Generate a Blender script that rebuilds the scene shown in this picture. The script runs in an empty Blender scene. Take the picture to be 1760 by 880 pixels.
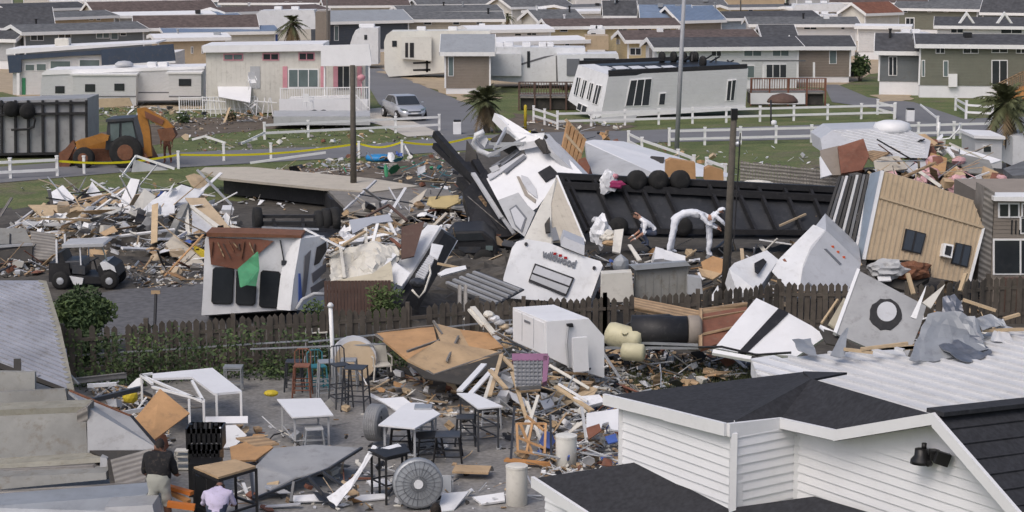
import bpy, bmesh, math, random
from mathutils import Vector as V, Matrix
random.seed(7)
S = bpy.context.scene
R = math.radians
# ------------------------------------------------------------ camera, sky, sun, exposure
FPX, HC, YH = 3200.0, 10.8, -108.0
PIT = math.atan((440-YH)/FPX)
cd = bpy.data.cameras.new('camera'); cam = bpy.data.objects.new('camera', cd); S.collection.objects.link(cam)
cam.location = (0, 0, HC); cam.rotation_euler = (math.pi/2-PIT, 0, 0)
cd.sensor_width = 36; cd.lens = 36*FPX/1760; cd.clip_start = 1; cd.clip_end = 3000
S.camera = cam
S.render.resolution_x = 1024; S.render.resolution_y = 512
SUN_EL, SUN_AZ = 52, 215          # azimuth: direction the light comes from, degrees clockwise from +Y
w = bpy.data.worlds.new('World'); S.world = w; w.use_nodes = True
nt = w.node_tree; bg = nt.nodes['Background']
sk = nt.nodes.new('ShaderNodeTexSky'); sk.sky_type = 'NISHITA'; sk.sun_disc = False
sk.sun_elevation = R(SUN_EL); sk.sun_rotation = R(SUN_AZ); sk.dust_density = 4.0; sk.air_density = 0.7; sk.ozone_density = 0.6
nt.links.new(sk.outputs[0], bg.inputs[0]); bg.inputs[1].default_value = 0.15
sl = bpy.data.lights.new('sun', 'SUN'); sl.energy = .75; sl.angle = R(30); sl.color = (1.0, .98, .95)
so = bpy.data.objects.new('sun', sl); S.collection.objects.link(so)
_d = V((math.sin(R(SUN_AZ))*math.cos(R(SUN_EL)), math.cos(R(SUN_AZ))*math.cos(R(SUN_EL)), math.sin(R(SUN_EL))))
so.rotation_euler = (-_d).to_track_quat('-Z', 'Y').to_euler(); so.location = (0, 0, 60)
S.view_settings.view_transform = 'Standard'; S.view_settings.look = 'None'; S.view_settings.gamma = 1
S.view_settings.exposure = 0.12
# ------------------------------------------------------------ pixel -> world
CAM = V((0, 0, HC)); UP = V((0, math.sin(PIT), math.cos(PIT))); FW = V((0, math.cos(PIT), -math.sin(PIT)))
def ray(px, py): return V((1, 0, 0))*((px-880)/FPX) + UP*((440-py)/FPX) + FW
def P(px, py, z=0):
    d = ray(px, py); return CAM + d*((z-HC)/d.z)
def YG(g): return P(880, g).y
def Q(px, py, g):
    d = ray(px, py); return CAM + d*(YG(g)/d.y)
class PLN:
    def __init__(s, p, n):
        s.p = V(p); s.n = V(n).normalized()
        if s.n.dot(CAM-s.p) < 0: s.n = -s.n
    def __call__(s, px, py):
        d = ray(px, py); return CAM + d*((s.p-CAM).dot(s.n)/d.dot(s.n))
def VP(g, px=880, yaw=0):          # upright plane through ground pixel (px, g), yawed (deg) about z
    return PLN(P(px, g), (math.sin(R(yaw)), -math.cos(R(yaw)), 0))
def PL(a, b, c):
    a, b, c = [Q(*t) if not isinstance(t, V) else t for t in (a, b, c)]
    return PLN(a, (b-a).cross(c-a))
def HP(z): return PLN((0, 50, z), (0, 0, 1))
# ------------------------------------------------------------ materials
MT = {}
def M(key, col=None, rough=.7, var=.18, sc=1.2, metal=0, pat=None, pitch=.2, ps=.5, dirt=.25, dcol=(.16,.13,.10), spec=.4, fine=0):
    if key in MT: return MT[key]
    m = bpy.data.materials.new(key); m.use_nodes = True; MT[key] = m
    n = m.node_tree.nodes; l = m.node_tree.links; b = n['Principled BSDF']
    b.inputs['Roughness'].default_value = rough; b.inputs['Metallic'].default_value = metal
    b.inputs['Specular IOR Level'].default_value = spec
    tc = n.new('ShaderNodeTexCoord'); ge = n.new('ShaderNodeNewGeometry')
    no = n.new('ShaderNodeTexNoise'); no.inputs['Scale'].default_value = sc; no.inputs['Detail'].default_value = 7; no.inputs['Roughness'].default_value = .65
    l.new(ge.outputs['Position'], no.inputs['Vector'])
    r = n.new('ShaderNodeValToRGB'); e = r.color_ramp.elements
    e[0].position = .3; e[1].position = .7
    e[0].color = tuple(c*(1-var) for c in col)+(1,); e[1].color = tuple(min(1, c*(1+var*.6)) for c in col)+(1,)
    l.new(no.outputs['Fac'], r.inputs['Fac']); out = r.outputs['Color']
    if dirt:
        n2 = n.new('ShaderNodeTexNoise'); n2.inputs['Scale'].default_value = sc*2.7+.6; n2.inputs['Detail'].default_value = 9; n2.inputs['Roughness'].default_value = .72
        l.new(ge.outputs['Position'], n2.inputs['Vector'])
        r2 = n.new('ShaderNodeValToRGB'); r2.color_ramp.elements[0].position = .53; r2.color_ramp.elements[1].position = .78
        r2.color_ramp.elements[1].color = (dirt*2,)*3+(1,)
        l.new(n2.outputs['Fac'], r2.inputs['Fac'])
        mx = n.new('ShaderNodeMix'); mx.data_type = 'RGBA'; mx.clamp_factor = True
        l.new(r2.outputs['Color'], mx.inputs[0]); l.new(out, mx.inputs[6]); mx.inputs[7].default_value = dcol+(1,)
        out = mx.outputs[2]
    if fine:
        n3 = n.new('ShaderNodeTexNoise'); n3.inputs['Scale'].default_value = fine; n3.inputs['Detail'].default_value = 2
        l.new(ge.outputs['Position'], n3.inputs['Vector'])
        mr = n.new('ShaderNodeMapRange'); mr.inputs[1].default_value = .3; mr.inputs[2].default_value = .7; mr.inputs[3].default_value = .74; mr.inputs[4].default_value = 1.22
        l.new(n3.outputs['Fac'], mr.inputs[0])
        mm = n.new('ShaderNodeMix'); mm.data_type = 'RGBA'; mm.blend_type = 'MULTIPLY'; mm.inputs[0].default_value = 1
        l.new(out, mm.inputs[6]); l.new(mr.outputs[0], mm.inputs[7]); out = mm.outputs[2]
    if pat:
        uv = n.new('ShaderNodeUVMap'); wv = n.new('ShaderNodeTexWave'); wv.wave_type = 'BANDS'; wv.bands_direction = 'Y'
        wv.wave_profile = 'SAW' if pat == 'lap' else 'SIN'
        wv.inputs['Scale'].default_value = .314/pitch; wv.inputs['Distortion'].default_value = .0 if pat != 'wood' else 1.5
        wv.inputs['Detail'].default_value = 0 if pat != 'wood' else 3
        l.new(uv.outputs[0], wv.inputs['Vector'])
        bp = n.new('ShaderNodeBump'); bp.inputs['Strength'].default_value = min(1, ps*1.6); bp.inputs['Distance'].default_value = pitch*.25
        l.new(wv.outputs['Fac'], bp.inputs['Height']); l.new(bp.outputs[0], b.inputs['Normal'])
        if pat == 'wood':
            mr = n.new('ShaderNodeMapRange'); mr.inputs[3].default_value = 1-ps; mr.inputs[4].default_value = 1.1
            l.new(wv.outputs['Fac'], mr.inputs[0])
            mm = n.new('ShaderNodeMix'); mm.data_type = 'RGBA'; mm.blend_type = 'MULTIPLY'; mm.inputs[0].default_value = 1
            l.new(out, mm.inputs[6]); l.new(mr.outputs[0], mm.inputs[7]); out = mm.outputs[2]
    else:
        bp = n.new('ShaderNodeBump'); bp.inputs['Strength'].default_value = .25; bp.inputs['Distance'].default_value = .03
        l.new(no.outputs['Fac'], bp.inputs['Height']); l.new(bp.outputs[0], b.inputs['Normal'])
    l.new(out, b.inputs['Base Color'])
    return m
W = (.69,.7,.71)
M('white', W, .45, .1, dirt=.3, dcol=(.42,.41,.39)); M('whitecln', (.74,.745,.755), .5, .06, dirt=.14, dcol=(.5,.49,.47))
M('trim', (.78,.78,.77), .5, .05, dirt=.1); M('sidingw', (.74,.745,.75), .5, .05, dirt=.08, pat='lap', pitch=.2, ps=.6)
M('offwhite', (.62,.6,.54), .6, .1, dirt=.2); M('cream', (.56,.51,.39), .6, .12, pat='lap')
M('plastic', (.7,.69,.63), .4, .08, dirt=.12)
M('greyw', (.42,.43,.44), .6, .12, dirt=.2); M('rvgrey', (.5,.51,.53), .4, .1, dirt=.2)
M('beige', (.47,.43,.36), .6, .1, pat='lap'); M('taupe', (.27,.235,.2), .65, .1, pat='lap'); M('tan', (.47,.37,.25), .6, .1)
M('yellow', (.6,.5,.3), .6, .08, pat='lap'); M('sage', (.2,.205,.165), .65, .08, pat='lap', pitch=.2); M('slate', (.17,.19,.2), .65, .1, pat='lap')
M('dslate', (.07,.085,.11), .65, .1, pat='lap'); M('navy', (.045,.065,.1), .6, .15); M('lblue', (.33,.4,.48), .6, .1, pat='lap')
M('blueroof', (.17,.23,.33), .55, .12, pat='sin', pitch=.3); M('blue', (.07,.13,.4), .5, .1); M('brightblue', (.02,.22,.5), .4, .2)
M('shingle', (.03,.031,.036), .9, .2, sc=6, dirt=.0, fine=16); M('shgrey', (.13,.135,.14), .85, .2, dirt=.1, fine=3); M('shdark', (.07,.072,.078), .85, .2, dirt=.1, fine=3)
M('shbrown', (.115,.088,.08), .85, .2, dirt=.1, fine=3); M('roofgrey', (.3,.32,.34), .5, .1); M('roofwhite', (.8,.8,.8), .5, .05, dirt=.06)
M('pink', (.6,.28,.32), .7, .15); M('insul', (.6,.36,.37), .95, .25, sc=5, dirt=.1); M('magenta', (.3,.03,.11), .8, .2, sc=4)
M('black', (.018,.018,.02), .55, .3, sc=2, dirt=.25, dcol=(.09,.085,.08)); M('tyre', (.016,.016,.016), .85, .2, dirt=.3, dcol=(.07,.065,.06)); M('belly', (.022,.024,.028), .38, .35, sc=1.5, dirt=.4, dcol=(.06,.06,.065), spec=.5)
M('glass', (.03,.035,.04), .12, .2, dirt=.1, dcol=(.1,.1,.1), spec=.7); M('glasst', (.13,.17,.17), .15, .2, dirt=.1, spec=.7)
M('asphalt', (.115,.115,.12), .85, .12, sc=.5, dirt=.3, dcol=(.075,.07,.065), fine=5)
M('road', (.17,.172,.18), .85, .12, sc=.3, dirt=.3, dcol=(.11,.1,.1)); M('concrete', (.5,.47,.42), .85, .12, dirt=.2)
M('patio', (.25,.24,.225), .5, .22, sc=.45, dirt=.6, dcol=(.12,.11,.1), fine=11)
M('sand', (.4,.32,.22), .9, .2, dirt=.3); M('dirt', (.13,.105,.08), .95, .4, sc=.7, dirt=.5, dcol=(.05,.045,.035), fine=2.5)
M('mud', (.085,.077,.066), .9, .4, sc=.9, dirt=.5, dcol=(.05,.045,.04), fine=4)
M('wood', (.36,.25,.15), .8, .25, sc=3, dirt=.3, pat='wood', pitch=.14, ps=.3); M('ply', (.45,.32,.19), .8, .2, sc=1.5, dirt=.35); M('orangewood', (.48,.23,.08), .7, .2, dirt=.25)
M('plyor', (.46,.27,.13), .8, .25, sc=1.2, dirt=.35, dcol=(.2,.13,.08)); M('greywood', (.25,.235,.215), .85, .25, sc=2, dirt=.4, pat='wood', pitch=.15, ps=.35)
M('lumber', (.5,.38,.24), .8, .2, sc=3, dirt=.2); M('fencewood', (.1,.085,.07), .9, .35, sc=2.5, dirt=.5, dcol=(.045,.05,.03)); M('brownwood', (.11,.068,.055), .85, .2, sc=2, dirt=.3)
M('redbrown', (.2,.085,.055), .85, .35, sc=2, dirt=.4); M('polewood', (.095,.085,.07), .9, .25, sc=4, dirt=.4); M('polegrey', (.34,.35,.37), .6, .1)
M('galv', (.36,.38,.4), .45, .2, sc=1.2, metal=.4, dirt=.35, dcol=(.2,.2,.2)); M('roofmetal', (.62,.625,.63), .45, .12, sc=.7, metal=.12, dirt=.3, dcol=(.4,.41,.42)); M('steel', (.33,.34,.36), .35, .3, sc=4, metal=.8, dirt=.25)
M('sheetmetal', (.33,.335,.34), .55, .2, sc=.9, metal=.1, dirt=.35, dcol=(.14,.13,.12)); M('darkmetal', (.07,.075,.085), .45, .2, metal=.5, dirt=.3)
M('silver', (.55,.57,.6), .3, .06, metal=.5, dirt=.05); M('rust', (.18,.08,.045), .9, .3, sc=4, dirt=.4); M('orange', (.36,.16,.03), .6, .25, sc=2, dirt=.4, dcol=(.12,.06,.03)); M('yellowp', (.55,.42,.03), .6, .1)
M('safetyor', (.55,.17,.03), .6, .1); M('tape', (.75,.65,.02), .5, .08, dirt=0); M('green', (.05,.25,.12), .8, .2, sc=3); M('greencloth', (.09,.33,.17), .85, .2, sc=4)
M('lilac', (.52,.47,.62), .85, .12, sc=6); M('purple', (.26,.12,.22), .6, .15); M('blackcloth', (.014,.014,.016), .9, .3, sc=6); M('whitecloth', (.72,.73,.75), .85, .1, sc=4, dirt=.25)
M('skin', (.42,.23,.16), .6, .08, dirt=0); M('skind', (.2,.1,.065), .6, .08, dirt=0); M('hair', (.02,.015,.012), .8, .2); M('suit', (.7,.72,.76), .8, .1, sc=9, dirt=.1)
M('jeans', (.045,.06,.1), .9, .2); M('khaki', (.42,.42,.37), .9, .1); M('tank', (.58,.54,.36), .5, .12, sc=2, dirt=.3, dcol=(.3,.25,.14)); M('card', (.44,.3,.17), .85, .15); M('teal', (.04,.2,.24), .6, .2)
M('amber', (.6,.1,.03), .4, .05, dirt=0); M('red', (.4,.02,.02), .5, .1, dirt=0); M('textgrey', (.16,.17,.19), .5, .1, dirt=0); M('swoosh', (.14,.14,.15), .4, .1, dirt=0); M('swooshbr', (.3,.27,.23), .4, .1, dirt=0)
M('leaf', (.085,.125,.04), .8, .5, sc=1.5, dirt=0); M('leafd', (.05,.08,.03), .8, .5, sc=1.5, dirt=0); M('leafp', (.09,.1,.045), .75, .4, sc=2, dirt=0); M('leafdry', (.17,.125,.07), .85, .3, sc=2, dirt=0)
M('trunk', (.11,.09,.07), .95, .3, sc=6); M('conc_dirty', (.235,.235,.22), .85, .25, sc=1.2, dirt=.6, dcol=(.15,.13,.1)); M('conc_top', (.28,.27,.225), .9, .25, sc=2, dirt=.5, dcol=(.16,.13,.08))
M('corrgal', (.38,.39,.43), .5, .25, sc=1.1, metal=.25, dirt=.5, dcol=(.2,.185,.16)); M('dark_and_shade', (.05,.047,.043), .9, .3, dirt=.3)  # last one: colour of dark scrap, also of shade painted into gaps and openings
M('cushion', (.5,.4,.2), .9, .12); M('blackpl', (.012,.012,.013), .4, .2, dirt=.15, dcol=(.05,.05,.05)); M('clearfan', (.23,.25,.28), .3, .25, sc=3, metal=.4, dirt=.3)
# ------------------------------------------------------------ objects
COL = S.collection; ORG = {}
def tag(o, label=None, cat=None, group=None, kind=None):
    if label: o['label'] = label
    if cat: o['category'] = cat
    if group: o['group'] = group
    if kind: o['kind'] = kind
    return o
def E(name, label, cat, loc, group=None):
    o = bpy.data.objects.new(name, None); COL.objects.link(o); o.empty_display_size = .3
    o.location = loc; ORG[o.name] = V(loc); return tag(o, label, cat, group)
class MB:
    def __init__(s, mtx=None): s.v = []; s.f = []; s.m = mtx; s.mi = []; s.cur = 0
    def add(s, vs, fs):
        k = len(s.v); s.v += [(s.m @ V(p)) if s.m else V(p) for p in vs]; s.f += [tuple(i+k for i in f) for f in fs]; s.mi += [s.cur]*len(fs); return s
    def box(s, c, d, rot=None):
        c = V(c); rot = rot or Matrix.Identity(3)
        vs = [c + rot @ V((x*d[0]/2, y*d[1]/2, z*d[2]/2)) for z in (-1,1) for y in (-1,1) for x in (-1,1)]
        return s.add(vs, [(0,2,3,1),(4,5,7,6),(0,1,5,4),(2,6,7,3),(0,4,6,2),(1,3,7,5)])
    def bb(s, x0, x1, y0, y1, z0, z1): return s.box(((x0+x1)/2,(y0+y1)/2,(z0+z1)/2),(abs(x1-x0),abs(y1-y0),abs(z1-z0)))
    def prism(s, pts, vec):
        pts = [V(p) for p in pts]; n = len(pts); vec = V(vec)
        vs = pts + [p+vec for p in pts]
        return s.add(vs, [tuple(range(n)), tuple(range(2*n-1, n-1, -1))] + [(i, i+n, (i+1)%n+n, (i+1)%n) for i in range(n)])
    def tube(s, path, r, n=6, caps=True):
        path = [V(p) for p in path]; rs = r if isinstance(r, (list, tuple)) else [r]*len(path); vs = []; up = V((.13,.31,.94))
        for i, p in enumerate(path):
            t = (path[min(i+1, len(path)-1)]-path[max(i-1, 0)]).normalized()
            a = t.cross(up); a = (t.cross(V((1,0,0))) if a.length < .05 else a).normalized(); b = t.cross(a)
            vs += [p + (a*math.cos(2*math.pi*j/n)+b*math.sin(2*math.pi*j/n))*rs[i] for j in range(n)]
        fs = [(i*n+j, i*n+(j+1)%n, (i+1)*n+(j+1)%n, (i+1)*n+j) for i in range(len(path)-1) for j in range(n)]
        if caps: fs += [tuple(range(n))[::-1], tuple(range((len(path)-1)*n, len(path)*n))]
        return s.add(vs, fs)
    def bar(s, a, b, wd, h=None, up=V((0,0,1))):
        a, b = V(a), V(b); t = (b-a).normalized(); h = h or wd
        x = t.cross(up); x = (t.cross(V((0,1,0))) if x.length < .05 else x).normalized(); z = x.cross(t)
        c = [x*wd/2*i + z*h/2*j for i, j in ((-1,-1),(1,-1),(1,1),(-1,1))]
        return s.prism([a+q for q in c], b-a)
    def lathe(s, c, prof, n=14, axis=None):      # prof: (r, h) along axis
        ax = V(axis).normalized() if axis else V((0,0,1)); a = ax.orthogonal().normalized(); b = ax.cross(a); c = V(c)
        vs = [c + ax*h + (a*math.cos(2*math.pi*j/n)+b*math.sin(2*math.pi*j/n))*max(r, 1e-4) for r, h in prof for j in range(n)]
        k = len(prof)
        fs = [(i*n+j, i*n+(j+1)%n, (i+1)*n+(j+1)%n, (i+1)*n+j) for i in range(k-1) for j in range(n)]
        return s.add(vs, fs + [tuple(range(n))[::-1], tuple(range((k-1)*n, k*n))])
    def build(s, name, mat, parent=None, smooth=False, uvdir=None, bev=0):
        if not s.v: s.v = [V((0,0,0))]; 
        xs = s.v; o0 = ORG[parent.name] if parent else V((sum(p.x for p in xs)/len(xs), sum(p.y for p in xs)/len(xs), min(p.z for p in xs)))
        me = bpy.data.meshes.new(name); me.from_pydata([p-o0 for p in xs], [], s.f)
        bm = bmesh.new(); bm.from_mesh(me); bmesh.ops.recalc_face_normals(bm, faces=bm.faces)
        if bev: bmesh.ops.bevel(bm, geom=bm.edges[:], offset=bev, segments=2, affect='EDGES', profile=.6)
        uvl = bm.loops.layers.uv.new('UVMap'); ud = V(uvdir).normalized() if uvdir is not None else None
        for f in bm.faces:
            n = f.normal
            if n.length < .1: continue
            if ud is not None and abs(n.dot(ud)) < .95: a = (ud - n*n.dot(ud)).normalized()
            elif abs(n.z) < .8: a = V((0,0,1)).cross(n).normalized()
            else: a = V((1,0,0)) - n*n.x; a.normalize()
            b = n.cross(a)
            for lp in f.loops: lp[uvl].uv = (lp.vert.co.dot(a), lp.vert.co.dot(b))
            if smooth: f.smooth = True
        bm.to_mesh(me); bm.free()
        o = bpy.data.objects.new(name, me); COL.objects.link(o)
        for q in (mat if isinstance(mat, (list, tuple)) else [mat]): me.materials.append(MT[q])
        if isinstance(mat, (list, tuple)) and not bev:
            for i, p in enumerate(me.polygons): p.material_index = s.mi[i]
        if parent: o.parent = parent
        else: o.location = o0
        ORG[o.name] = o0; return o
from mathutils import noise as _nz
def dent(o, amp=.05, fr=1.1, cuts=7, both=False):
    """knock dents into a body: fine mesh pushed in by smooth noise, away from the viewer side"""
    bm = bmesh.new(); bm.from_mesh(o.data); bmesh.ops.triangulate(bm, faces=bm.faces)
    for e in bm.edges: e.smooth = not (len(e.link_faces) == 2 and e.calc_face_angle(0) > .4)
    bmesh.ops.subdivide_edges(bm, edges=bm.edges[:], cuts=cuts, use_grid_fill=True); bm.verts.ensure_lookup_table(); o0 = ORG[o.name]
    d = (CAM-(o0+V(bm.verts[0].co))).normalized()
    for v in bm.verts:
        q = (v.co+o0)*fr; k = abs(_nz.noise(q))*1.5+.5*abs(_nz.noise(q*3.1)); v.co -= d*amp*k
        if both: v.co += _nz.noise_vector(q*1.7)*amp*.6
    for f in bm.faces: f.smooth = True
    bm.to_mesh(o.data); bm.free(); return o
def clip(pts2, lo, axis=1):          # scanline: returns list of x-intervals at y=lo
    xs = []; n = len(pts2)
    for i in range(n):
        a, b = pts2[i], pts2[(i+1) % n]
        if (a[1] <= lo) != (b[1] <= lo): xs.append(a[0] + (lo-a[1])*(b[0]-a[0])/(b[1]-a[1]))
    xs.sort(); return [(xs[i], xs[i+1]) for i in range(0, len(xs)-1, 2)]
def ribs(mb, pl, pts, along, pitch, h=.02, wd=.04, lap=False):
    """ribs or lap boards over a polygon that lies in pl; along = direction the lines run"""
    n = pl.n; a = V(along); a = (a-n*a.dot(n)).normalized(); b = n.cross(a); o = pts[0]
    if b.z < 0: b = -b
    p2 = [((p-o).dot(a), (p-o).dot(b)) for p in pts]; y0 = min(p[1] for p in p2); y1 = max(p[1] for p in p2)
    y = math.floor(y0/pitch)*pitch
    while y < y1:
        if lap:
            for (u0, u1) in clip(p2, min(max(y+pitch/2, y0+1e-3), y1-1e-3)):
                q = lambda u, vv, k: o + a*u + b*vv + n*k
                mb.add([q(u0,y,.002), q(u1,y,.002), q(u1,y,h), q(u0,y,h), q(u0,y+pitch,.002), q(u1,y+pitch,.002)], [(0,1,2,3),(3,2,5,4),(0,3,4),(1,5,2),(0,4,5,1)])
        else:
            for (u0, u1) in clip(p2, y):
                if u1-u0 > .03: mb.bar(o+a*u0+b*y+n*h/2, o+a*u1+b*y+n*h/2, wd, h, up=n)
        y += pitch
def poly(name, mat, pl, px, back=.04, parent=None, off=0, uv=None, label=None, cat=None, group=None, bev=0):
    """outline traced in pixels on plane pl, given thickness/depth 'back' (metres or vector)"""
    pts = [pl(*p) + pl.n*off for p in px]
    vec = -pl.n*back if not isinstance(back, (tuple, V)) else V(back)
    o = MB().prism(pts, vec).build(name, mat, parent, uvdir=(pts[1]-pts[0]) if uv is None else uv, bev=bev)
    if label: tag(o, label, cat, group)
    return o
def rc(x0, y0, x1, y1): return [(x0,y0),(x1,y0),(x1,y1),(x0,y1)]
def inset(pts, k):
    cx = sum(p[0] for p in pts)/len(pts); cy = sum(p[1] for p in pts)/len(pts)
    return [(p[0]+(k if p[0] < cx else -k), p[1]+(k if p[1] < cy else -k)) for p in pts]
def window(par, pl, px, fr='trim', gl='glass', fw=1.2, mul=1, off=.0, name='window'):
    if len(px) == 4 and not isinstance(px[0], tuple): px = rc(*px)
    f = poly(name, fr, pl, px, .05, par, off=off+.04)
    poly('pane', gl, pl, inset(px, fw), .03, f, off=off+.055)
    a, b, c, d = px
    if mul:
        m = MB()
        for i in range(1, mul+1):
            t = i/(mul+1); p = [a[k]+(b[k]-a[k])*t for k in (0,1)]; q = [d[k]+(c[k]-d[k])*t for k in (0,1)]
            m.bar(pl(*p)+pl.n*(off+.06), pl(*q)+pl.n*(off+.06), .05, .03, up=pl.n)
        m.build('mullion', fr, f)
    return f
# ============================================================ setting
def sheet(name, mat, px, z, kind='structure', rag=0, n=6):
    pts = []
    for i in range(len(px)):
        a, b = P(*px[i]), P(*px[(i+1) % len(px)])
        k = n if rag else 1
        for j in range(k):
            p = a.lerp(b, j/k); pts.append(V((p.x+random.uniform(-rag, rag), p.y+random.uniform(-rag, rag)*1.5, z)))
    from mathutils.geometry import tessellate_polygon
    o = MB().add(pts, [tuple(t) for t in tessellate_polygon([pts])]).build(name, mat); o['kind'] = kind
    return o
def ground_mat():
    m = bpy.data.materials.new('grass_ground'); m.use_nodes = True; n = m.node_tree.nodes; l = m.node_tree.links; b = n['Principled BSDF']
    ge = n.new('ShaderNodeNewGeometry')
    def noise(s, d=8, r=.65):
        t = n.new('ShaderNodeTexNoise'); t.inputs['Scale'].default_value = s; t.inputs['Detail'].default_value = d; t.inputs['Roughness'].default_value = r
        l.new(ge.outputs['Position'], t.inputs['Vector']); return t.outputs['Fac']
    def ramp(f, stops):
        r = n.new('ShaderNodeValToRGB'); e = r.color_ramp.elements
        while len(e) < len(stops): e.new(.5)
        for k, (p, c) in enumerate(stops): e[k].position = p; e[k].color = tuple(c)+(1,)
        l.new(f, r.inputs['Fac']); return r.outputs['Color']
    g = ramp(noise(.55), [(.3, (.075,.1,.03)), (.48, (.105,.135,.042)), (.6, (.14,.15,.058)), (.72, (.2,.17,.1))])
    d = ramp(noise(3), [(.3, (.10,.08,.055)), (.7, (.2,.165,.12))])
    mk = ramp(noise(.16, 10, .7), [(.54, (0,0,0)), (.66, (1,1,1))])
    mx = n.new('ShaderNodeMix'); mx.data_type = 'RGBA'; l.new(mk, mx.inputs[0]); l.new(g, mx.inputs[6]); l.new(d, mx.inputs[7])
    f = ramp(noise(7, 3), [(.3, (.6,.6,.6)), (.7, (1.3,1.3,1.3))])
    mm = n.new('ShaderNodeMix'); mm.data_type = 'RGBA'; mm.blend_type = 'MULTIPLY'; mm.inputs[0].default_value = 1
    l.new(mx.outputs[2], mm.inputs[6]); l.new(f, mm.inputs[7]); l.new(mm.outputs[2], b.inputs['Base Color']); b.inputs['Roughness'].default_value = .95
    bp = n.new('ShaderNodeBump'); bp.inputs['Strength'].default_value = .6; bp.inputs['Distance'].default_value = .08; l.new(noise(9, 4), bp.inputs['Height']); l.new(bp.outputs[0], b.inputs['Normal'])
    MT['ground'] = m
ground_mat()
g = MB(); GX = [-900,-400,-200]+list(range(-150,151,15))+[200,400,900]; GY = [-60,-20,10]+list(range(20,330,15))+[400,600,1000,1700,2500]
g.add([(x,y,0) for y in GY for x in GX], [(j*len(GX)+i, j*len(GX)+i+1, (j+1)*len(GX)+i+1, (j+1)*len(GX)+i) for j in range(len(GY)-1) for i in range(len(GX)-1)]); g.build('ground', 'ground')['kind'] = 'structure'
sheet('park_ground', 'sand', [(-80,20),(1850,20),(1850,70),(1400,150),(1000,150),(640,150),(300,190),(-80,150)], .004, rag=1.2, n=10)
sheet('wreck_ground', 'mud', [(-60,368),(150,345),(330,352),(420,345),(560,320),(700,300),(780,262),(900,258),(1180,300),(1290,330),(1420,290),(1850,280),(1850,640),(1080,660),(-60,650)], .008, rag=.6, n=9)
sheet('dirt_patch', 'dirt', [(150,232),(310,205),(560,196),(640,206),(560,215),(450,222),(300,240),(200,262)], .012, rag=.5, n=8)
sheet('dirt_verge', 'dirt', [(420,300),(640,282),(780,258),(770,290),(600,312),(460,318)], .016, rag=.5, n=8)
sheet('dirt_verge', 'dirt', [(880,196),(1000,212),(1090,216),(1040,232),(860,228)], .016, rag=.5, n=8)
sheet('park_road', 'road', [(-60,292),(150,276),(300,263),(620,250),(760,237),(900,229),(1080,225),(1500,212),(1700,203),(1800,200),(1800,230),(1500,238),(1080,246),(900,252),(700,266),(620,270),(300,289),(150,302),(-60,320)], .022)
sheet('side_road', 'road', [(618,118),(655,118),(752,158),(812,182),(850,226),(760,242),(735,234),(700,214),(652,180),(634,150)], .027)
sheet('driveway', 'concrete', [(560,194),(655,186),(762,232),(700,236),(655,216)], .032)
sheet('right_road', 'road', [(1416,146),(1440,146),(1492,168),(1570,176),(1650,203),(1705,222),(1555,224),(1530,190),(1430,176)], .027)
sheet('sand_bed', 'sand', [(1498,164),(1560,160),(1572,172),(1515,176)], .033, rag=.2)
sheet('gravel_edge', 'sand', [(640,124),(700,120),(800,150),(860,170),(800,176),(752,156),(680,130)], .033, rag=.3)
sheet('asphalt_lane', 'asphalt', [(95,520),(190,500),(350,486),(560,480),(600,545),(300,575),(90,600)], .016, rag=.05)
sheet('patio', 'patio', [(-60,655),(130,648),(420,640),(640,648),(900,640),(1120,650),(1200,1100),(-60,1100)], .02, rag=.08)
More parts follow.
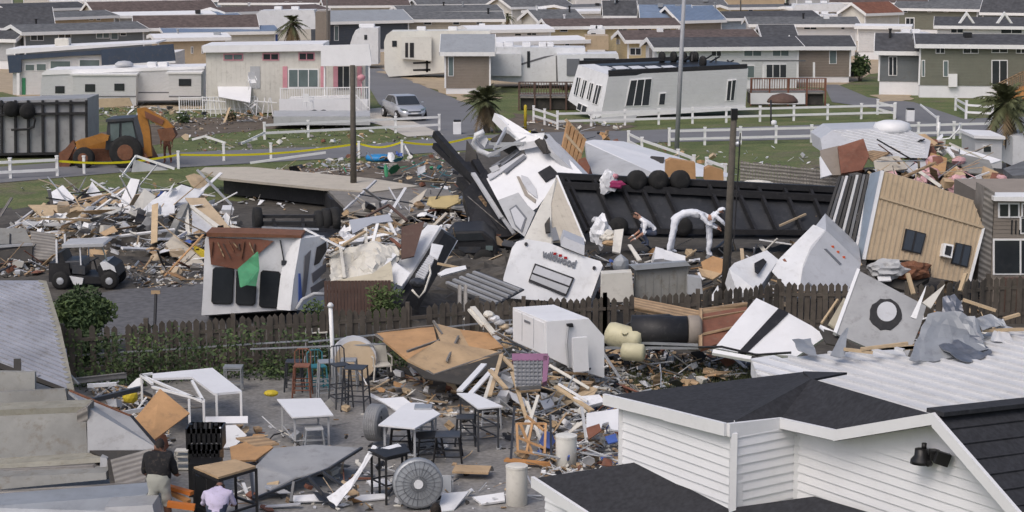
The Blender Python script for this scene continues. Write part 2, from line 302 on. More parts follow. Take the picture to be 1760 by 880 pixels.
# ============================================================ park homes
HOMES = []
def home(eL, eR, Hw, Wd, wall, roof, label, rise=.5, base=None, wins=(), lwins=(), rwins=(), skirt='whitecln', sk=.7, fas='trim', name='park_home', cat='home', group='homes in the trailer park', gable=True, over=.35, door=None, parts=True, lrise=None, wl='glass', wf='trim'):
    A, B = P(eL[0], eL[1], Hw), P(eR[0], eR[1], Hw)
    A = V((A.x, A.y, 0)); B = V((B.x, B.y, 0)); u = (B-A).normalized(); n = V((-u.y, u.x, 0)); L = (B-A).length
    t = E(name, label, cat, (A+B)/2 + n*Wd/2, group)
    mt = Matrix(((u.x,n.x,0,A.x),(u.y,n.y,0,A.y),(0,0,1,0),(0,0,0,1)))
    m = MB(mt); gh = Hw+rise
    m.add([(0,0,sk),(L,0,sk),(L,Wd,sk),(0,Wd,sk),(0,0,Hw),(L,0,Hw),(L,Wd,Hw),(0,Wd,Hw),(0,Wd/2,gh),(L,Wd/2,gh)],
          [(0,1,5,4),(3,7,6,2),(0,4,8,7,3),(1,2,6,9,5),(0,3,2,1),(4,5,9,8),(8,9,6,7)])
    m.build('wall', wall, t)
    if sk > .05: MB(mt).bb(.05, L-.05, .05, Wd-.05, 0, sk).build('skirt', skirt, t)
    r = MB(mt); h = .1
    o = over; k = rise/(Wd/2)
    for sgn, y0, y1 in ((1, -o, Wd/2), (-1, Wd/2, Wd+o)):
        z0 = (Hw - o*k) if sgn == 1 else gh; z1 = gh if sgn == 1 else Hw-o*k
        r.add([(-o,y0,z0+.03),(L+o,y0,z0+.03),(L+o,y1,z1+.03),(-o,y1,z1+.03),(-o,y0,z0+.03+h),(L+o,y0,z0+.03+h),(L+o,y1,z1+.03+h),(-o,y1,z1+.03+h)],
              [(0,3,2,1),(4,5,6,7),(0,1,5,4),(2,3,7,6),(1,2,6,5),(0,4,7,3)])
    ro = r.build('roof', roof, t)
    f = MB(mt); zf = Hw-o*k
    f.bb(-o-.03, L+o+.03, -o-.06, -o-.005, zf-.16, zf+.12)
    for x in (-o-.045, L+o+.005):
        for y0, z0, y1, z1 in ((-o-.06, zf, Wd/2, gh), (Wd/2, gh, Wd+o, zf)):
            f.add([(x,y0,z0-.16),(x+.04,y0,z0-.16),(x+.04,y1,z1-.16),(x,y1,z1-.16),(x,y0,z0+.14),(x+.04,y0,z0+.14),(x+.04,y1,z1+.14),(x,y1,z1+.14)],
                  [(0,3,2,1),(4,5,6,7),(0,1,5,4),(2,3,7,6),(1,2,6,5),(0,4,7,3)])
    f.build('fascia', fas, t)
    
    if gable:
        for x in (0, L): MB(mt).bb(x-.06, x+.06, -.02, .1, sk, Hw-.05).build('corner_trim', fas, t)
    pf = PLN(A, n); pe = PLN(A, u); pr = PLN(B, u)
    for q in wins: window(t, pf, tuple(q[:4]), fr=wf, gl=q[4] if len(q) > 4 else wl, fw=.8+.004*max(0, (q[1])), mul=1 if q[2]-q[0] > 14 else 0)
    if pe.n.dot(-u) > 0:
        for q in lwins: window(t, pe, tuple(q[:4]), fr=wf, gl=wl, fw=.8, mul=0)
    for q in rwins: window(t, pr, tuple(q[:4]), fr=wf, gl=wl, fw=.8, mul=0)
    if door:
        d = window(t, pf, door, fr='trim', gl='glass', fw=1.5, mul=1, name='door')
    HOMES.append(t); return t, mt, L, pf, pe
# --- right side
t, mt, L, pf, pe = home((1582,76), (1800,78), 3.62, 4.0, 'sage', 'shdark', 'olive green park home with brown steps at the right edge of the park', base=170, sk=.85,
  wins=[(1608,81,1624,92),(1655,81,1682,92),(1704,81,1732,91),(1746,81,1764,92),(1584,103,1590,132,'glasst'),(1621,104,1630,132,'glasst')], door=(1704,103,1732,150), lwins=[(1553,72,1562,82),(1552,102,1567,126)])
poly('utility_box', 'trim', pf, rc(1630,127,1645,149), .25, t, off=.25)
m = MB(mt)
for i in range(6): m.bb(5.2+i*.28, 5.48+i*.28+1.6*(i==5), -1.3, -.1, 0, .15+.14*i)
m.build('steps', 'orangewood', t); m = MB(mt)
for y in (-1.3, -.1): 
    m.bar((5.1,y,.95),(6.8,y,1.85),.07,.05); m.bar((6.8,y,1.85),(9.4,y,1.85),.07,.05)
    for i in range(9): m.bar((5.2+i*.24,y,.2+i*.08),(5.2+i*.24,y,1.0+i*.12),.04,.04)
m.build('stair_rail', 'wood', t)
t, mt, L, pf, pe = home((1512,86), (1600,87), 3.1, 3.9, 'slate', 'shdark', 'slate grey park home with a bay end and white gable trim', rise=.95, sk=.95,
  lwins=[(1486,95,1493,127),(1494,95,1500,127),(1504,95,1509,128)], wins=[(1527,97,1542,130)], group='homes in the trailer park')
home((1372,80), (1462,80), 2.7, 4.4, 'taupe', 'shdark', 'taupe park home with a dark shingle roof and one white window', sk=.45, rise=.6, wins=[(1425,86,1438,110,'glasst')])
t, mt, L, pf, pe = home((1130,82), (1372,80), 3.0, 4.0, 'sidingw', 'shdark', 'long white park home with a porch roof behind the upended white home', rise=.5, wins=[(1222,87,1240,97),(1278,86,1309,97,'glasst'),(1327,86,1356,97,'glasst')], lwins=[(1116,82,1123,101)])
poly('porch_roof', 'shgrey', pf, [(1266,101),(1374,101),(1374,103.5),(1266,103.5)], (0,.1,0), t, off=1.5)
for x in (1302, 1360, 1388): poly('porch_post', 'trim', pf, rc(x,105,x+3,136), .12, t, off=1.4)
window(t, pf, (1316,110,1352,134), mul=2, name='door')
window(t, pf, (1283,112,1297,134), mul=0, gl='glasst')
t, mt, L, pf, pe = home((1080,69), (1300,67), 2.85, 4.2, 'yellow', 'shbrown', 'pale yellow park home with a brown roof and small gable end', rise=.55, lwins=[(1060,68,1066,76)], wins=[(1082,82,1102,95)], group='homes in the trailer park')
poly('annex', 'tan', pf, rc(1008,62,1048,86), (0,2.5,0), t, off=-.4)
home((946,46), (1163,44), 2.9, 4.2, 'yellow', 'shbrown', 'yellow park home with long brown roof behind the white trailers', wins=[(962,50,976,55),(1019,50,1033,57),(1062,49,1078,55,'glasst'),(1096,49,1120,56),(1140,49,1153,55,'glasst')])
home((812,53), (944,51), 2.9, 4.0, 'sidingw', 'roofwhite', 'white park home with small dark windows beside the yellow home', rise=.25, wins=[(884,57,896,62),(905,56,922,61)])
home((838,74), (1004,70), 2.8, 4.0, 'beige', 'roofwhite', 'grey beige park home with white flat roof edge behind the fifth wheels', rise=.2, wins=[(911,73,918,78),(920,73,926,78),(970,71,979,79)])
home((930,37), (1000,36), 2.9, 6, 'offwhite', 'shgrey', 'low home with broad dark grey roof above the yellow home', rise=.9)
home((655,34), (862,33), 2.9, 4.2, 'beige', 'shgrey', 'long beige park home with four small windows and a white gable', rise=.55, wins=[(661,38,674,43),(679,38,691,43),(728,37,742,43),(778,37,790,43),(818,36,830,42)], lwins=[(640,40,645,46)])
home((690,21), (858,19), 2.9, 4.2, 'greyw', 'shgrey', 'home with a long grey roof and white eave behind the beige home', rise=.5)
home((563,37), (702,34), 3.0, 4.4, 'dslate', 'roofgrey', 'dark navy home with grey metal roof near the thin pole', rise=.8, sk=.3, wins=[(574,44,582,70,'glasst')])
poly('side_wall', 'taupe', VP(112), rc(542,20,562,74), (0,3,0), HOMES[-1])
home((452,31), (552,30), 2.9, 3.2, 'offwhite', 'roofwhite', 'cream trailer home with sloped nose behind the far palm', rise=.2)
home((0+388,22), (560,16), 2.9, 4.4, 'greyw', 'shbrown', 'grey walled home with a thin brown roof at the back', rise=.4, wins=[(413,20,417,27),(446,17,450,27)])
t, mt, L, pf, pe = home((272,67), (388,65), 2.8, 3.6, 'tan', 'roofwhite', 'tan home with a white flat roof between the left homes', rise=.2, wins=[(328,80,332,92),(346,80,350,92)])
home((286,57), (472,54), 2.6, 3.4, 'offwhite', 'blueroof', 'low white home with a blue metal roof', rise=.35)
home((440,53), (478,52), 2.3, 2.6, 'blue', 'blueroof', 'bright blue patio shed beside the far palm', rise=.15, sk=.0, name='patio_shed', cat='shed')
home((236,48), (438,46), 3.0, 4.6, 'offwhite', 'shbrown', 'home with a long dark brown roof behind the tan home', rise=.85)
home((205,28), (364,25), 2.8, 3.6, 'greyw', 'roofwhite', 'home with a narrow white roof above the long brown roof', rise=.25)
home((366,28), (408,27), 2.6, 3.2, 'greyw', 'blueroof', 'small home with pale blue roof at the end of the white roof', rise=.3)
home((42,56), (246,50), 3.0, 4.4, 'slate', 'shgrey', 'grey park home with four white framed windows at the left', rise=.45, wins=[(52,60,75,70),(100,58,122,69),(165,56,188,66,'glasst'),(206,56,217,62),(190,56,203,68,'glasst')])
home((90,31), (196,27), 2.9, 4, 'tan', 'shgrey', 'tan home with a broken pinkish porch and small dormer windows', rise=.4, wins=[(152,30,160,35),(165,30,173,35)])
home((-60,48), (88,46), 2.9, 7, 'greyw', 'shdark', 'home with a big dark shingle roof at the left edge', rise=1.5)
home((-60,66), (24,67), 2.5, 3, 'greyw', 'shdark', 'low grey home cut off by the left edge', rise=.5)
home((14,17), (146,13), 2.9, 4, 'greyw', 'shdark', 'back home with dark roof and white eave at the far left', rise=.5)
home((165,21), (370,17), 2.9, 4.6, 'offwhite', 'shbrown', 'back home with a rusty brown roof at the far left', rise=.9)
home((90,2), (300,0), 2.8, 4.0, 'sidingw', 'roofwhite', 'far white home at the top left of the park', rise=.3)
home((300,0), (420,0), 2.8, 4.0, 'lblue', 'shbrown', 'far pale blue home at the top of the park', rise=.5)
home((380,5), (560,5), 2.8, 4.6, 'greyw', 'shbrown', 'far grey home under a maroon roof', rise=.6)
home((560,10), (700,9), 2.8, 4.0, 'offwhite', 'shbrown', 'far home with a maroon roof above the navy home', rise=.6)
home((720,8), (905,6), 2.8, 4.0, 'greyw', 'shgrey', 'far home with grey roof above the beige home', rise=.6)
home((880,12), (980,10), 2.8, 6.0, 'offwhite', 'shgrey', 'far home with a wide grey roof near the top centre', rise=1)
home((975,14), (1050,12), 2.9, 4.0, 'yellow', 'shgrey', 'far cream home near the small steep gabled home', rise=.2)
home((925,22), (1040,20), 2.7, 3.4, 'sidingw', 'roofwhite', 'white roofed trailer home before the steep gabled home', rise=.15)
home((1042,25), (1090,25), 3.2, 3.6, 'beige', 'shdark', 'small home with a steep black roof and pale gable trim', rise=1.2)
home((1106,33), (1185,33), 3.0, 3.8, 'lblue', 'blueroof', 'home with a steep blue roof left of the grey pole', rise=1.2, wins=[(1135,36,1150,40)])
home((1058,10), (1245,9), 2.9, 4.0, 'lblue', 'shgrey', 'far home with a slate roof and blue eave', rise=.5)
home((1168,34), (1240,32), 3.0, 3.8, 'taupe', 'blueroof', 'home with faded blue roof right of the grey pole', rise=1.1)
home((1222,32), (1404,30), 3.0, 4.0, 'lblue', 'shdark', 'light blue home with twin white gables and a long dark roof', rise=.5, wins=[(1242,31,1251,36)], lwins=[(1200,38,1206,44)])
home((1292,42), (1472,42), 2.9, 4.2, 'sidingw', 'shgrey', 'white home with four dark windows and a grey roof', rise=.5, wins=[(1300,44,1318,50),(1331,43,1350,50),(1381,43,1404,51),(1445,46,1452,51)])
home((1318,70), (1366,70), 2.8, 6.0, 'tan', 'shdark', 'home with a wide black roof behind the long white home', rise=1.0)
home((1255,14), (1420,12), 2.9, 4.0, 'yellow', 'shgrey', 'far cream home near the second thin pole', rise=.2, wins=[(1286,16,1294,22)])
home((1365,16), (1470,14), 2.8, 3.2, 'sidingw', 'roofwhite', 'far white trailer home with small dark windows', rise=.15, wins=[(1372,17,1380,21)])
home((1488,22), (1545,20), 3.0, 3.4, 'offwhite', 'redbrown', 'small home with a red brown roof and white gable', rise=.9)
home((1476,46), (1560,47), 2.9, 3.0, 'sidingw', 'roofwhite', 'low white porch roof home in the right background', rise=.1)
t, mt, L, pf, pe = home((1540,14), (1680,16), 3.0, 4.0, 'sage', 'shgrey', 'grey green home with tall porch windows in the right background', rise=.6, wins=[(1548,18,1560,22),(1594,17,1602,21),(1622,17,1630,21)], door=(1556,30,1572,54), lwins=[(1522,22,1528,34)])
home((1612,44), (1800,46), 3.0, 4.2, 'sidingw', 'shdark', 'white home with a black roof and two white dormer peaks', rise=.6, wins=[(1634,49,1656,57),(1720,50,1757,58)])
for x in (1662, 1727):
    poly('dormer', 'trim', VP(117), [(x-14,40),(x,20),(x+14,40),(x+10,40),(x,26),(x-10,40)], .3, HOMES[-1])
home((1690,20), (1830,22), 3.0, 4.4, 'slate', 'shdark', 'slate home under a black roof at the top right', rise=1.2)
home((1590,4), (1830,4), 3.0, 4.0, 'greyw', 'shgrey', 'far grey home with a row of white posts at the top right', rise=.6)
home((1430,4), (1590,5), 3.0, 4.0, 'taupe', 'shbrown', 'far taupe home at the top right', rise=.6)
for i, x in enumerate(range(-150, 2000, 190)):      # last rows beyond the top edge
    home((x, -14), (x+170, -15), 3, 4.4, ['greyw','offwhite','sidingw','tan'][i % 4], ['shbrown','shgrey','roofgrey','shdark'][(i*3) % 4], 'distant %s home at the very top, %s' % (['grey','cream','white','tan'][i % 4], ['far left','left','left of centre','left of centre under a roof edge','left of the middle','middle','right of the middle','right of centre','right of centre near the pole','right','far right','far right edge'][i]), rise=.6)
# --- small grey roofed home on the side road
t, mt, L, pf, pe = home((765,88), (842,88), 3.0, 4.2, 'taupe', 'roofgrey', 'small taupe home with a grey metal roof and white windowed end', rise=.95, sk=.45, lwins=[(744,97,748,126),(750,97,754,127),(756,98,760,128)], wins=[(770,97,780,131,'glasst')])
# --- long white RVs of the middle background
def rv(px, g, label, mat='white', wd=2.6, group='camper trailers parked in the rows', cat='camper', name='camper_trailer', wins=(), dark=(), stripes=(), extra=(), hatch=True):
    pl = VP(g); c = sum(p[0] for p in px)/len(px); t = E(name, label, cat, P(c, g), group)
    poly('body', mat, pl, px, (0, wd, 0), t)
    y0 = min(p[1] for p in px); xs = [p[0] for p in px if p[1] < y0+6]
    for r_ in wins: window(t, pl, tuple(r_), fr='black', fw=.7, mul=0)
    for r_ in dark: poly('panel_gap', 'swoosh', pl, rc(*r_), .03, t, off=.02)
    for s_, k in stripes: poly('stripe', k, pl, s_, .02, t, off=.015)
    for nm, k, s_, o_ in extra: poly(nm, k, pl, s_, .35 if o_ > .1 else .05, t, off=o_)
    if hatch and xs:
        xa, xb = min(xs), max(xs)
        for f_ in (.3, .62):
            x = xa+(xb-xa)*f_; q = pl(x, y0); MB().bb(q.x-.35, q.x+.35, q.y+.9, q.y+1.6, q.z-.03, q.z+.28).build('roof_vent', 'whitecln', t, bev=.06)
    return t, pl
rv([(661,120),(660,72),(664,60),(672,54),(760,53),(842,53),(842,118),(700,130),(668,132)], 134, 'big cream fifth wheel trailer with a rounded front at the end of the lane', 'plastic',
   wins=[(674,70,682,80)], extra=[('slide_out', 'plastic', [(690,62),(742,62),(742,104),(690,100)], .5),('slide_window','black',rc(697,73,702,98),.53),('slide_window','black',rc(705,73,712,98),.53)], stripes=[([(732,72),(736,71),(736,124),(732,124)], 'black'), ([(710,107),(740,106),(740,109),(710,110)], 'black'), ([(710,119),(740,118),(740,122),(710,122)], 'black')])
rv([(606,62),(611,52),(622,48),(650,48),(650,110),(602,112),(602,75)], 118, 'white trailer with a slanted nose behind the pink shuttered home', wins=[(626,60,631,68)])
t, pl = rv([(799,118),(800,98),(806,89),(818,84),(850,81),(1006,82),(1006,140),(930,146),(806,134),(801,128)], 152, 'white fifth wheel trailer with dark swooshes and rounded nose', wins=[(906,88,911,116)],
   stripes=[([(812,96),(826,90),(834,91),(822,96),(813,102)], 'swoosh'), ([(854,124),(882,113),(935,97),(955,94),(890,114),(872,124)], 'swoosh'), ([(838,92),(840,92),(840,130),(838,130)], 'swoosh'), ([(955,96),(962,94),(960,140),(956,140)], 'swoosh')],
   extra=[('slide_out', 'white', rc(841,92,896,130), .4)])
for x in (858, 905, 935, 945): q = pl(x, 81); MB().bb(q.x-.3, q.x+.3, q.y+.8, q.y+1.5, q.z-.03, q.z+.3).build('roof_vent', 'whitecln', t, bev=.06)
rv([(958,94),(1062,92),(1064,100),(1062,140),(960,146)], 156, 'white flat roofed trailer with a grey door beside the upended home', extra=[('door', 'textgrey', rc(974,101,996,130), .06)], wins=[(1003,100,1058,104)], hatch=False)
rv([(440,24),(448,18),(540,17),(545,50),(436,52)], 96, 'white camper with curved roof behind the far palm')
rv([(1365,14),(1368,8),(1450,6),(1455,20),(1365,22)], 60, 'white boat-like camper top far in the right background')
# --- front left homes
pA = VP(166, 170, 0)
t = E('park_home', 'white home with a navy mansard roof and a long white flat roof', 'home', P(170, 166), 'homes in the trailer park')
mA = PL((18,100,163), (300,75,158), (300,112,158)); 
wallA = VP(163, 18, 4)
poly('wall', 'sidingw', wallA, [(22,100),(302,90),(304,160),(22,165)], (0,3.6,0), t)
poly('roof', 'roofwhite', wallA, [(12,84),(270,72),(270,74.5),(12,93)], (0,3.8,0), t, off=.35)
poly('mansard', 'navy', wallA, [(14,95),(175,86),(178,92.5),(38,102),(38,124),(17,125)], .2, t, off=.3)
poly('porch_roof', 'navy', wallA, [(177,84),(300,74.5),(304,103),(178,111)], .25, t, off=.9)
poly('porch_edge', 'trim', wallA, [(178,111),(304,103),(304,107),(178,115)], .1, t, off=.95)
for r_ in ((43,110,60,122), (62,109,80,122), (86,104,122,120), (136,102,172,119)): window(t, wallA, r_, gl='glasst', mul=0)
poly('door', 'green', wallA, rc(38,134,44,170), .05, t, off=.05); poly('corner_post', 'trim', wallA, rc(30,125,35,170), .1, t, off=.3)
q = wallA(100, 76); MB().bb(q.x-.5, q.x+.5, q.y+1, q.y+1.8, q.z-.2, q.z+.35).build('roof_unit', 'offwhite', t, bev=.08)
# white park trailer with slide-outs
pT = VP(182, 200, 3)
t = E('camper_trailer', 'long white travel trailer with two slide-outs and square windows', 'trailer', P(210, 182), 'homes in the trailer park')
poly('body', 'sidingw', pT, [(72,128),(80,122),(350,117),(350,172),(68,174)], (0,2.8,0), t)
poly('roof', 'roofwhite', pT, [(72,126),(80,120),(352,114),(352,118),(72,129)], (0,3,0), t, off=.08)
for k, (r_, ws) in enumerate(((rc(129,128,237,180), [(150,143,167,156),(200,142,217,154)]), (rc(293,125,348,170), [(310,134,331,146)]))):
    s_ = poly('slide_out', 'sidingw', pT, r_, .8, t, off=.8); x0, y0, x1 = r_[0][0], r_[0][1], r_[1][0]
    poly('slide_roof', 'trim', pT, rc(x0-4,y0-3,x1+2,y0), .95, t, off=.9)
    poly('trim_line', 'swoosh', pT, rc(x0,163,x1,165), .02, t, off=.82)
    for wq in ws: window(t, pT, wq, fr='black', off=.8, mul=0)
window(t, pT, (95,148,111,160), fr='black', mul=0)
for a in ((72,164,128,166), (238,158,292,160)): poly('trim_line', 'swoosh', pT, rc(*a), .02, t, off=.01)
q = pT(208, 114); MB().lathe((q.x, q.y+1, q.z-.05), [(.6,0),(.6,.15),(.4,.3),(.1,.34)], 12).build('dish', 'rvgrey', t, True)
for x in (255, 275): q = pT(x, 114); MB().bb(q.x-.3, q.x+.3, q.y+1, q.y+1.6, q.z-.1, q.z+.2).build('roof_vent', 'whitecln', t, bev=.05)
poly('wreck_panel', 'tan', VP(192), [(150,170),(222,168),(228,182),(150,186)], .1, label='tan wall panel fallen below the white travel trailer', cat='panel')
# pink shuttered home
pK = VP(196, 480, 0)
t = E('park_home', 'cream home with pink shutters and a white metal porch roof', 'home', P(480, 196), 'homes in the trailer park')
poly('wall', 'offwhite', pK, [(354,88),(612,88),(628,108),(628,190),(354,196)], (0,3.8,0), t)
ribp = [pK(*p) for p in [(354,90),(624,90),(624,190),(354,190)]]; m = MB(); ribs(m, pK, ribp, (0,0,1), .3, .012, .03); m.build('siding_rib', 'offwhite', t)
poly('roof', 'roofwhite', pK, [(348,78),(556,75),(556,87),(350,90)], (0,4,0), t, off=.3)
poly('porch_roof', 'roofwhite', pK, [(555,76),(637,74),(642,106),(640,110),(556,111)], .25, t, off=1.4)
for r_, gl in (((384,92,418,104),'glasst'), ((451,91,480,104),'glass'), ((513,90,541,104),'glass')): window(t, pK, r_, fr='pink', gl=gl, fw=2, mul=1)
window(t, pK, (495,118,548,151), gl='glasst', fw=2, mul=2)
poly('door', 'greyw', pK, rc(430,114,447,152), .05, t, off=.04); window(t, pK, (579,113,612,155), gl='glass', fr='offwhite', mul=2, name='door')
for x in (486, 551, 573, 614): poly('shutter', 'pink', pK, rc(x,114,x+8,152), .05, t, off=.07)
for x in (560, 636): poly('porch_post', 'trim', pK, rc(x,110,x+2.5,186), .1, t, off=1.3)
# ============================================================ background furniture
def seg(name, mat, pts, r, parent=None, n=6, **k):      # tube through (px, py, g) points
    o = MB().tube([Q(*p) for p in pts], r, n).build(name, mat, parent, True)
    if k: tag(o, **k)
    return o
def fence_rail(posts, top, low, label, post_r=.065, group='white rail fences along the park road', extra=None):
    """posts: list of (px, top py, base py)"""
    a = posts[0]; t = E('rail_fence', label, 'fence', P(a[0], a[2]), group)
    pp = [(Q(x, y0, y1), P(x, y1)) for x, y0, y1 in posts]
    for up_, dn in pp:
        h = max(.9, up_.z); m = MB(); m.box((dn.x, dn.y, h/2), (post_r*2, post_r*2, h)); m.box((dn.x, dn.y, h+.03), (post_r*2.5, post_r*2.5, .06)); m.build('post', 'trim', t)
    for fr in (top, low):
        m = MB()
        for (u0, d0), (u1, d1) in zip(pp, pp[1:]):
            m.bar((d0.x, d0.y-.08, max(.9,u0.z)*fr), (d1.x, d1.y-.08, max(.9,u1.z)*fr), .04, .13)
        m.build('rail', 'trim', t)
    return t
def fline(x0, y0, b0, x1, y1, b1, n): return [(x0+(x1-x0)*i/n, y0+(y1-y0)*i/n, b0+(b1-b0)*i/n) for i in range(n+1)]
fence_rail(fline(-62,281,311,99,274,303,2), .85, .35, 'short white fence at the left edge below the backhoe')
fence_rail(fline(455,221,240,755,207,225,4), .88, .4, 'white fence between the car and the yellow tape')
fence_rail([(917,187,209),(936,193,215),(958,198,223)], .85, .4, 'white fence corner leaning beside the yellow post')
fence_rail(fline(958,197,219,1538,180,203,10), .88, .4, 'long white fence in front of the upended white home')
fence_rail([(1508,177,197),(1537,184,205)], .85, .4, 'loose tilted white fence section at the side road')
fence_rail(fline(1150,226,251,1700,213,237,9), .88, .4, 'long white fence on the near side of the park road right of the metal pole')
fence_rail([(1642,170,190),(1660,174,205),(1705,178,206)], .8, .4, 'white fence corner before the olive green home')
t = fence_rail([(1080,231,256),(1103,240,268),(1165,258,292),(1192,268,305)], .88, .45, 'broken white fence section lying over the fallen white trailer')
t = fence_rail([(1214,272,306),(1246,284,318)], .9, .5, 'short broken white fence stub beside the orange boxes')
for i, (x, y, b) in enumerate(((145,270,299),(307,265,290),(385,264,277),(466,257,275),(617,247,272),(691,243,270),(1611,205,225),(1650,217,238))):
    m = MB(); d = P(x, b); h = max(.8, Q(x, y, b).z); m.box((d.x, d.y, h/2), (.12,.12,h)); m.box((d.x, d.y, h+.03), (.15,.15,.05))
    tag(m.build('fence_post', 'trim'), 'lone white post ' + ['in front of the backhoe','where the yellow tape begins','holding the tape above the platform','holding the tape left of the wooden pole','just right of the wooden pole','with a fallen rail beside the blue drum','by the right side road','behind the wrecked trailer at right'][i], 'post', 'lone white fence posts')
def rail(pts, label, r=.05, mat='trim', cat='rail', name='fence_rail', group='fallen white rails'):
    m = MB()
    for a, b in zip(pts, pts[1:]): m.bar(Q(*a), Q(*b), r, r*2.2)
    return tag(m.build(name, mat), label, cat, group)
rail([(692,244,268),(706,270,274)], 'white rail hanging off the post by the blue drum')
rail([(415,247,252),(455,228,246)], 'white rail bent down from the fence end')
rail([(210,303,305),(234,268,300),(300,290,300)], 'white pipe frame bent to a peak in front of the backhoe')
rail([(1582,180,205),(1612,204,222)], 'white rail fallen across the side road')
rail([(430,280,290),(560,262,284)], 'fallen white rail along the road kerb')
rail([(330,240,250),(352,234,250),(388,246,252)], 'bent white pipe on the grass behind the backhoe bucket')
rail([(413,246,250),(442,238,249)], 'short white pipe lying on the grass by the fence')
poly('sheet', 'rvgrey', PL((232,275,300),(300,292,300),(225,296,300)), [(230,274),(290,292),(226,296)], .03, label='grey sheet hanging from the bent white pipe frame', cat='sheet')
# yellow tape
for i, (a, b) in enumerate(((( 99,277,303),(307,266,290)),((307,266,290),(617,247,272)),((617,247,272),(691,244,270)),((691,244,270),(806,237,262)),((806,237,262),(912,226,255)))):
    A, B = Q(*a), Q(*b); m = MB(); n = 10; pts = [A.lerp(B, j/n)-V((0,0,.22*math.sin(math.pi*j/n))) for j in range(n+1)]
    for p_, q_ in zip(pts, pts[1:]): m.prism([p_+V((0,0,.05)), q_+V((0,0,.05)), q_-V((0,0,.05)), p_-V((0,0,.05))], (0,.01,0))
    tag(m.build('barrier_tape', 'tape'), 'yellow barrier tape ' + ['across the backhoe','between the two posts left of the wooden pole','crossing behind the wooden pole','near the blue drum','running behind the wrecked trailer'][i], 'tape', 'yellow barrier tape')
# blue drum, bins, bollard
q = P(651,276); MB().lathe(q, [(.05,0),(.62,.02),(.68,.15),(.62,.27),(.1,.3)], 18).build('paddling_pool', 'brightblue', smooth=True); tag(bpy.data.objects['paddling_pool'], 'blue plastic pool on the verge beside the wooden pole', 'pool')
for x, y0, y1, lb in ((786,206,231,'white bin with a black lid left of the middle palm'),(1564,186,209,'white bin with a dark lid by the right side road')):
    c = P(x, y1); t = E('litter_bin', lb, 'bin', c, 'white bins by the roadside'); h = Q(x,y0,y1).z*.85
    MB().box((c.x,c.y,h/2+.02),(.45,.45,h)).build('body', 'whitecln', t, bev=.03); MB().box((c.x,c.y,h+.07),(.4,.4,.1)).build('lid', 'black', t)
m = MB(); q = P(903,223); m.lathe(q, [(.09,0),(.09,1.35),(.05,1.42)], 10); tag(m.build('bollard', 'yellowp', smooth=True), 'yellow bollard behind the wrecked white trailer', 'bollard')
# poles
def pole(a, b, r0, r1, mat, label, name='utility_pole'):
    t = E(name, label, 'pole', Q(*b)); MB().tube([Q(*b), Q(*a)], [r0, r1], 10).build('shaft', mat, t, True); return t
t = pole((606,112,352), (608,352,352), .14, .1, 'polewood', 'dark wooden pole standing by the grey platform')
c = Q(608,352,352); MB().box((c.x-.15,c.y-.3,c.z+.1),(.5,.3,.42)).build('meter_box', 'conc_dirty', t)
t = pole((1177,-30,262), (1163,258,262), .125, .1, 'polegrey', 'tall grey metal pole rising past the top of the picture')
t = pole((1262,190,545), (1246,520,545), .13, .085, 'polewood', 'leaning dark wooden pole beside the person in white overalls')
c = Q(1262,196,545); MB().box((c.x,c.y,c.z),(.18,.2,.3)).build('cap', 'blackpl', t)
m = MB(); c = Q(1268,247,545); m.lathe(c, [(.0,0),(.07,.01),(.085,.05),(.06,.1),(0,.11)], 12, axis=(0,-1,0)); m.build('round_fitting', 'silver', t, True)
m = MB(); pts = [Q(1262,228,545), Q(1258,300,545), Q(1252,400,545), Q(1240,470,545)]; m.tube([p+V((.16,-.1,0)) for p in pts], .02, 5); m.build('cable', 'black', t)
pole((562,-20,150), (562,76,110), .07, .06, 'polegrey', 'thin grey pole rising before the navy home')
pole((1273,-20,60), (1273,60,60), .09, .08, 'polewood', 'thin dark pole among the light blue homes')
pole((1325,172,212), (1325,214,214), .05, .05, 'black', 'short dark stake behind the long white fence')
q = P(1330,216); MB().lathe(q, [(.12,0),(.18,.1),(.17,.25),(.08,.32)], 10).build('ball_lamp', 'white', smooth=True); tag(bpy.data.objects['ball_lamp'], 'small black and white lamp on the grass by the dark stake', 'lamp')
# deck rail + porch of the pink home
t = E('white_railing', 'white picket railing in front of the pink shuttered home', 'railing', P(560,200))
for (x0,y0,x1,y1,g) in ((482,152,634,150,203),(308,168,440,166,196),(608,160,634,186,205)):
    a, b = Q(x0,y0,g), Q(x1,y1,g); a2, b2 = a-V((0,0,.75)), b-V((0,0,.75)); m = MB(); m.bar(a,b,.06); m.bar(a2,b2,.06)
    n = int((b-a).length/.14)
    for i in range(n+1): p = a.lerp(b,i/n); m.bar(p-V((0,0,.9 if i%10==0 else .75)), p+V((0,0,.06 if i%10==0 else 0)), .08 if i%10==0 else .03)
    m.build('rail_panel', 'trim', t)
MB().prism([P(470,200,.75),P(636,200,.75),P(636,190,.75),P(470,190,.75)], (0,0,-.5)).build('deck', 'greyw', t)
poly('lattice', 'whitecln', VP(204), rc(480,170,632,190), .05, t, off=.05)
poly('awning_sheet', 'whitecln', PL((370,128,192),(415,128,192),(432,164,199)), [(371,126),(414,126),(432,150),(430,176),(376,166)], .04, label='white sheet propped against the cream home', cat='sheet')
for i, (x, g) in enumerate(((352,200),(405,198),(440,202))):
    c = P(x, g); m = MB(); 
    for s in range(4): m.bar(c+V((s*.35,0,0)), c+V((s*.35+random.uniform(-.3,.3),.1,1.2)), .05)
    m.bar(c+V((-.1,0,1)), c+V((1.3,0,.9)), .06); m.build('broken_railing', 'trim')
    tag(bpy.data.objects[['broken_railing','broken_railing.001','broken_railing.002'][i]], 'broken white railing piece ' + ['below the camper slide-out','under the propped white sheet','left of the porch'][i], 'railing', 'broken railing pieces by the pink home')
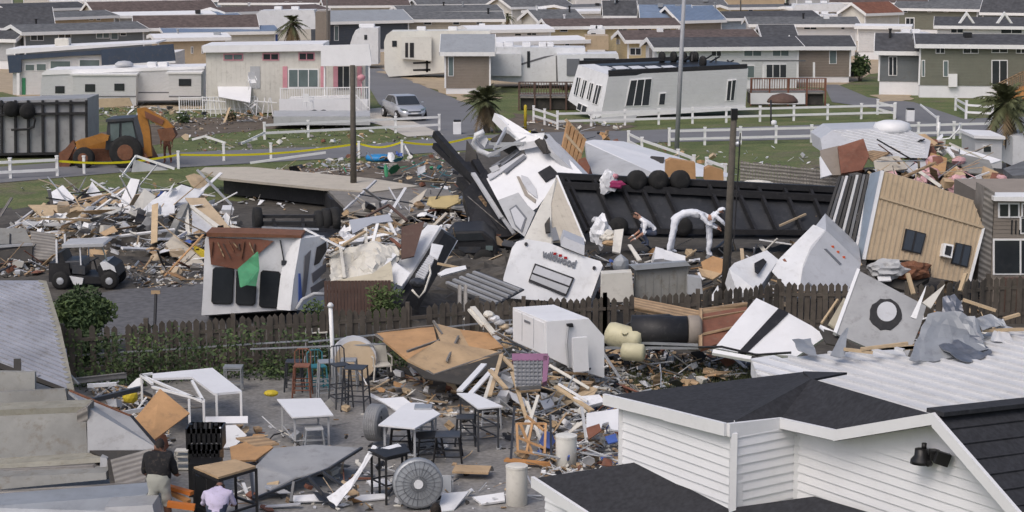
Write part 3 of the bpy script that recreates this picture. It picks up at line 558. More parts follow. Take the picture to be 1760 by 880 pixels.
# folding chairs tossed by the home
def plastic_chair(c, rz, tilt, mat, label, group, s=1.0, arms=True):
    t = E('plastic_chair', label, 'chair', c, group)
    mt = Matrix.Translation(c) @ Matrix.Rotation(rz,4,'Z') @ Matrix.Rotation(tilt,4,'X') @ Matrix.Scale(s,4)
    m = MB(mt); m.box((0,0,.42),(.46,.44,.03)); m.build('seat', mat, t)
    m = MB(mt); m.prism([(-.22,.2,.44),(.22,.2,.44),(.2,.32,.88),(-.2,.32,.88)],(0,.025,0)); m.build('backrest', mat, t)
    for x in (-.2,.2):
        for y in (-.2,.2): MB(mt).bar((x,y,.42),(x*1.2,y*1.2,0),.035).build('leg', mat, t)
        if arms: MB(mt).bar((x*1.15,-.2,.64),(x*1.15,.24,.64),.04,.02).bar((x*1.15,-.2,.42),(x*1.15,-.2,.64),.03).build('armrest', mat, t)
    return t
plastic_chair(Q(432,150,200), .4, .5, 'trim', 'white plastic chair tumbled on the porch rail of the cream home', 'white plastic chairs')
plastic_chair(Q(441,192,200), 2.0, -.6, 'trim', 'white plastic chair on its side below the porch rail', 'white plastic chairs')
plastic_chair(P(530,186,.9), 2.8, 0, 'trim', 'white plastic chair behind the picket railing', 'white plastic chairs')
# small boat on the verge
bt = E('small_boat', 'small grey blue boat on its trailer below the picket railing', 'boat', P(545,203))
pb = VP(203, 545); poly('hull', 'lblue', pb, [(497,171),(602,168),(585,179),(560,187),(520,186),(500,181)], (0,1.3,0), bt)
poly('gunwale', 'trim', pb, [(496,169),(604,166),(603,169),(496,172)], (0,1.4,0), bt, off=.05); poly('keel', 'black', pb, [(520,178),(575,176),(552,184),(540,186)], (0,1,0), bt, off=.04)
for x in (540, 556): c = P(x,206); MB().lathe(c+V((0,0,.3)), [(.3,0),(.3,.2)], 14, axis=(0,1,0)).build('wheel', 'tyre', bt)
# lawn table of the porch & flamingo
m = MB(); c = Q(621,140,200); m.tube([c+V((0,0,-.9)), c], .03); m.lathe(c, [(.05,0),(.22,.15),(.25,.3),(.1,.42)], 10); tag(m.build('garden_ornament', 'pink', smooth=True), 'pink garden ornament on the porch corner', 'ornament')
# ------------------------------------------------------------ car
def car():
    c = P(694, 204); fw = V((math.sin(R(20)), -math.cos(R(20)), 0)); rt = V((-fw.y, fw.x, 0)); rt = -rt
    t = E('parked_car', 'silver four door sedan parked nose forward on the concrete driveway', 'car', c)
    mt = Matrix(((fw.x,rt.x,0,c.x),(fw.y,rt.y,0,c.y),(0,0,1,0.02),(0,0,0,1)))
    # stations along x (front +): (x, half width, z low, z belt)
    st = [(-2.2,.62,.35,.92),(-2.1,.8,.25,1.0),(-1.5,.87,.22,1.03),(-.5,.88,.2,.98),(.5,.88,.2,.95),(1.2,.87,.22,.9),(1.8,.82,.24,.78),(2.15,.68,.28,.66),(2.25,.5,.32,.58)]
    m = MB(mt); vs = []; n = 8
    for x, hw, zl, zb in st:
        zm = (zl+zb)/2; vs += [(x,-hw*.8,zl),(x,-hw,zm),(x,-hw*.96,zb-.06),(x,-hw*.8,zb),(x,hw*.8,zb),(x,hw*.96,zb-.06),(x,hw,zm),(x,hw*.8,zl)]
    m.add(vs, [(i*n+j,i*n+(j+1)%n,(i+1)*n+(j+1)%n,(i+1)*n+j) for i in range(len(st)-1) for j in range(n)]+[tuple(range(n))[::-1],tuple(range((len(st)-1)*n,len(st)*n))])
    m.build('body', 'silver', t, True)
    cb = [(-1.75,.7,1.0),(-1.15,.62,1.38),(.1,.62,1.43),(.45,.64,1.38),(1.15,.72,.92)]
    m = MB(mt); vs = []
    for x, hw, z in cb: vs += [(x,-hw-.0 if z>1.1 else -hw,z),(x,hw,z)]
    vs += [(-1.75,-.78,.98),(-1.75,.78,.98),(1.15,-.78,.9),(1.15,.78,.9)]
    m.add(vs, [(0,1,3,2),(2,3,5,4),(4,5,7,6),(6,7,9,8),(10,0,2,4,6,8,12),(11,13,9,7,5,3,1),(10,11,1,0),(12,8,9,13)])
    m.build('cabin', 'silver', t)
    MB(mt).prism([(.47,-.6,1.37),(.47,.6,1.37),(1.16,.68,.93),(1.16,-.68,.93)],(.015,0,.02)).build('windscreen', 'glass', t)
    for s in (-1,1):
        MB(mt).prism([(.35,s*.655,1.34),(.0,s*.645,1.38),(-.05,s*.72,1.0),(.95,s*.752,.98)],(0,s*.02,0)).build('side_window','glass',t)
        MB(mt).prism([(-.12,s*.645,1.38),(-1.05,s*.645,1.34),(-1.4,s*.73,1.04),(-.14,s*.72,1.0)],(0,s*.02,0)).build('side_window','glass',t)
        MB(mt).prism([(2.2,s*.38,.64),(2.0,s*.76,.74),(1.8,s*.8,.8),(2.12,s*.42,.72)],(.05,s*.02,.0)).build('headlight','glasst',t)
        MB(mt).box((.75,s*.95,1.0),(.14,.16,.1)).build('mirror','silver',t, bev=.02)
        for x in (-1.35,1.4):
            wq = MB(mt).lathe((x,s*.74,.32),[(.33,0),(.34,.1),(.31,.19)],18,axis=(0,s,0)).build('wheel','tyre',t,True)
            MB(mt).lathe((x,s*.93,.32),[(.21,0),(.2,.03),(.04,.04)],12,axis=(0,s,0)).build('rim','silver',wq)
    MB(mt).bb(2.2,2.3,-.42,.42,.34,.44).build('grille','black',t); MB(mt).bb(2.2,2.27,-.38,.38,.56,.62).build('grille','black',t)
    MB(mt).bb(2.28,2.31,-.22,.22,.46,.55).build('licence_plate','whitecln',t)
car()
# ------------------------------------------------------------ palms and shrubs
def leafcloud(m, c, rx, ry, rz, n, s, hollow=.3):
    for _ in range(n):
        while True:
            d = V((random.uniform(-1,1),random.uniform(-1,1),random.uniform(-1,1)))
            if hollow < d.length < 1: break
        p = V(c)+V((d.x*rx,d.y*ry,d.z*rz)); a = V((random.gauss(0,1),random.gauss(0,1),random.gauss(0,1))).normalized(); b = a.orthogonal().normalized()
        k = s*random.uniform(.6,1.4); m.add([p-a*k, p+b*k*.45, p+a*k, p-b*k*.45], [(0,1,2,3)])
def palm(px, g, top, spread, label, lean=0, n=34, droop=1.0):
    b = P(px, g); tp = Q(px+lean, top, g); t = E('palm_tree', label, 'palm tree', b, 'palm trees in the park')
    m = MB(); pts = [b+(tp-b)*i/8+V((math.sin(i)*.03,0,0)) for i in range(9)]; m.tube(pts, [.2-.008*i+.02*(i%2) for i in range(9)], 9); m.build('trunk', 'trunk', t)
    cr = MB(); dr = MB()
    for i in range(n):
        az = i*2.4+random.uniform(-.2,.2); el = R(random.choice([70,50,35,15,-5,-25,-45,-60])+random.uniform(-8,8)); L = spread*random.uniform(.8,1.1)
        mm = dr if el < R(-35) else cr; prev = tp; d = V((math.cos(az)*math.cos(el), math.sin(az)*math.cos(el), math.sin(el)))
        K = 7; ptsf = []
        for k in range(K+1):
            u = k/K; ptsf.append(tp + d*L*u + V((0,0,-1))*droop*L*.55*u*u)
        for k in range(2, K+1):
            a, b2 = ptsf[k-1], ptsf[k]; ax = (b2-a).normalized(); sd = ax.cross(V((0,0,1))); sd = sd.normalized() if sd.length > .05 else V((1,0,0)); u = k/K
            w_ = L*.34*math.sin(math.pi*min(1,u*.85+.12))
            for sgn in (-1,1):
                for j in range(3):
                    o = a.lerp(b2, j/3); e = o + (sd*sgn*.75+ax*.75).normalized()*w_*random.uniform(.7,1.1) - V((0,0,w_*random.uniform(.1,.5)))
                    q = ax*.07*L/2; mm.add([o-q, o+q, e], [(0,1,2)])
        mm.tube([ptsf[0],ptsf[3],ptsf[K]], [.03,.02,.008], 4)
    cr.build('crown', 'leafp', t); dr.build('dry_fronds', 'leafdry', t)
palm(836, 228, 172, 1.6, 'shaggy palm tree standing right of the white bin', lean=-2, n=60, droop=.75)
palm(1737, 294, 176, 1.75, 'dark palm tree in front of the olive green home', lean=-8, n=60, droop=.8)
palm(502, 105, 40, 1.7, 'far palm tree behind the pink shuttered home', n=40)
palm(872, 75, 28, .9, 'small distant palm tree beside the long beige home', n=22)
def shrub(px, g, py, r, label, n=900, s=.12, rz=None, mat='leaf', trunk=True):
    c = Q(px, py, g); b = P(px, g); t = E('shrub', label, 'shrub', b, 'green shrubs')
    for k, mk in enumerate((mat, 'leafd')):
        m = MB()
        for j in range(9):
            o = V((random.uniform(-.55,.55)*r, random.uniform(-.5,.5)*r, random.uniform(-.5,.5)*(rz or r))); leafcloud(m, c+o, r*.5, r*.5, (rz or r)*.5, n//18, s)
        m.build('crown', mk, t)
    m = MB()
    for j in range(5): m.tube([b+V((random.uniform(-.1,.1),0,0)), c+V((random.uniform(-.5,.5)*r, random.uniform(-.4,.4)*r, random.uniform(-.2,.5)*r))], [.04,.012], 5)
    m.build('trunk', 'trunk', t)
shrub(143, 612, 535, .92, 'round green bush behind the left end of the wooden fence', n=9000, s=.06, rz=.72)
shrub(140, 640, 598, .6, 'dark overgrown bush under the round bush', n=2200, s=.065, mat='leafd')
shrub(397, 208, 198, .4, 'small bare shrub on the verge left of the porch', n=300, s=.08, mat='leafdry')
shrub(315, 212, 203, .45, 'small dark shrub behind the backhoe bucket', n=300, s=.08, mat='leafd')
shrub(1478, 140, 112, .9, 'dark shrub between the taupe and slate homes', n=500, s=.2)
# ------------------------------------------------------------ decks on the right
def deck(px0, px1, ytop, g, label, rise=.9, mat='brownwood', dep=2.6):
    A, B = P(px0, g), P(px1, g); zt = Q(px0, ytop, g).z; t = E('deck', label, 'deck', (A+B)/2, 'brown decks between the homes')
    MB().bb(A.x, B.x, A.y, A.y+dep, zt-.14, zt).build('platform', 'greywood', t)
    for i in range(5):
        x = A.x+(B.x-A.x)*i/4; MB().bb(x-.05, x+.05, A.y-.06, A.y+.04, 0, zt+rise).build('post', mat, t)
    m = MB(); m.bb(A.x, B.x, A.y-.02, A.y+.05, zt+rise-.06, zt+rise); m.bb(A.x, B.x, A.y-.02, A.y+.03, zt+.1, zt+.16); m.build('top_rail', mat, t)
    m = MB(); n = int((B.x-A.x)/.16)
    for i in range(n): x = A.x+(B.x-A.x)*(i+.5)/n; m.bb(x-.02, x+.02, A.y, A.y+.03, zt+.1, zt+rise-.05)
    m.build('balusters', mat, t); MB().bb(A.x+.1, B.x-.1, A.y+.2, A.y+dep, .05, zt-.16).build('underside', 'dark_and_shade', t)  # dark block below the platform, the shade there put into its colour
    return t
deck(892, 1000, 165, 190, 'dark brown deck with railing behind the yellow bollard')
deck(1290, 1418, 158, 182, 'brown deck with railing right of the upended white home', mat='redbrown')
poly('deck_skirt', 'whitecln', VP(184), rc(1290,160,1384,179), .05, label='white skirting below the brown deck at right', cat='skirting')
def arch(px, g, w_, h, label, mat='brownwood'):
    c = P(px, g, .9); m = MB(); m.lathe(c, [(w_,0),(w_*.95,h*.3),(w_*.7,h*.75),(w_*.2,h)], 14); tag(m.build('grill_cover', mat, smooth=True), label, 'cover')
arch(1345, 176, .95, .55, 'brown rounded cover on the deck by the sliding door')
# right edge: home wing & black car far
poly('dark_vehicle', 'black', VP(132), [(1454,122),(1460,116),(1474,116),(1480,124),(1480,130),(1452,130)], 1.6, label='dark parked vehicle beside the taupe home', cat='vehicle')
# ------------------------------------------------------------ upended white home
def flipped():
    t = E('upended_home', 'white park home thrown upside down with its black chassis on top', 'wrecked home', P(1130,208))
    g = 206; pf = PL((1045,128,g),(1285,118,g-4),(1035,196,g))
    fr = [(1046,129),(1286,118),(1281,186),(1033,200)]
    poly('wall', 'sidingw', pf, fr, (0,3.2,0), t)
    pe = PL((1046,129,g),(994,112,g-6),(1033,200,g)); MBx = [pe(*p) for p in [(1046,129),(994,111),(976,172),(1020,204),(1033,200)]]
    MB().prism(MBx, V((1.0,.6,0))).build('end_wall', 'white', t)
    for r_ in ([(994,132),(1000,133),(994,166),(986,163)],[(1003,136),(1011,138),(1004,170),(996,167)],[(1014,141),(1022,143),(1016,174),(1008,171)],[(1025,145),(1036,147),(1028,181),(1018,178)],[(994,176),(1011,183),(1008,197),(991,188)]): window(t, pe, r_, fr='trim', fw=1.2, mul=1)
    for r_, mu in (([(1083,137),(1121,134),(1116,182),(1074,183)],2),([(1133,160),(1145,159),(1143,181),(1131,181)],0),([(1250,138),(1266,136),(1262,173),(1247,174)],1)): window(t, pf, r_, fw=1.4, mul=mu)
    # chassis on top (the floor of the home)
    top = PL((1046,129,g),(1286,118,g-4),(996,111,190))
    poly('underfloor', 'belly', top, [(1046,129),(1284,118),(1268,108),(1180,101),(994,110)], .12, t, off=.02)
    for k in range(5):
        x = 1018+k*28; poly('floor_panel', 'white', top, [(x+6,116.5-k*.3),(x+24,115.6-k*.3),(x+36,119.6-k*.3),(x+14,121-k*.3)], .04, t, off=.08)
    for a, b in (((1046,128,g),(1284,117,g-4)),((996,111,193),(1190,103,190))):
        A, B = Q(*a), Q(*b); MB().bar(A+V((0,.1,.12)), B+V((0,.1,.12)), .18, .24).build('chassis_beam', 'black', t)
    for x in (1135,1155,1172,1188,1205,1192): 
        y = 104 if x != 1205 else 112
        c = Q(x, y, 190 if x < 1200 else 197)
        MB().lathe(c+V((0,0,.2)), [(.16,-.02),(.34,0),(.38,.1),(.34,.22),(.16,.24)], 16, axis=(1,.35,0)).build('wheel', 'tyre', t, True)
    for i in range(7): a = Q(1175+i*14, 104+i*1.6, 192); MB().bar(a, a+V((random.uniform(-.5,1.0), .3, random.uniform(.2,.5))), .08).build('strut', 'black', t)
    poly('fascia', 'trim', pf, [(1033,196),(1281,183),(1281,188),(1033,203)], .1, t, off=.12)
    poly('torn_skirt', 'rvgrey', VP(211), [(1022,203),(1095,198),(1090,210),(1030,212)], .1, t)
    return t
flipped()
# ------------------------------------------------------------ overturned caravan belly at left
t = E('overturned_trailer', 'overturned trailer showing its black frame and silver belly at the left edge', 'wrecked trailer', P(60,272))
pb = VP(272, 60, 3); poly('belly', 'sheetmetal', pb, [(-60,176),(150,169),(151,262),(-60,270)], (0,2.6,0), t)
for x in (3, 27, 49, 74, 98, 122, 149): poly('crossmember', 'black', pb, [(x-2,172),(x+2,172),(x+2.5,264),(x-1.5,264)], .14, t, off=.16)
for y in (176, 194, 262): poly('frame_rail', 'black', pb, [(-60,y+2),(150,y-2),(150,y+2),(-60,y+6)], .16, t, off=.2)
for x, y in ((48,190),(20,186)): c = pb(x,y)+pb.n*.3; MB().lathe(c, [(.18,0),(.38,.02),(.4,.15),(.36,.26),(.1,.27)], 16, axis=(.6,-1,0)).build('wheel','tyre',t,True)
m = MB(); m.tube([pb(x,y)+pb.n*.35 for x,y in ((22,222),(50,221),(60,217),(63,205),(58,196))], .06, 6); m.build('pipe','black',t)
# backhoe
def backhoe():
    t = E('backhoe', 'weathered orange backhoe loader with dark cab behind the yellow tape', 'backhoe', P(200,286)); p = VP(286,200); o = 0
    ob = lambda nm, mk, px, d=.9, off=0, bev=0: poly(nm, mk, p, px, (0,d,0), t, off=off, bev=bev)
    ob('bonnet','orange',[(128,244),(170,236),(190,238),(190,262),(130,262)],1.0,-.5); ob('frame','rust',[(125,258),(252,256),(262,276),(120,280)],1.2,-.3)
    ob('loader_arm','orange',[(130,243),(176,228),(190,232),(188,240),(136,256)],.2,.35); ob('loader_arm','rust',[(108,262),(128,240),(134,246),(118,276)],.25,.35)
    ob('bucket','rust',[(104,262),(112,256),(124,280),(120,287),(100,286)],1.9,.3)
    cab = ob('cab','darkmetal',[(184,210),(228,206),(238,244),(240,258),(180,258)],1.5,-.1)
    for q in ([(189,213),(205,212),(204,240),(190,243)],[(209,212),(227,209),(234,243),(209,243)]): poly('cab_window','glasst',p,q,.04,cab,off=-.04)
    ob('cab_roof','darkmetal',[(182,205),(230,202),(231,207),(182,210)],1.7,.05)
    ob('boom','orange',[(236,186),(250,188),(258,222),(262,268),(250,270),(246,232),(238,204)],.3,.1)
    ob('dipper','orange',[(238,186),(250,184),(288,206),(300,218),(294,224),(270,212),(248,200)],.28,.2); ob('dipper_plate','redbrown',[(250,190),(284,206),(280,214),(252,202)],.3,.24)
    ob('digging_bucket','rust',[(272,222),(298,218),(304,232),(296,242),(278,240)],.6,.3)
    for x,y,r_ in ((222,268,.78),(150,278,.5)):
        c = Q(x,y,286)+V((0,-.45,0)); wq = MB().lathe(V((c.x,c.y,r_*.98)), [(r_*.8,-.0),(r_,.06),(r_,.38),(r_*.8,.42)], 22, axis=(0,-1,0)).build('wheel','tyre',t,True)
        MB().lathe(V((c.x,c.y-.4,r_*.98)), [(r_*.5,0),(r_*.48,.05),(.08,.06)], 14, axis=(0,-1,0)).build('rim','rust',wq)
    m = MB(); m.tube([p(252,262)+V((0,-.5,0)), p(262,280)+V((0,-.8,0))], .07); m.build('stabiliser','rust',t)
backhoe()

# ---- more campers and roof clutter far back
FB = [((1010,52),(1040,50),'white','by the yellow home roof'),((1385,27),(1440,25),'whitecln','behind the light blue gabled home'),((1090,18),(1160,17),'offwhite','beyond the blue roofs'),((470,8),(540,7),'white','under the top left roofs'),((905,17),(985,16),'white','behind the small palm'),((120,10),(200,8),'offwhite','among the far left roofs'),((1545,58),(1600,57),'white','beside the olive green home')]
for (x0,y0),(x1,y1),mk,lb in FB:
    g = (y0+26)/(1-2.6/10.8); rv([(x0,y0+4),(x0+4,y0),(x1,y1),(x1,g-3),(x0,g-3)], g, 'small far camper '+lb, mk, group='small campers far back', wins=[(x0+6,y0+5,x0+14,y0+9)])
rv_r = random.Random(5)
for t in HOMES:
    rf = [c for c in t.children if c.name.startswith('roof')]
    if not rf or rv_r.random() < .35: continue
    co = [v.co for v in rf[0].data.vertices]; mx = max(c.z for c in co); xs = [c.x for c in co]; ys = [c.y for c in co if c.z > mx-.05]
    for k in range(rv_r.choice([1,1,2])):
        x = rv_r.uniform(min(xs)+1,max(xs)-1); yy = sum(ys)/len(ys)-rv_r.uniform(.1,.7); o0 = ORG[t.name]; m = MB()
        if rv_r.random() < .6: m.lathe(o0+V((x,yy,mx-.25)),[(.09,0),(.09,.5),(.14,.52),(.14,.6)],8)
        else: m.box(o0+V((x,yy,mx-.05)),(.5,.5,.35))
        m.build('roof_vent',rv_r.choice(['whitecln','galv','black']),t)
# ============================================================ middle wreckage
def T(name, label, cat, px, g, group=None): return E(name, label, cat, P(px, g), group)
def panel(pts3, mat, label, th=.04, cat='panel', name='wall_panel', group=None, parent=None, uv=None, rib=None):
    """loose panel: list of (px, py, g)"""
    pts = [Q(*p) for p in pts3]; n = (pts[1]-pts[0]).cross(pts[2]-pts[0]).normalized(); n = -n if n.dot(CAM-pts[0]) < 0 else n
    o = MB().prism(pts, -n*th).build(name, mat, parent, uvdir=uv or (pts[1]-pts[0]))
    if not parent: tag(o, label, cat, group)
    if rib:
        m = MB(); pl = PLN(pts[0], n); ribs(m, pl, pts, pts[1]-pts[0] if rib[3] == 0 else pts[-1]-pts[0], rib[0], rib[1], rib[2]); m.build('rib', mat, o)
    return o
def beam(a, b, mat, label, w_=.1, h=None, cat='board', name='board', group=None, parent=None):
    o = MB().bar(Q(*a), Q(*b), w_, h).build(name, mat, parent, uvdir=Q(*b)-Q(*a))
    if not parent: tag(o, label, cat, group)
    return o
def crumple(c, r, mat, label, cat, name, group=None, sq=(1,1,.6), n=26, jag=.35, parent=None):
    m = bmesh.new(); bmesh.ops.create_icosphere(m, subdivisions=3 if r > .25 else 2, radius=1)
    ph = [(V((random.gauss(0,1),random.gauss(0,1),random.gauss(0,1)))*random.uniform(1,4.5), random.uniform(0,6)) for _ in range(9)]
    vs = []
    for v in m.verts:
        d = v.co.normalized(); k = 1+jag*sum(abs(math.sin(d.dot(a)+f))-.5 for a, f in ph)/4; vs.append(V(c)+V((d.x*r*sq[0]*k, d.y*r*sq[1]*k, d.z*r*sq[2]*k)))
    fs = [tuple(v.index for v in f.verts) for f in m.faces]; m.free()
    o = MB().add(vs, fs).build(name, mat, parent)
    if not parent: tag(o, label, cat, group)
    return o
def mound(name, px, mat, hgt, base=0, seed=0, z0=0.01):
    """heap of dark small wreckage that carries the loose pieces: px ground outline"""
    rnd = random.Random(seed); pts = [P(*p) for p in px]; x0, x1 = min(p.x for p in pts), max(p.x for p in pts); y0, y1 = min(p.y for p in pts), max(p.y for p in pts)
    p2 = [(p.x, p.y) for p in pts]; st = .35; nx = int((x1-x0)/st)+2; ny = int((y1-y0)/st)+2; vs = []; fs = []
    def inside(x, y): return any(a <= x <= b for a, b in clip(p2, y))
    cen = V((sum(p.x for p in pts)/len(pts), sum(p.y for p in pts)/len(pts)))
    for j in range(ny):
        for i in range(nx):
            x, y = x0+i*st, y0+j*st; ins = inside(x, y)
            d = 1
            if ins:
                for r_ in (1,2,3,4):
                    if not all(inside(x+a*st*r_, y+b*st*r_) for a, b in ((1,0),(-1,0),(0,1),(0,-1))): break
                    d += 1
            z = (hgt*d/5*rnd.uniform(.45,1.1) if ins else -.3)+z0
            vs.append((x+rnd.uniform(-.1,.1), y+rnd.uniform(-.1,.1), z))
    fs = [(j*nx+i, j*nx+i+1, (j+1)*nx+i+1, (j+1)*nx+i) for j in range(ny-1) for i in range(nx-1) if max(vs[k][2] for k in (j*nx+i, j*nx+i+1, (j+1)*nx+i+1, (j+1)*nx+i)) > -.1]
    o = MB().add(vs, fs).build(name, mat); o['kind'] = 'stuff'; return tag(o, 'heap of small dark wreckage and soil under the broken pieces', 'rubble')
mound('rubble', [(20,385),(90,352),(230,345),(340,350),(420,380),(430,430),(330,452),(180,445),(60,420)], 'mud', .55, seed=1)
mound('rubble', [(560,400),(700,350),(790,370),(870,400),(960,430),(990,500),(860,520),(700,560),(560,550)], 'mud', .45, seed=2)
mound('rubble', [(980,445),(1200,440),(1480,420),(1500,470),(1300,520),(1180,540),(1000,530)], 'mud', .5, seed=3)
mound('rubble', [(640,640),(760,600),(880,600),(960,640),(1040,680),(1030,740),(900,730),(760,680)], 'mud', .3, seed=4)
mound('rubble', [(1430,345),(1500,325),(1660,325),(1770,350),(1780,460),(1500,450),(1440,410)], 'mud', 1.3, seed=5)
# ---- platform slab
t = T('floor_platform', 'long grey floor slab of a vanished home lying by the dark wooden pole', 'platform', 560, 350)
h1 = HP(.85); pts = [h1(*p) for p in [(555,318),(620,312),(770,326),(790,348),(700,372),(600,362)]]
MB().prism(pts, (0,0,-.14)).build('deck_floor', 'greywood', t); pts = [h1(*p) for p in [(344,296),(352,290),(430,289),(640,309),(720,322),(640,332),(556,326),(380,308)]]; pts = [p+V((0,0,.06)) for p in pts]
MB().prism(pts, (0,0,-.1)).build('deck_floor', 'beige', t, uvdir=(1,.2,0))
MB().prism([HP(.72)(*p) for p in [(384,308),(556,326),(568,342),(700,374),(740,356),(690,336),(560,318),(430,303)]], (0,0,-.62)).build('chassis', 'black', t)
# ---- left pile: named large sheets
G1 = 'sheets and boards of the left debris pile'
panel([(243,362,408),(262,344,402),(312,317,396),(350,329,396),(330,350,402),(300,352,405),(300,366,408),(262,378,412)], 'white', 'big white crumpled wall sheet on top of the left pile', group=G1)
panel([(262,345,400),(300,346,400),(322,352,404),(285,360,404)], 'rvgrey', 'thin folded grey sheet lying across the big white sheet', group=G1)
panel([(225,306,398),(240,309,398),(222,366,404),(196,366,404)], 'whitecln', 'tall white board standing up in the left pile', th=.09, group=G1)
panel([(232,312,397),(241,309,397),(226,362,402),(218,362,402)], 'greywood', 'dark grey frame leaning behind the tall white board', th=.05, group=G1)
panel([(248,324,400),(268,337,400),(244,376,408),(220,366,408)], 'offwhite', 'square off-white panel leaning right of the tall white board', group=G1)
panel([(48,352,395),(148,352,395),(148,374,405),(72,373,405),(60,362,400)], 'lumber', 'flat tan plywood sheet at the left end of the pile', group=G1)
panel([(70,373,405),(138,370,404),(142,398,412),(150,412,418),(122,410,418)], 'offwhite', 'slatted off-white ceiling panel sliding off the pile', group=G1, rib=(.22,.02,.05,0))
panel([(148,334,390),(186,337,390),(182,352,396),(150,353,396)], 'card', 'brown cardboard box flap in the left pile', group=G1)
panel([(88,330,388),(108,318,386),(130,342,390),(92,350,392)], 'whitecloth', 'white torn sheet near the back of the left pile', group=G1)
panel([(150,330,390),(158,312,388),(176,334,390),(156,340,392)], 'whitecloth', 'white jagged sheet pointing upward behind the cardboard', group=G1)
for i, (a, b, k, w_) in enumerate((((160,365,402),(215,325,394),'trim',.12),((150,358,400),(205,322,392),'rvgrey',.1),((170,368,404),(222,335,398),'offwhite',.1),((186,372,406),(230,342,400),'greywood',.12),((230,382,410),(285,330,398),'trim',.1),((168,340,390),(230,318,388),'lumber',.18),((100,366,402),(150,326,392),'black',.06),((80,340,390),(160,352,396),'black',.05),((140,372,403),(141,402,412),'black',.06),((0,372,390),(20,340,380),'greywood',.1),((0,398,410),(70,370,402),'rvgrey',.08),((30,382,400),(60,360,395),'rvgrey',.1))):
    beam(a, b, k, ['slim white board propped diagonally','slim grey board propped diagonally','second off-white board propped diagonally','weathered board under the propped ones','white trim leaning on the big white sheet','long tan board behind the pile','thin black rod crossing the plywood','thin black rod at the back','short black rod by the slatted panel','grey plank standing at the far left edge','long grey pipe at the left end','short grey pipe at the left end'][i]+' in the left pile', w_, .05, group=G1)
panel([(232,382,415),(290,372,412),(284,430,428),(225,432,428)],'dark_and_shade','dark gap inside the left pile under the white sheets',.05,group=G1)  # panel whose near-black colour paints the shade between the sheets
panel([(185,388,412),(218,378,410),(208,402,416),(194,410,418)], 'greyw', 'grey sink-like box front in the left pile', th=.3, group=G1, cat='box', name='cabinet')
panel([(150,385,410),(170,380,410),(180,400,414),(160,404,414)], 'white', 'small white jug-like lump in the left pile', th=.25, group=G1, cat='box', name='appliance')
panel([(150,428,440),(260,434,440),(350,440,446),(352,446,446),(240,444,442),(150,436,441)], 'ply', 'long thin plywood floor with a dark gap beneath in the left pile', th=.1, group=G1)
panel([(160,437,452),(350,447,452),(350,470,460),(200,468,460)], 'dark_and_shade', 'dark void panel under the long plywood floor', th=.05, group=G1)  # shade below the floor put into the colour of a dark panel
panel([(275,424,440),(312,352,420),(324,348,420),(326,356,420),(286,430,442)], 'conc_dirty', 'long cream beam forming an A-frame at the right of the pile', th=.14, group=G1, cat='beam', name='beam')
panel([(316,354,420),(323,352,420),(328,425,436),(321,424,436)], 'offwhite', 'upright cream post of the A-frame', th=.1, group=G1, cat='beam', name='beam')
panel([(322,352,419),(330,352,419),(384,392,430),(372,392,430)], 'offwhite', 'right sloping rafter of the A-frame', th=.1, group=G1, cat='beam', name='beam')
panel([(284,420,448),(300,402,444),(345,444,455),(352,455,458),(322,458,458)], 'beige', 'pale pinkish door panel slipping off the A-frame', th=.08, group=G1)
panel([(318,340,412),(352,340,412),(380,372,422),(398,395,428),(370,395,428),(340,372,420)], 'tan', 'tan ceiling panel hanging right of the A-frame', group=G1)
panel([(395,385,420),(425,395,424),(400,402,426)], 'offwhite', 'small pale panel behind the camper roof', group=G1)
panel([(330,352,418),(372,390,428),(344,430,440),(330,430,440)], 'rvgrey', 'grey wall sheet seen through the A-frame', group=G1)
panel([(326,428,446),(345,405,440),(348,408,440),(330,432,446)], 'lumber', 'thin yellow stud leaning by the A-frame', th=.08, group=G1)
panel([(330,420,444),(352,430,448),(352,445,450),(336,436,450)], 'yellowp', 'small mustard yellow board beside the camper', group=G1)
panel([(222,478,478),(262,468,468),(318,472,472),(282,486,486)], 'redbrown', 'red brown plywood sheet flat on the asphalt', th=.03)
panel([(203,500,500),(218,486,486),(285,492,492),(282,506,506),(230,506,506)], 'ply', 'yellow plywood sheet flat beside the golf cart', th=.03)
panel([(262,478,478),(345,462,462),(350,474,474),(300,486,486),(278,492,492)], 'beige', 'pale vinyl sheet flat on the asphalt beside the camper', th=.03)
q = Q(268,447,452); m = MB(); m.lathe(q+V((0,0,-.25)), [(.1,0),(.2,.1),(.22,.3),(.14,.42),(.05,.46)], 12); tag(m.build('lamp_globe', 'tan', smooth=True), 'round tan pot under the long plywood floor', 'pot')
beam((258,455,455),(290,447,453),'silver','bent silver strip below the tan pot',.08,.04,'strip','strip'); beam((245,462,458),(300,452,454),'greyw','grey bent pipe near the brown plywood',.07,.05,'pipe','pipe')
# dark hut on the left edge
t = T('lean_to', 'collapsed brown lean-to at the left edge behind the metal roof', 'shed', 40, 452)
panel([(-20,392,440),(42,392,440),(56,418,448),(-20,420,450)], 'conc_dirty', '', .06, name='roof', parent=t); panel([(52,396,445),(95,402,446),(96,446,456),(56,446,456)], 'greywood', '', .1, name='wall', parent=t)
panel([(-20,421,452),(56,421,452),(54,452,460),(-20,455,460)], 'dark_and_shade', '', .5, name='wall', parent=t); beam((-10,424,455),(56,420,452),'greyw','',.08,name='beam',parent=t); beam((18,395,440),(17,450,460),'black','',.06,name='post',parent=t)
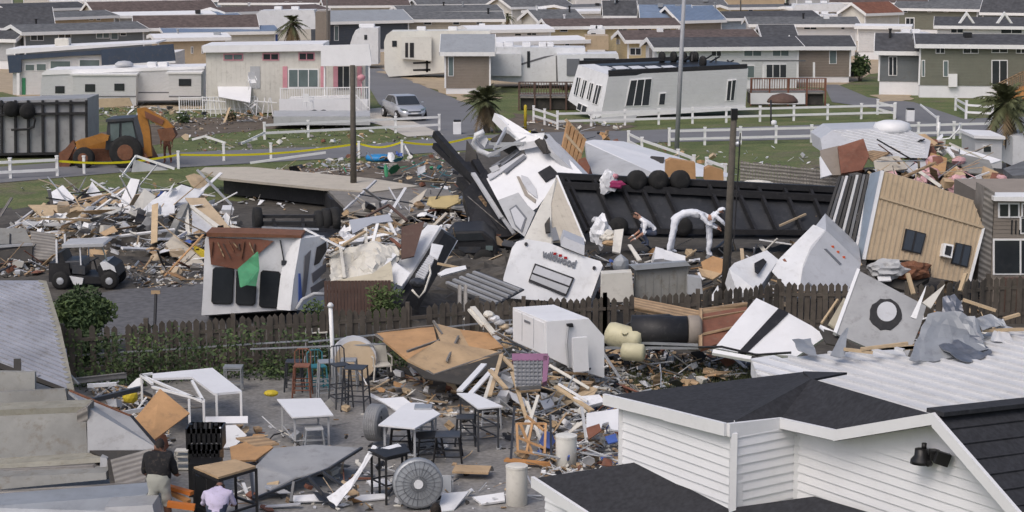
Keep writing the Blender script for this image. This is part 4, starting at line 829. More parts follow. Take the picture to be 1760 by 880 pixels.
# ---- golf cart
def golf_cart():
    t = T('golf_cart', 'black and white golf cart with a white roof and chunky tyres', 'golf cart', 150, 502); g = 497; p = VP(g, 150, 0); d = 1.15
    ob = lambda nm, mk, px, dd=d, off=0, par=t, bev=.0: poly(nm, mk, p, px, (0,dd,0), par, off=off, bev=bev)
    ob('roof','greyw',[(106,420),(177,418),(180,421),(177,424),(108,426)],1.2,.05,bev=.015)
    for px in ([(95,412),(98,412),(99,454),(96,454)],[(136,424),(138,424),(140,456),(138,456)]): ob('roof_post','whitecln',px,.06,0); ob('roof_post','whitecln',px,.06,-1.1)
    ob('windscreen','glasst',[(172,420),(174,420),(185,452),(183,452)],.05,-.05)
    ob('floor','black',[(88,470),(196,478),(196,488),(90,486)]); ob('rear_body','black',[(84,452),(118,452),(122,476),(110,486),(84,484)],1.1,.02)
    ob('seat','darkmetal',[(102,450),(140,448),(146,462),(104,464)],1.0,-.05,bev=.04); ob('seat_back','black',[(96,436),(104,434),(112,452),(102,456)],1.0,-.05)
    ob('seat','darkmetal',[(124,456),(146,458),(146,472),(124,470)],.9,.0); ob('bonnet','black',[(168,458),(184,450),(198,458),(204,474),(196,482),(170,480)],1.1,.02)
    ob('bonnet_decal','white',[(172,452),(184,450),(197,458),(200,468),(190,462),(178,464)],1.12,.05); ob('fender','white',[(120,474),(144,478),(142,488),(128,490)],.06,.06)
    m = MB(); m.tube([p(164,470)+V((0,.3,0)), p(158,450)+V((0,.3,0))], .025); m.lathe(p(158,450)+V((0,.3,0)), [(.17,0),(.17,.03)], 12, axis=(-.5,0,1)); m.build('steering_wheel','black',t)
    for x, y in ((106,487),(190,487)):
        c = p(x,y); 
        for dy in (.12,-1.0):
            wq = MB().lathe(V((c.x,c.y-dy+.12,.29)), [(.2,0),(.28,.03),(.28,.16),(.2,.19)], 18, axis=(0,-1,0)).build('wheel','tyre',t,True)
            MB().lathe(V((c.x,c.y-dy-.07,.29)), [(.12,0),(.11,.02),(.04,.03)], 10, axis=(0,-1,0)).build('rim','silver',wq)
golf_cart()
# ---- cream camper tipped on end
g = 560; pc = VP(g, 430, 3)
t = T('wrecked_camper', 'cream camper with four dark windows and a torn red brown roof end', 'wrecked camper', 430, g)
poly('body', 'white', pc, [(352,412),(356,404),(516,406),(520,412),(508,462),(500,500),(498,532),(410,538),(346,542),(349,500)], (0,2.2,-.5), t); dent(t.children[0], .04)
poly('torn_wall', 'redbrown', pc, [(359,408),(446,411),(470,414),(440,440),(408,462),(363,454)], .06, t, off=.06)
for q_ in ([(366,459),(403,460),(400,523),(363,522)],[(406,462),(441,490),(439,525),(405,524)],[(448,464),(483,467),(479,530),(445,528)],[(502,465),(513,466),(508,528),(499,520)]):
    rq_ = []
    for i in range(len(q_)):
        A_, B_, C_ = q_[i-1], q_[i], q_[(i+1)%len(q_)]
        for D_ in (A_, C_): L_ = math.hypot(D_[0]-B_[0],D_[1]-B_[1]); rq_.append((B_[0]+(D_[0]-B_[0])*4/L_, B_[1]+(D_[1]-B_[1])*4/L_))
    f_ = poly('window','black',pc,rq_,.05,t,off=.04); poly('pane','glass',pc,inset(rq_,1.6),.03,f_,off=.055)
for i in range(9): x = 366+i*9; MB().bar(pc(x,414+i%3*2)+pc.n*.09, pc(x+random.uniform(-6,14),428+random.uniform(0,22)-i*.8)+pc.n*.1, .05,.03).build('splintered_stud', ['rust','wood','brownwood'][i%3], t)
poly('roof_edge', 'rust', pc, [(355,399),(450,401),(518,404),(519,408),(356,406)], (0,1.0,0), t, off=.1)
m = MB(); m.tube([pc(x,y)+pc.n*.06 for x,y in ((482,412),(487,440),(492,470),(498,505),(505,525))], .022, 5); m.build('cable','darkmetal',t)
poly('cable_box','darkmetal',pc,rc(484,447,493,455),.08,t,off=.1)
pf = PL((520,412,g),(566,400,548),(545,535,556)); poly('front_cap','white',pf,[(518,410),(558,405),(566,420),(556,450),(548,500),(542,532),(500,534),(506,480)],.5,t,off=-.02)
poly('front_window','black',pf,[(545,425),(560,416),(561,430),(548,452),(540,456)],.03,t,off=.02)
for q_ in ([(536,470),(560,452),(560,466),(538,486)],[(534,494),(559,478),(558,492),(536,508)],[(524,440),(534,430),(526,500),(518,528)]): poly('swoosh','swoosh',pf,q_,.02,t,off=.015)
poly('stripe','blue',pf,[(513,470),(516,470),(520,530),(513,530)],.02,t,off=.015)
panel([(410,464,568),(426,450,566),(444,434,566),(446,462,566),(440,492,568),(424,490,570),(414,494,570)], 'greencloth', 'green cloth draped over the torn wall of the cream camper', .04, 'cloth', 'cloth')
m = MB(); m.tube([Q(510,532,566),Q(520,515,564),Q(540,505,562),Q(557,506,562)], .06, 6); tag(m.build('wheel_arch','greyw',smooth=True), 'curved grey wheel arch at the foot of the cream camper', 'wheel arch')
panel([(510,533,568),(522,517,566),(540,508,565),(557,509,565),(558,534,568)], 'navy', 'dark blue bent panel inside the curved wheel arch', .1)
# ---- black axle frame upside down
t = T('trailer_chassis', 'upside down black trailer chassis with big tyres on top of the cream camper', 'chassis', 505, 520)
for (x,y) in ((442,378),(560,380),(575,378),(548,384)):
    c = Q(x,y,530); MB().lathe(c-V((.12,0,0)), [(.2,0),(.36,.02),(.38,.12),(.36,.24),(.2,.26)], 18, axis=(1,.3,0)).build('wheel','tyre',t,True)
for a,b,w_ in (((440,372,530),(560,372,530),.09),((440,384,532),(560,384,532),.12),((430,396,536),(580,392,532),.16),((470,378,530),(475,398,536),.1),((520,376,530),(522,398,536),.1),((380,402,545),(560,400,538),.12)): beam(a,b,'black','',w_,parent=t,name='beam')
beam((450,391,540),(548,394,540),'silver','',.05,parent=t,name='axle_tube')
panel([(425,396,535),(520,390,535),(585,396,535),(560,410,548),(380,408,550),(358,402,550)], 'belly', '', .15, name='floor', parent=t)
beam((523,393,548),(592,428,556),'trim','thin white rail sticking out over the chassis',.07,.04,'rail','rail'); crumple(Q(547,412,550),.09,'white','small white knob lamp under the white rail','lamp','lamp',jag=.1,sq=(1,1,1))
beam((592,420,552),(628,398,545),'lumber','tan stud beside the wrecked interior',.1,.06)
# ---- torn interior between camper and white wedge
G2 = 'pieces of the burst trailer in the middle'
QT = [[(566,445,548),(600,424,544),(650,414,545),(688,428,548)],[(566,465,556),(604,450,548),(648,440,553),(684,452,549)],[(566,486,560),(600,478,556),(640,474,560),(668,482,556)]]
panel([(576,482,562),(640,470,560),(672,448,556),(676,484,562)], 'cream', 'pale yellow insulation board above the brown fence piece', .05, group=G2)
panel([(636,455,552),(668,430,548),(682,438,550),(660,460,555)], 'white', 'small white torn sheet in the burst trailer', .03, group=G2)
panel([(655,425,546),(665,440,548),(705,470,556),(690,492,560),(662,480,556)], 'white', 'bent white roof skin left of the white wedge', .03, group=G2)
panel([(690,390,540),(730,380,536),(712,440,548),(690,445,550)], 'brownwood', 'dark brown inner wall behind the white wedge', .05, group=G2)
panel([(600,378,530),(668,368,528),(676,380,530),(640,384,532),(606,402,536)], 'silver', 'bent silver roof frame above the burst trailer', .05, group=G2)
for i,(a,b,k) in enumerate((((600,384,530),(664,372,528),'trim'),((664,373,528),(680,405,534),'trim'),((606,380,530),(600,398,534),'trim'),((628,388,532),(630,430,545),'offwhite'),((576,430,548),(624,400,540),'lumber'),((640,395,532),(676,402,536),'lumber'),((585,425,548),(592,478,558),'offwhite'),((566,440,548),(590,428,548),'offwhite'),((650,380,530),(640,420,540),'trim'),((640,362,470),(690,388,480),'wood'),((630,372,480),(668,352,470),'brownwood'),((668,352,470),(700,380,480),'brownwood'),((672,410,540),(690,425,545),'redbrown'),((700,405,540),(700,440,548),'lumber'))):
    beam(a,b,k,['white bent roof bar over','white hanging roof bar of','short white bar at the left of','off-white upright stud in','tan sloping stud in','tan level stud in','peeling off-white strip in','small off-white strip left of','thin white strip across','wood rafter lying behind','dark brown left rafter behind','dark brown right rafter behind','small red brown stick in','tan upright stud right of'][i]+' the burst trailer',.09,.05,group=G2)
# white wedge with holes
t = T('white_wedge', 'tilted white trailer nose with four round holes and a black underside', 'wrecked trailer', 715, 545)
pw = PL((752,386,530),(676,505,556),(700,440,540)); 
pts = [Q(735,386,528),Q(757,388,530),Q(684,506,556),(Q(676,500,556)),Q(682,455,545),Q(705,420,536)]
MB().prism(pts, V((.5,.35,-.5))).build('shell','white',t); dent(t.children[0], .05)
MB().prism([Q(759,393,531),Q(764,400,532),Q(694,522,560),Q(685,510,557)], V((.35,.5,-.3))).build('underside','black',t)
pq = PLN(pts[0], (pts[1]-pts[0]).cross(pts[2]-pts[0]))
for x,y in ((706,426),(716,422),(708,438),(698,454)): c = pq(x,y); MB().lathe(c-pq.n*.02, [(.075,0),(.075,.035)], 12, axis=pq.n).build('hole','black',t)
panel([(742,418,540),(762,422,540),(752,446,548),(738,438,546)], 'white', 'small square white panel right of the white wedge', .04)
t = panel([(736,440,550),(746,446,551),(728,482,560),(714,474,558)], 'rvgrey', 'grey louvred vent unit under the white wedge', .12, 'vent', 'vent_unit', rib=(.09,.02,.04,0))
c = Q(718,486,562); crumple(c,.22,'darkmetal','dark motor part hanging under the louvred vent','motor','motor')
m = MB(); m.tube([Q(708,498,565),Q(720,512,566),Q(730,500,565),Q(740,470,560),Q(738,455,556)], .035, 5); tag(m.build('hose','offwhite',smooth=True),'pale hose looping under the louvred vent','hose')
# brown fence fragment
m = MB(); A,B = Q(557,483,585),Q(672,482,582); n = 20
for i in range(n):
    a = A.lerp(B,i/n); b = A.lerp(B,(i+.88)/n); hh = .95+random.uniform(-.03,.03)+.1*(i > 15)
    m.prism([a,b,b-V((0,0,hh)),a-V((0,0,hh))],(0,.03+.01*(i%2),0))
t = E('fence_fragment','brown board fence piece standing behind the vines','fence',(A+B)/2-V((0,0,1)))
m.build('boards','brownwood',t); MB().bar(A+V((0,.07,-.3)),B+V((0,.07,-.3)),.08).build('rail','brownwood',t)
# ---- cream boat
t = T('small_boat', 'upturned white and blue motorboat with a yellow cushioned deck', 'boat', 760, 385); c = P(760,388); zt = Q(760,345,388).z
prof = [(0,1.0,zt),(0,.0,0)]
m = MB(); top = [(-1.05,.0),(-.8,-.45),(-.2,-.62),(.5,-.6),(1.0,-.4),(1.05,.5),(-.4,.6)]; vs = [(c.x+x,c.y+y,zt-.1+ (.15 if x<-.5 else 0)) for x,y in top]+[(c.x+x*.75,c.y+y*.6,.25) for x,y in top]; k = len(top)
m.add(vs,[tuple(range(k)),tuple(range(2*k-1,k-1,-1))]+[(i,i+k,(i+1)%k+k,(i+1)%k) for i in range(k)]); m.build('hull','navy',t)
m = MB(); vs = [(c.x+x*1.04,c.y+y*1.05,zt-.12+(.15 if x<-.5 else 0)) for x,y in top]; m.prism(vs,(0,0,-.32)); m.build('hull_top','white',t)
m = MB(); m.prism([(c.x+x*.7,c.y+y*.65,zt+.02) for x,y in top],(0,0,-.2)); m.build('cushions','cushion',t)
panel([(733,350,400),(738,338,396),(788,335,396),(788,348,400),(768,357,404),(746,356,404)], 'cushion', '', .05, name='deck', parent=t)
# ---- dark car wreck
t = T('crushed_vehicle', 'crushed black vehicle half buried in wreckage behind the metal roof panel', 'vehicle', 805, 462); pv = VP(458,805)
poly('body','black',pv,[(762,416),(778,398),(830,396),(850,412),(856,436),(846,448),(768,448)],(0,2.2,0),t,bev=.08); poly('windscreen','glass',pv,[(776,414),(784,402),(826,400),(834,412)],.05,t,off=.05)
poly('grille','darkmetal',pv,rc(788,424,826,434),.05,t,off=.06); 
for x in (776,842): poly('headlight','glasst',pv,rc(x-7,422,x+5,430),.05,t,off=.06)
for x in (785,832): c = pv(x,446); MB().lathe(c,[(.2,0),(.36,.02),(.36,.22),(.2,.24)],16,axis=(0,-1,0)).build('wheel','tyre',t,True)
# ---- black chassis beams and dark mass left of the white wreck
t = T('bent_chassis', 'long black bent chassis beams rearing up behind the cream boat', 'chassis', 820, 400)
for a,b,w_ in (((748,230,392),(862,362,420),.22),((747,250,392),(850,345,415),.18),((752,240,390),(866,372,420),.1),((800,285,400),(880,400,430),.3),((815,280,400),(850,340,410),.3),((790,310,405),(860,400,430),.25)): beam(a,b,'black','',w_,w_*1.2,parent=t,name='beam')
panel([(795,330,415),(835,290,405),(870,350,420),(895,405,435),(850,408,435),(810,380,425)],'black','',.5,name='underside',parent=t); panel([(802,240,392),(818,262,396),(830,330,406),(798,290,400)],'dark_and_shade','',.2,name='torn_panel',parent=t)
# ---- big white wreck
t = T('wrecked_motorhome', 'big white motorhome thrown on its side with a grey lower panel and torn open end', 'wrecked motorhome', 920, 428)
pm = PL((1000,302,432),(842,318,424),(900,408,448))
MB().prism([pm(*p) for p in [(896,243),(936,230),(1006,303),(962,303),(954,316),(924,356),(916,362),(904,352),(890,333),(856,345),(836,307),(868,290),(905,270)]], (.6,2.0,-.6)).build('body','whitecln',t); dent(t.children[0], .07)
MB().prism([pm(*p)+pm.n*.03 for p in [(856,345),(891,332),(905,352),(920,366),(902,408),(880,392)]], (.3,.6,-.3)).build('lower_panel','greyw',t)
poly('storage_door','textgrey',pm,[(876,362),(888,354),(906,376),(898,402),(886,390)],.03,t,off=.07); poly('storage_door','rvgrey',pm,[(879,364),(887,358),(903,378),(896,398),(887,388)],.03,t,off=.085)
poly('window','black',pm,[(925,298),(946,286),(961,301),(938,314)],.03,t,off=.05); poly('vent','rvgrey',pm,[(896,302),(908,306),(922,326),(924,342),(908,330),(898,314)],.03,t,off=.04)
poly('decal','swooshbr',pm,[(888,304),(893,304),(908,334),(922,344),(920,350),(902,336)],.02,t,off=.03)
poly('grey_band','rvgrey',pm,[(838,303),(900,266),(906,270),(842,311)],.05,t,off=.06); poly('slot_panel','greyw',pm,[(842,292),(856,286),(860,294),(847,300)],.04,t,off=.09)
for q_ in ([(845,288),(886,262),(890,266),(849,292)],[(858,282),(892,256),(897,261),(864,287)],[(866,296),(902,268),(905,273),(870,300)]): poly('louvre','textgrey',pm,q_,.05,t,off=.07)
panel([(850,194,410),(862,198,410),(914,230,416),(936,228,420),(934,238,420),(898,246,418),(880,225,414)],'whitecln','',.3,name='end_cap',parent=t)
panel([(930,230,418),(944,230,416),(956,248,416),(1004,300,428),(996,302,430),(952,262,424)],'rvgrey','',.25,name='roof_edge',parent=t)
panel([(922,240,420),(938,231,418),(950,246,418),(958,262,422),(938,262,424)],'dark_and_shade','',.2,name='torn_gap_shade',parent=t)  # dark gap of the torn end: a panel with shade painted on
for a,b in (((850,252,415),(905,245,418)),((850,258,415),(874,214,412)),((842,247,412),(900,247,418)),((838,268,416),(905,236,417)),((870,222,412),(898,246,417))): beam(a,b,'silver','',.1,parent=t,name='frame_bar')
m = MB(); m.tube([Q(x,y,412) for x,y in ((832,226),(818,232),(814,246),(822,258),(840,266),(860,264))],.1,8); m.build('wheel_arch','white',t,True)
panel([(816,236,410),(828,226,410),(839,240,412),(833,254,412)],'rvgrey','',.08,name='flap',parent=t); panel([(842,240,412),(868,225,412),(892,240,416),(870,258,416)],'dark_and_shade','',.3,name='torn_gap_shade',parent=t)  # second dark panel paints the shade inside the torn end
beam((813,298,414),(862,375,432),'rvgrey','',.16,.08,parent=t,name='side_trim'); beam((862,372,430),(884,402,440),'rvgrey','',.12,.06,parent=t,name='side_trim')
# beige triangle panels
panel([(955,308,452),(930,350,462),(902,408,478),(898,416,480),(948,420,480),(947,350,462)],'offwhite','left beige triangular panel leaning on the white motorhome',.08,group='beige triangular panels')
panel([(957,304,450),(975,345,460),(1004,416,478),(950,414,478),(949,350,462)],'beige','right beige triangular panel with a white edge',.08,group='beige triangular panels')
beam((957,303,449),(1005,417,477),'trim','white edge strip along the right triangular panel',.07,.1,'strip','edge_strip'); 
panel([(936,385,474),(945,372,470),(946,398,478),(938,400,478)],'dark_and_shade','small dark opening beside the triangular panels',.05); panel([(948,392,480),(955,390,480),(962,412,484),(950,414,484)],'textgrey','grey flap at the foot of the triangular panels',.05)  # first panel has the shade of an opening as its colour
# pallet
t = T('timber_frame', 'orange timber stud frame standing behind the white motorhome', 'frame', 985, 330); pp_ = PL((977,210,392),(1006,240,392),(966,265,400))
for k in range(5): u = k/4; poly('stud','plyor',pp_,[(976+u*26-2,211+u*27),(976+u*26+3,214+u*27),(964+u*26+3,268+u*16+2),(964+u*26-2,265+u*16)],.12,t,off=.1)
poly('sheathing','ply',pp_,[(977,213),(1004,241),(990,284),(963,266)],.03,t); beam((972,205,390),(1007,242,392),'lumber','',.09,parent=t,name='plate'); poly('cross_board','lumber',pp_,[(970,232),(996,262),(996,267),(969,238)],.04,t,off=.14)
panel([(994,274,400),(1006,270,400),(1014,286,402),(1012,300,404),(994,300,404)],'redbrown','red brown box beside the timber frame',.6,'box','box')
# white trailer on its side
t = T('fallen_trailer', 'long white trailer lying behind the black chassis with its roof facing up', 'wrecked trailer', 1110, 345)
_r = panel([(1006,243,372),(1022,240,368),(1072,243,356),(1160,268,360),(1252,298,372),(1250,304,385),(1140,303,405),(1120,296,404)],'whitecln','',.1,name='roof',parent=t)
panel([(1006,245,373),(1122,297,405),(1142,304,406),(1140,330,410),(1016,325,408)],'greyw','',.1,name='side_wall',parent=t)
panel([(1110,274,380),(1120,268,376),(1142,270,378),(1140,280,384),(1118,282,386)],'dark_and_shade','',.08,name='roof_hatch',parent=t)
for x0,y0,x1,y1,g,lb in ((1145,275,1195,308,410,'wide orange plywood box on the fallen trailer'),(1212,288,1243,313,412,'narrow orange plywood box right of the wide one')):
    poly('plywood_box','plyor',PL((x0,y0,g),(x1,y0+6,g),(x0,y1,g)),[(x0,y0+2),(x0+8,y0-2),(x1,y0+5),(x1+1,y1),(x0-1,y1-4)],(0,.5,0),label=lb,cat='box',group='orange plywood boxes')
# ---- big black underside
t = T('overturned_chassis', 'huge black underside of an overturned home behind the people in white', 'chassis', 1200, 452)
pu = PL((958,304,446),(1480,328,446),(1012,402,462))
poly('belly','belly',pu,[(958,303),(1130,305),(1300,318),(1492,330),(1452,408),(1300,412),(1130,408),(1012,402)],(0,.3,0),t)
for a,b,w_ in (((958,306),(1490,332),.2),((968,322),(1480,347),.22),((1010,400),(1450,404),.16)): A,B = pu(*a)+pu.n*.12,pu(*b)+pu.n*.12; MB().bar(A,B,w_,w_).build('frame_rail','black',t)
for x in (962,972,1018,1062,1096,1136,1215,1262,1300,1345,1390,1432): A,B = pu(x,306+(x-958)*.045)+pu.n*.1,pu(x+46-(x-958)*.03,402)+pu.n*.1; MB().bar(A,B,.1,.16).build('crossmember','black',t)
for x in (1091,1128,1165): c = pu(x,319)+pu.n*.25; MB().lathe(c-V((.0,-.15,.0)),[(.15,-.02),(.3,0),(.34,.1),(.34,.28),(.3,.38),(.15,.4)],20,axis=(.25,-1,.15)).build('wheel','tyre',t,True)
for x in (1062,1172,1225): c = pu(x,395)+pu.n*.2; MB().lathe(c,[(.15,-.02),(.3,0),(.33,.12),(.3,.26),(.12,.28)],18,axis=(0,-1,0)).build('wheel','tyre',t,True)
crumple(Q(1045,311,452),.3,'whitecloth','white shirt draped over the left end of the black chassis','cloth','cloth',sq=(.7,.5,1),jag=.9); crumple(Q(1060,317,453),.17,'magenta','magenta cloth draped beside the white shirt','cloth','cloth',sq=(1.3,.5,.6),jag=1.0); crumple(Q(1056,303,452),.14,'pink','pink cloth scrap above the magenta cloth','cloth','cloth')
crumple(Q(1060,339,448),.16,'rust','rusty lump stuck on the black chassis','scrap','scrap',sq=(1.6,.5,.6)); crumple(Q(1192,335,447),.14,'wood','tan twisted scrap on the black chassis','scrap','scrap',sq=(1,.5,1))
for i,(a,b) in enumerate((((1345,326,440),(1362,330,440)),((1362,330,440),(1352,346,444)),((1352,346,444),(1316,362,448)))): beam(a,b,'white',['upper','middle','lower'][i]+' length of bent white pipe at the right end of the black chassis',.16,.12,'pipe','bent_pipe','bent white pipe')
crumple(Q(1300,318,436),.3,'offwhite','off-white crumpled bag behind the pole','bag','bag',sq=(2,.6,.5)); crumple(Q(1398,373,452),.2,'card','tan padded lump right of the bent white pipe','cushion','cushion')
beam((1340,388,460),(1385,368,455),'tan','tan stick lying over the black chassis',.06); beam((1305,412,470),(1360,420,470),'trim','white stick right of the pole',.07,.04)
# grey picket fence behind at right
m = MB(); A,B = P(1272,318),P(1460,338); n = 34
for i in range(n):
    a = A.lerp(B,i/n); b = A.lerp(B,(i+.85)/n); hh = 1.05+random.uniform(-.05,.05); m.prism([a,b,b+V((0,0,hh)),a+V((0,0,hh))],(0,.03,0))
t = E('board_fence','weathered grey board fence behind the black chassis at right','fence',(A+B)/2); m.build('boards','greywood',t); MB().bar(A+V((0,.06,.8)),B+V((0,.06,.8)),.08).build('rail','greywood',t)
# ---- rear wall with lettering
t = T('wrecked_camper', 'white camper rear wall with a wide window and grey lettering, tilted above the wooden fence', 'wrecked camper', 950, 560)
pr_ = PL((885,414,556),(1035,450,556),(870,505,566))
poly('rear_wall','white',pr_,[(880,426),(888,415),(906,411),(942,417),(1006,441),(1032,449),(1036,456),(1012,522),(866,512),(865,478)],(.2,3.4,-.95),t,bev=.0)
dent(bpy.data.objects[[c.name for c in t.children][0]], .05)
w1 = poly('window','black',pr_,[(919,453),(987,478),(973,510),(908,484)],.03,t,off=.03); poly('pane','rvgrey',pr_,[(921,457),(983,480),(978,492),(915,469)],.03,w1,off=.045); poly('pane','greyw',pr_,[(914,472),(977,495),(972,506),(911,481)],.03,w1,off=.045)
ac = poly('air_conditioner','rvgrey',pr_,[(968,409),(1004,424),(1003,441),(963,425)],(0,.7,.1),t,off=.1)
for a in ((904,420),(1021,461)): c = pr_(*a); MB().lathe(c,[(.05,0),(.05,.05)],8,axis=pr_.n).build('marker_light','black',t)
for a in ((954,436),(963,439),(972,443)): c = pr_(*a); MB().box(c,(.09,.05,.06)).build('marker_light','red',t)
def text(s, pl, a, b, hpx, mat, parent, bold=.012, name='lettering'):
    cu = bpy.data.curves.new(name,'FONT'); cu.body = s; cu.extrude = .01; cu.offset = bold; o = bpy.data.objects.new(name,cu); COL.objects.link(o); bpy.context.view_layer.update()
    me = bpy.data.meshes.new_from_object(o.evaluated_get(bpy.context.evaluated_depsgraph_get())); bpy.data.objects.remove(o); xs = [v.co.x for v in me.vertices]; x0, x1 = min(xs), max(xs)
    A, B = pl(*a)+pl.n*.03, pl(*b)+pl.n*.03; ux = (B-A).normalized(); uy = pl.n.cross(ux); k = (B-A).length/(x1-x0); ky = k*hpx
    vs = [A+ux*(v.co.x-x0)*k+uy*v.co.y*ky+pl.n*v.co.z for v in me.vertices]; fs = [tuple(f.vertices) for f in me.polygons]; bpy.data.meshes.remove(me)
    return MB().add(vs,fs).build(name,mat,parent)
text('wildwood', pr_, (930,441), (987,461), 1.35, 'textgrey', t, .03)
# ---- grey shed wall, cabinets
t = T('small_shed', 'low grey sided shed with a rumpled grey roof behind the wooden fence', 'shed', 1140, 565); ps_ = VP(562,1140,0)
poly('wall','conc_dirty',ps_,[(1093,462),(1183,456),(1183,520),(1091,522)],(0,.8,-.15),t); m = MB(); ribs(m,ps_,[ps_(*p) for p in [(1095,464),(1182,458),(1182,518),(1094,520)]],(0,0,1),.22,.015,.03); m.build('seams','conc_dirty',t)
poly('roof','roofgrey',ps_,[(1082,455),(1180,448),(1186,455),(1092,463)],(0,.8,-.1),t,off=.15)
poly('cabinet','offwhite',VP(566,1060),[(1034,471),(1086,468),(1090,518),(1033,520)],.5,label='stained off-white cabinet left of the low grey shed',cat='cabinet'); poly('cabinet','greyw',VP(566,1195),[(1182,475),(1205,478),(1208,505),(1182,506)],.4,label='small grey box right of the low grey shed',cat='box')
crumple(Q(1067,455,550),.24,'roofgrey','blue grey bag on top of the stained cabinet','bag','bag',sq=(.9,.7,1))
t = T('open_cabinet','white overturned cabinet frame in front of the bent person','cabinet',1150,520)
panel([(1127,424,500),(1141,428,500),(1144,444,505),(1124,446,506)],'white','',.4,name='side',parent=t); panel([(1138,428,500),(1178,440,503),(1178,452,506),(1142,446,506)],'white','',.3,name='shelf',parent=t); panel([(1131,431,500),(1139,433,500),(1138,442,502),(1130,441,502)],'dark_and_shade','',.05,name='opening',parent=t)  # cabinet opening is a dark panel, inner shade put into its colour
panel([(1056,395,490),(1072,393,490),(1066,435,500),(1052,432,500)],'offwhite','pale board standing beside the crouching person',.06)
crumple(Q(1033,400,485),.36,'whitecloth','heap of white sacks left of the crouching person','sack','sack',sq=(.7,.6,1),jag=.9); crumple(Q(1048,408,488),.28,'offwhite','off-white sack heap beside the pale board','sack','sack',sq=(1,.6,.6),jag=.9); crumple(Q(1025,378,475),.16,'rvgrey','grey lump above the white sacks','sack','sack')
crumple(Q(1048,418,492),.2,'card','crushed cardboard under the white sacks','cardboard','cardboard',sq=(1.2,.8,.4))
panel([(1079,420,500),(1085,420,500),(1103,446,508),(1096,448,508)],'offwhite','thin off-white plank in front of the black chassis',.05)
panel([(1205,450,520),(1225,440,516),(1246,446,518),(1240,470,524),(1212,475,526)],'plyor','splintered orange plywood behind the leaning pole',.05); panel([(1200,460,522),(1240,470,526),(1225,480,528),(1206,474,528)],'ply','tan splintered plywood under the orange piece',.05)
# ---- white shapes right of the pole
panel([(1253,462,560),(1262,452,556),(1318,430,545),(1338,446,548),(1302,500,565),(1268,504,566)],'white','white tilted trailer nose right of the leaning pole',.5,'wrecked trailer','trailer_nose'); panel([(1297,452,554),(1312,444,551),(1318,450,552),(1304,470,560),(1298,466,560)],'black','dark window slot lying on the tilted trailer nose',.04)
panel([(1208,532,575),(1234,490,568),(1238,516,572)],'white','small white triangle left of the pole foot',.04,group='white triangles at the pole'); panel([(1252,492,568),(1272,522,574),(1258,520,572)],'white','small white triangle right of the pole foot',.04,group='white triangles at the pole')
t = T('overturned_camper','light grey camper corner with amber lights tipped behind the wooden fence','wrecked camper',1405,552)
ppA = PL((1398,385,535),(1322,462,545),(1418,396,528)); 
A0,A1,A2,A3,A4 = Q(1398,385,532),Q(1322,462,552),Q(1372,500,562),Q(1432,402,538),Q(1384,470,555)
MB().prism([Q(1398,386,535),Q(1420,396,537),Q(1392,430,545),Q(1374,498,564),Q(1350,492,562),Q(1322,462,552)],(.3,1.8,-.4)).build('roof','white',t); dent(t.children[0], .09)
p2_ = PL((1420,396,538),(1480,454,540),(1378,486,562)); MB().prism([p2_(*p) for p in [(1420,396),(1480,453),(1466,500),(1374,500),(1380,462),(1394,430)]],(.3,2,.2)).build('side','rvgrey',t)
for a in ((1431,424),(1440,433),(1450,442)): c = p2_(*a); MB().box(c,(.08,.06,.06)).build('marker_light','amber',t)
poly('trim_line','textgrey',p2_,[(1416,428),(1420,428),(1446,454),(1443,456)],.02,t,off=.02); panel([(1345,446,548),(1349,444,548),(1356,455,550),(1352,457,550)],'redbrown','',.05,name='tail_light',parent=t); beam((1352,452,549),(1396,492,562),'textgrey','',.05,.03,parent=t,name='trim_line')
# ---- tan house tipped over
t = T('tipped_house','tan metal sided house tipped on its side with two windows and an air conditioner','wrecked home',1590,535)
ph_ = PL((1517,294,520),(1690,388,520),(1485,446,528))
out = [(1517,294),(1600,318),(1672,344),(1690,390),(1665,488),(1600,476),(1600,456),(1560,447),(1485,446)]
poly('wall','tan',ph_,out,(.1,1.3,-.1),t)
m = MB(); ribs(m,ph_,[ph_(*p) for p in out],ph_(1485,446)-ph_(1517,294),.16,.025,.05); m.build('siding_rib','tan',t)
poly('trim_band','tan',ph_,[(1512,337),(1690,389),(1689,393),(1511,341)],.05,t,off=.06); poly('edge_trim','whitecln',ph_,[(1514,293),(1519,294),(1487,446),(1482,446)],.1,t,off=.05); poly('edge_trim','trim',ph_,[(1688,392),(1692,392),(1668,484),(1663,484)],.1,t,off=.05)
for q_ in ([(1556,393),(1591,402),(1582,437),(1549,430)],[(1642,417),(1669,423),(1662,460),(1634,453)]): window(t,ph_,q_,fr='black',fw=2,mul=1,off=.02)
w1 = poly('air_conditioner','trim',ph_,[(1618,419),(1634,422),(1631,445),(1614,441)],.3,t,off=.25); poly('grille','black',ph_,[(1621,423),(1631,425),(1628,441),(1618,438)],.03,w1,off=.27)
pe_ = PL((1517,294,520),(1484,446,528),(1497,298,508)); poly('end_wall','lblue',pe_,[(1496,298),(1514,293),(1482,446),(1462,440)],.1,t)
for k,x in enumerate(range(1424,1497,6)): beam((x+20,304-k*.5,505),(x-22+k*1.4,436+k,520),['black','darkmetal','rvgrey','black','black','greyw','black','darkmetal','black','rvgrey','black','whitecln','black'][k%13],'',.085,.07,parent=t,name='wall_stud')
panel([(1490,447,524),(1600,450,524),(1598,478,530),(1560,500,536),(1520,490,534)],'dark_and_shade','',.2,name='hole_shade',parent=t);  # hole below the house: a panel with its shade painted dark
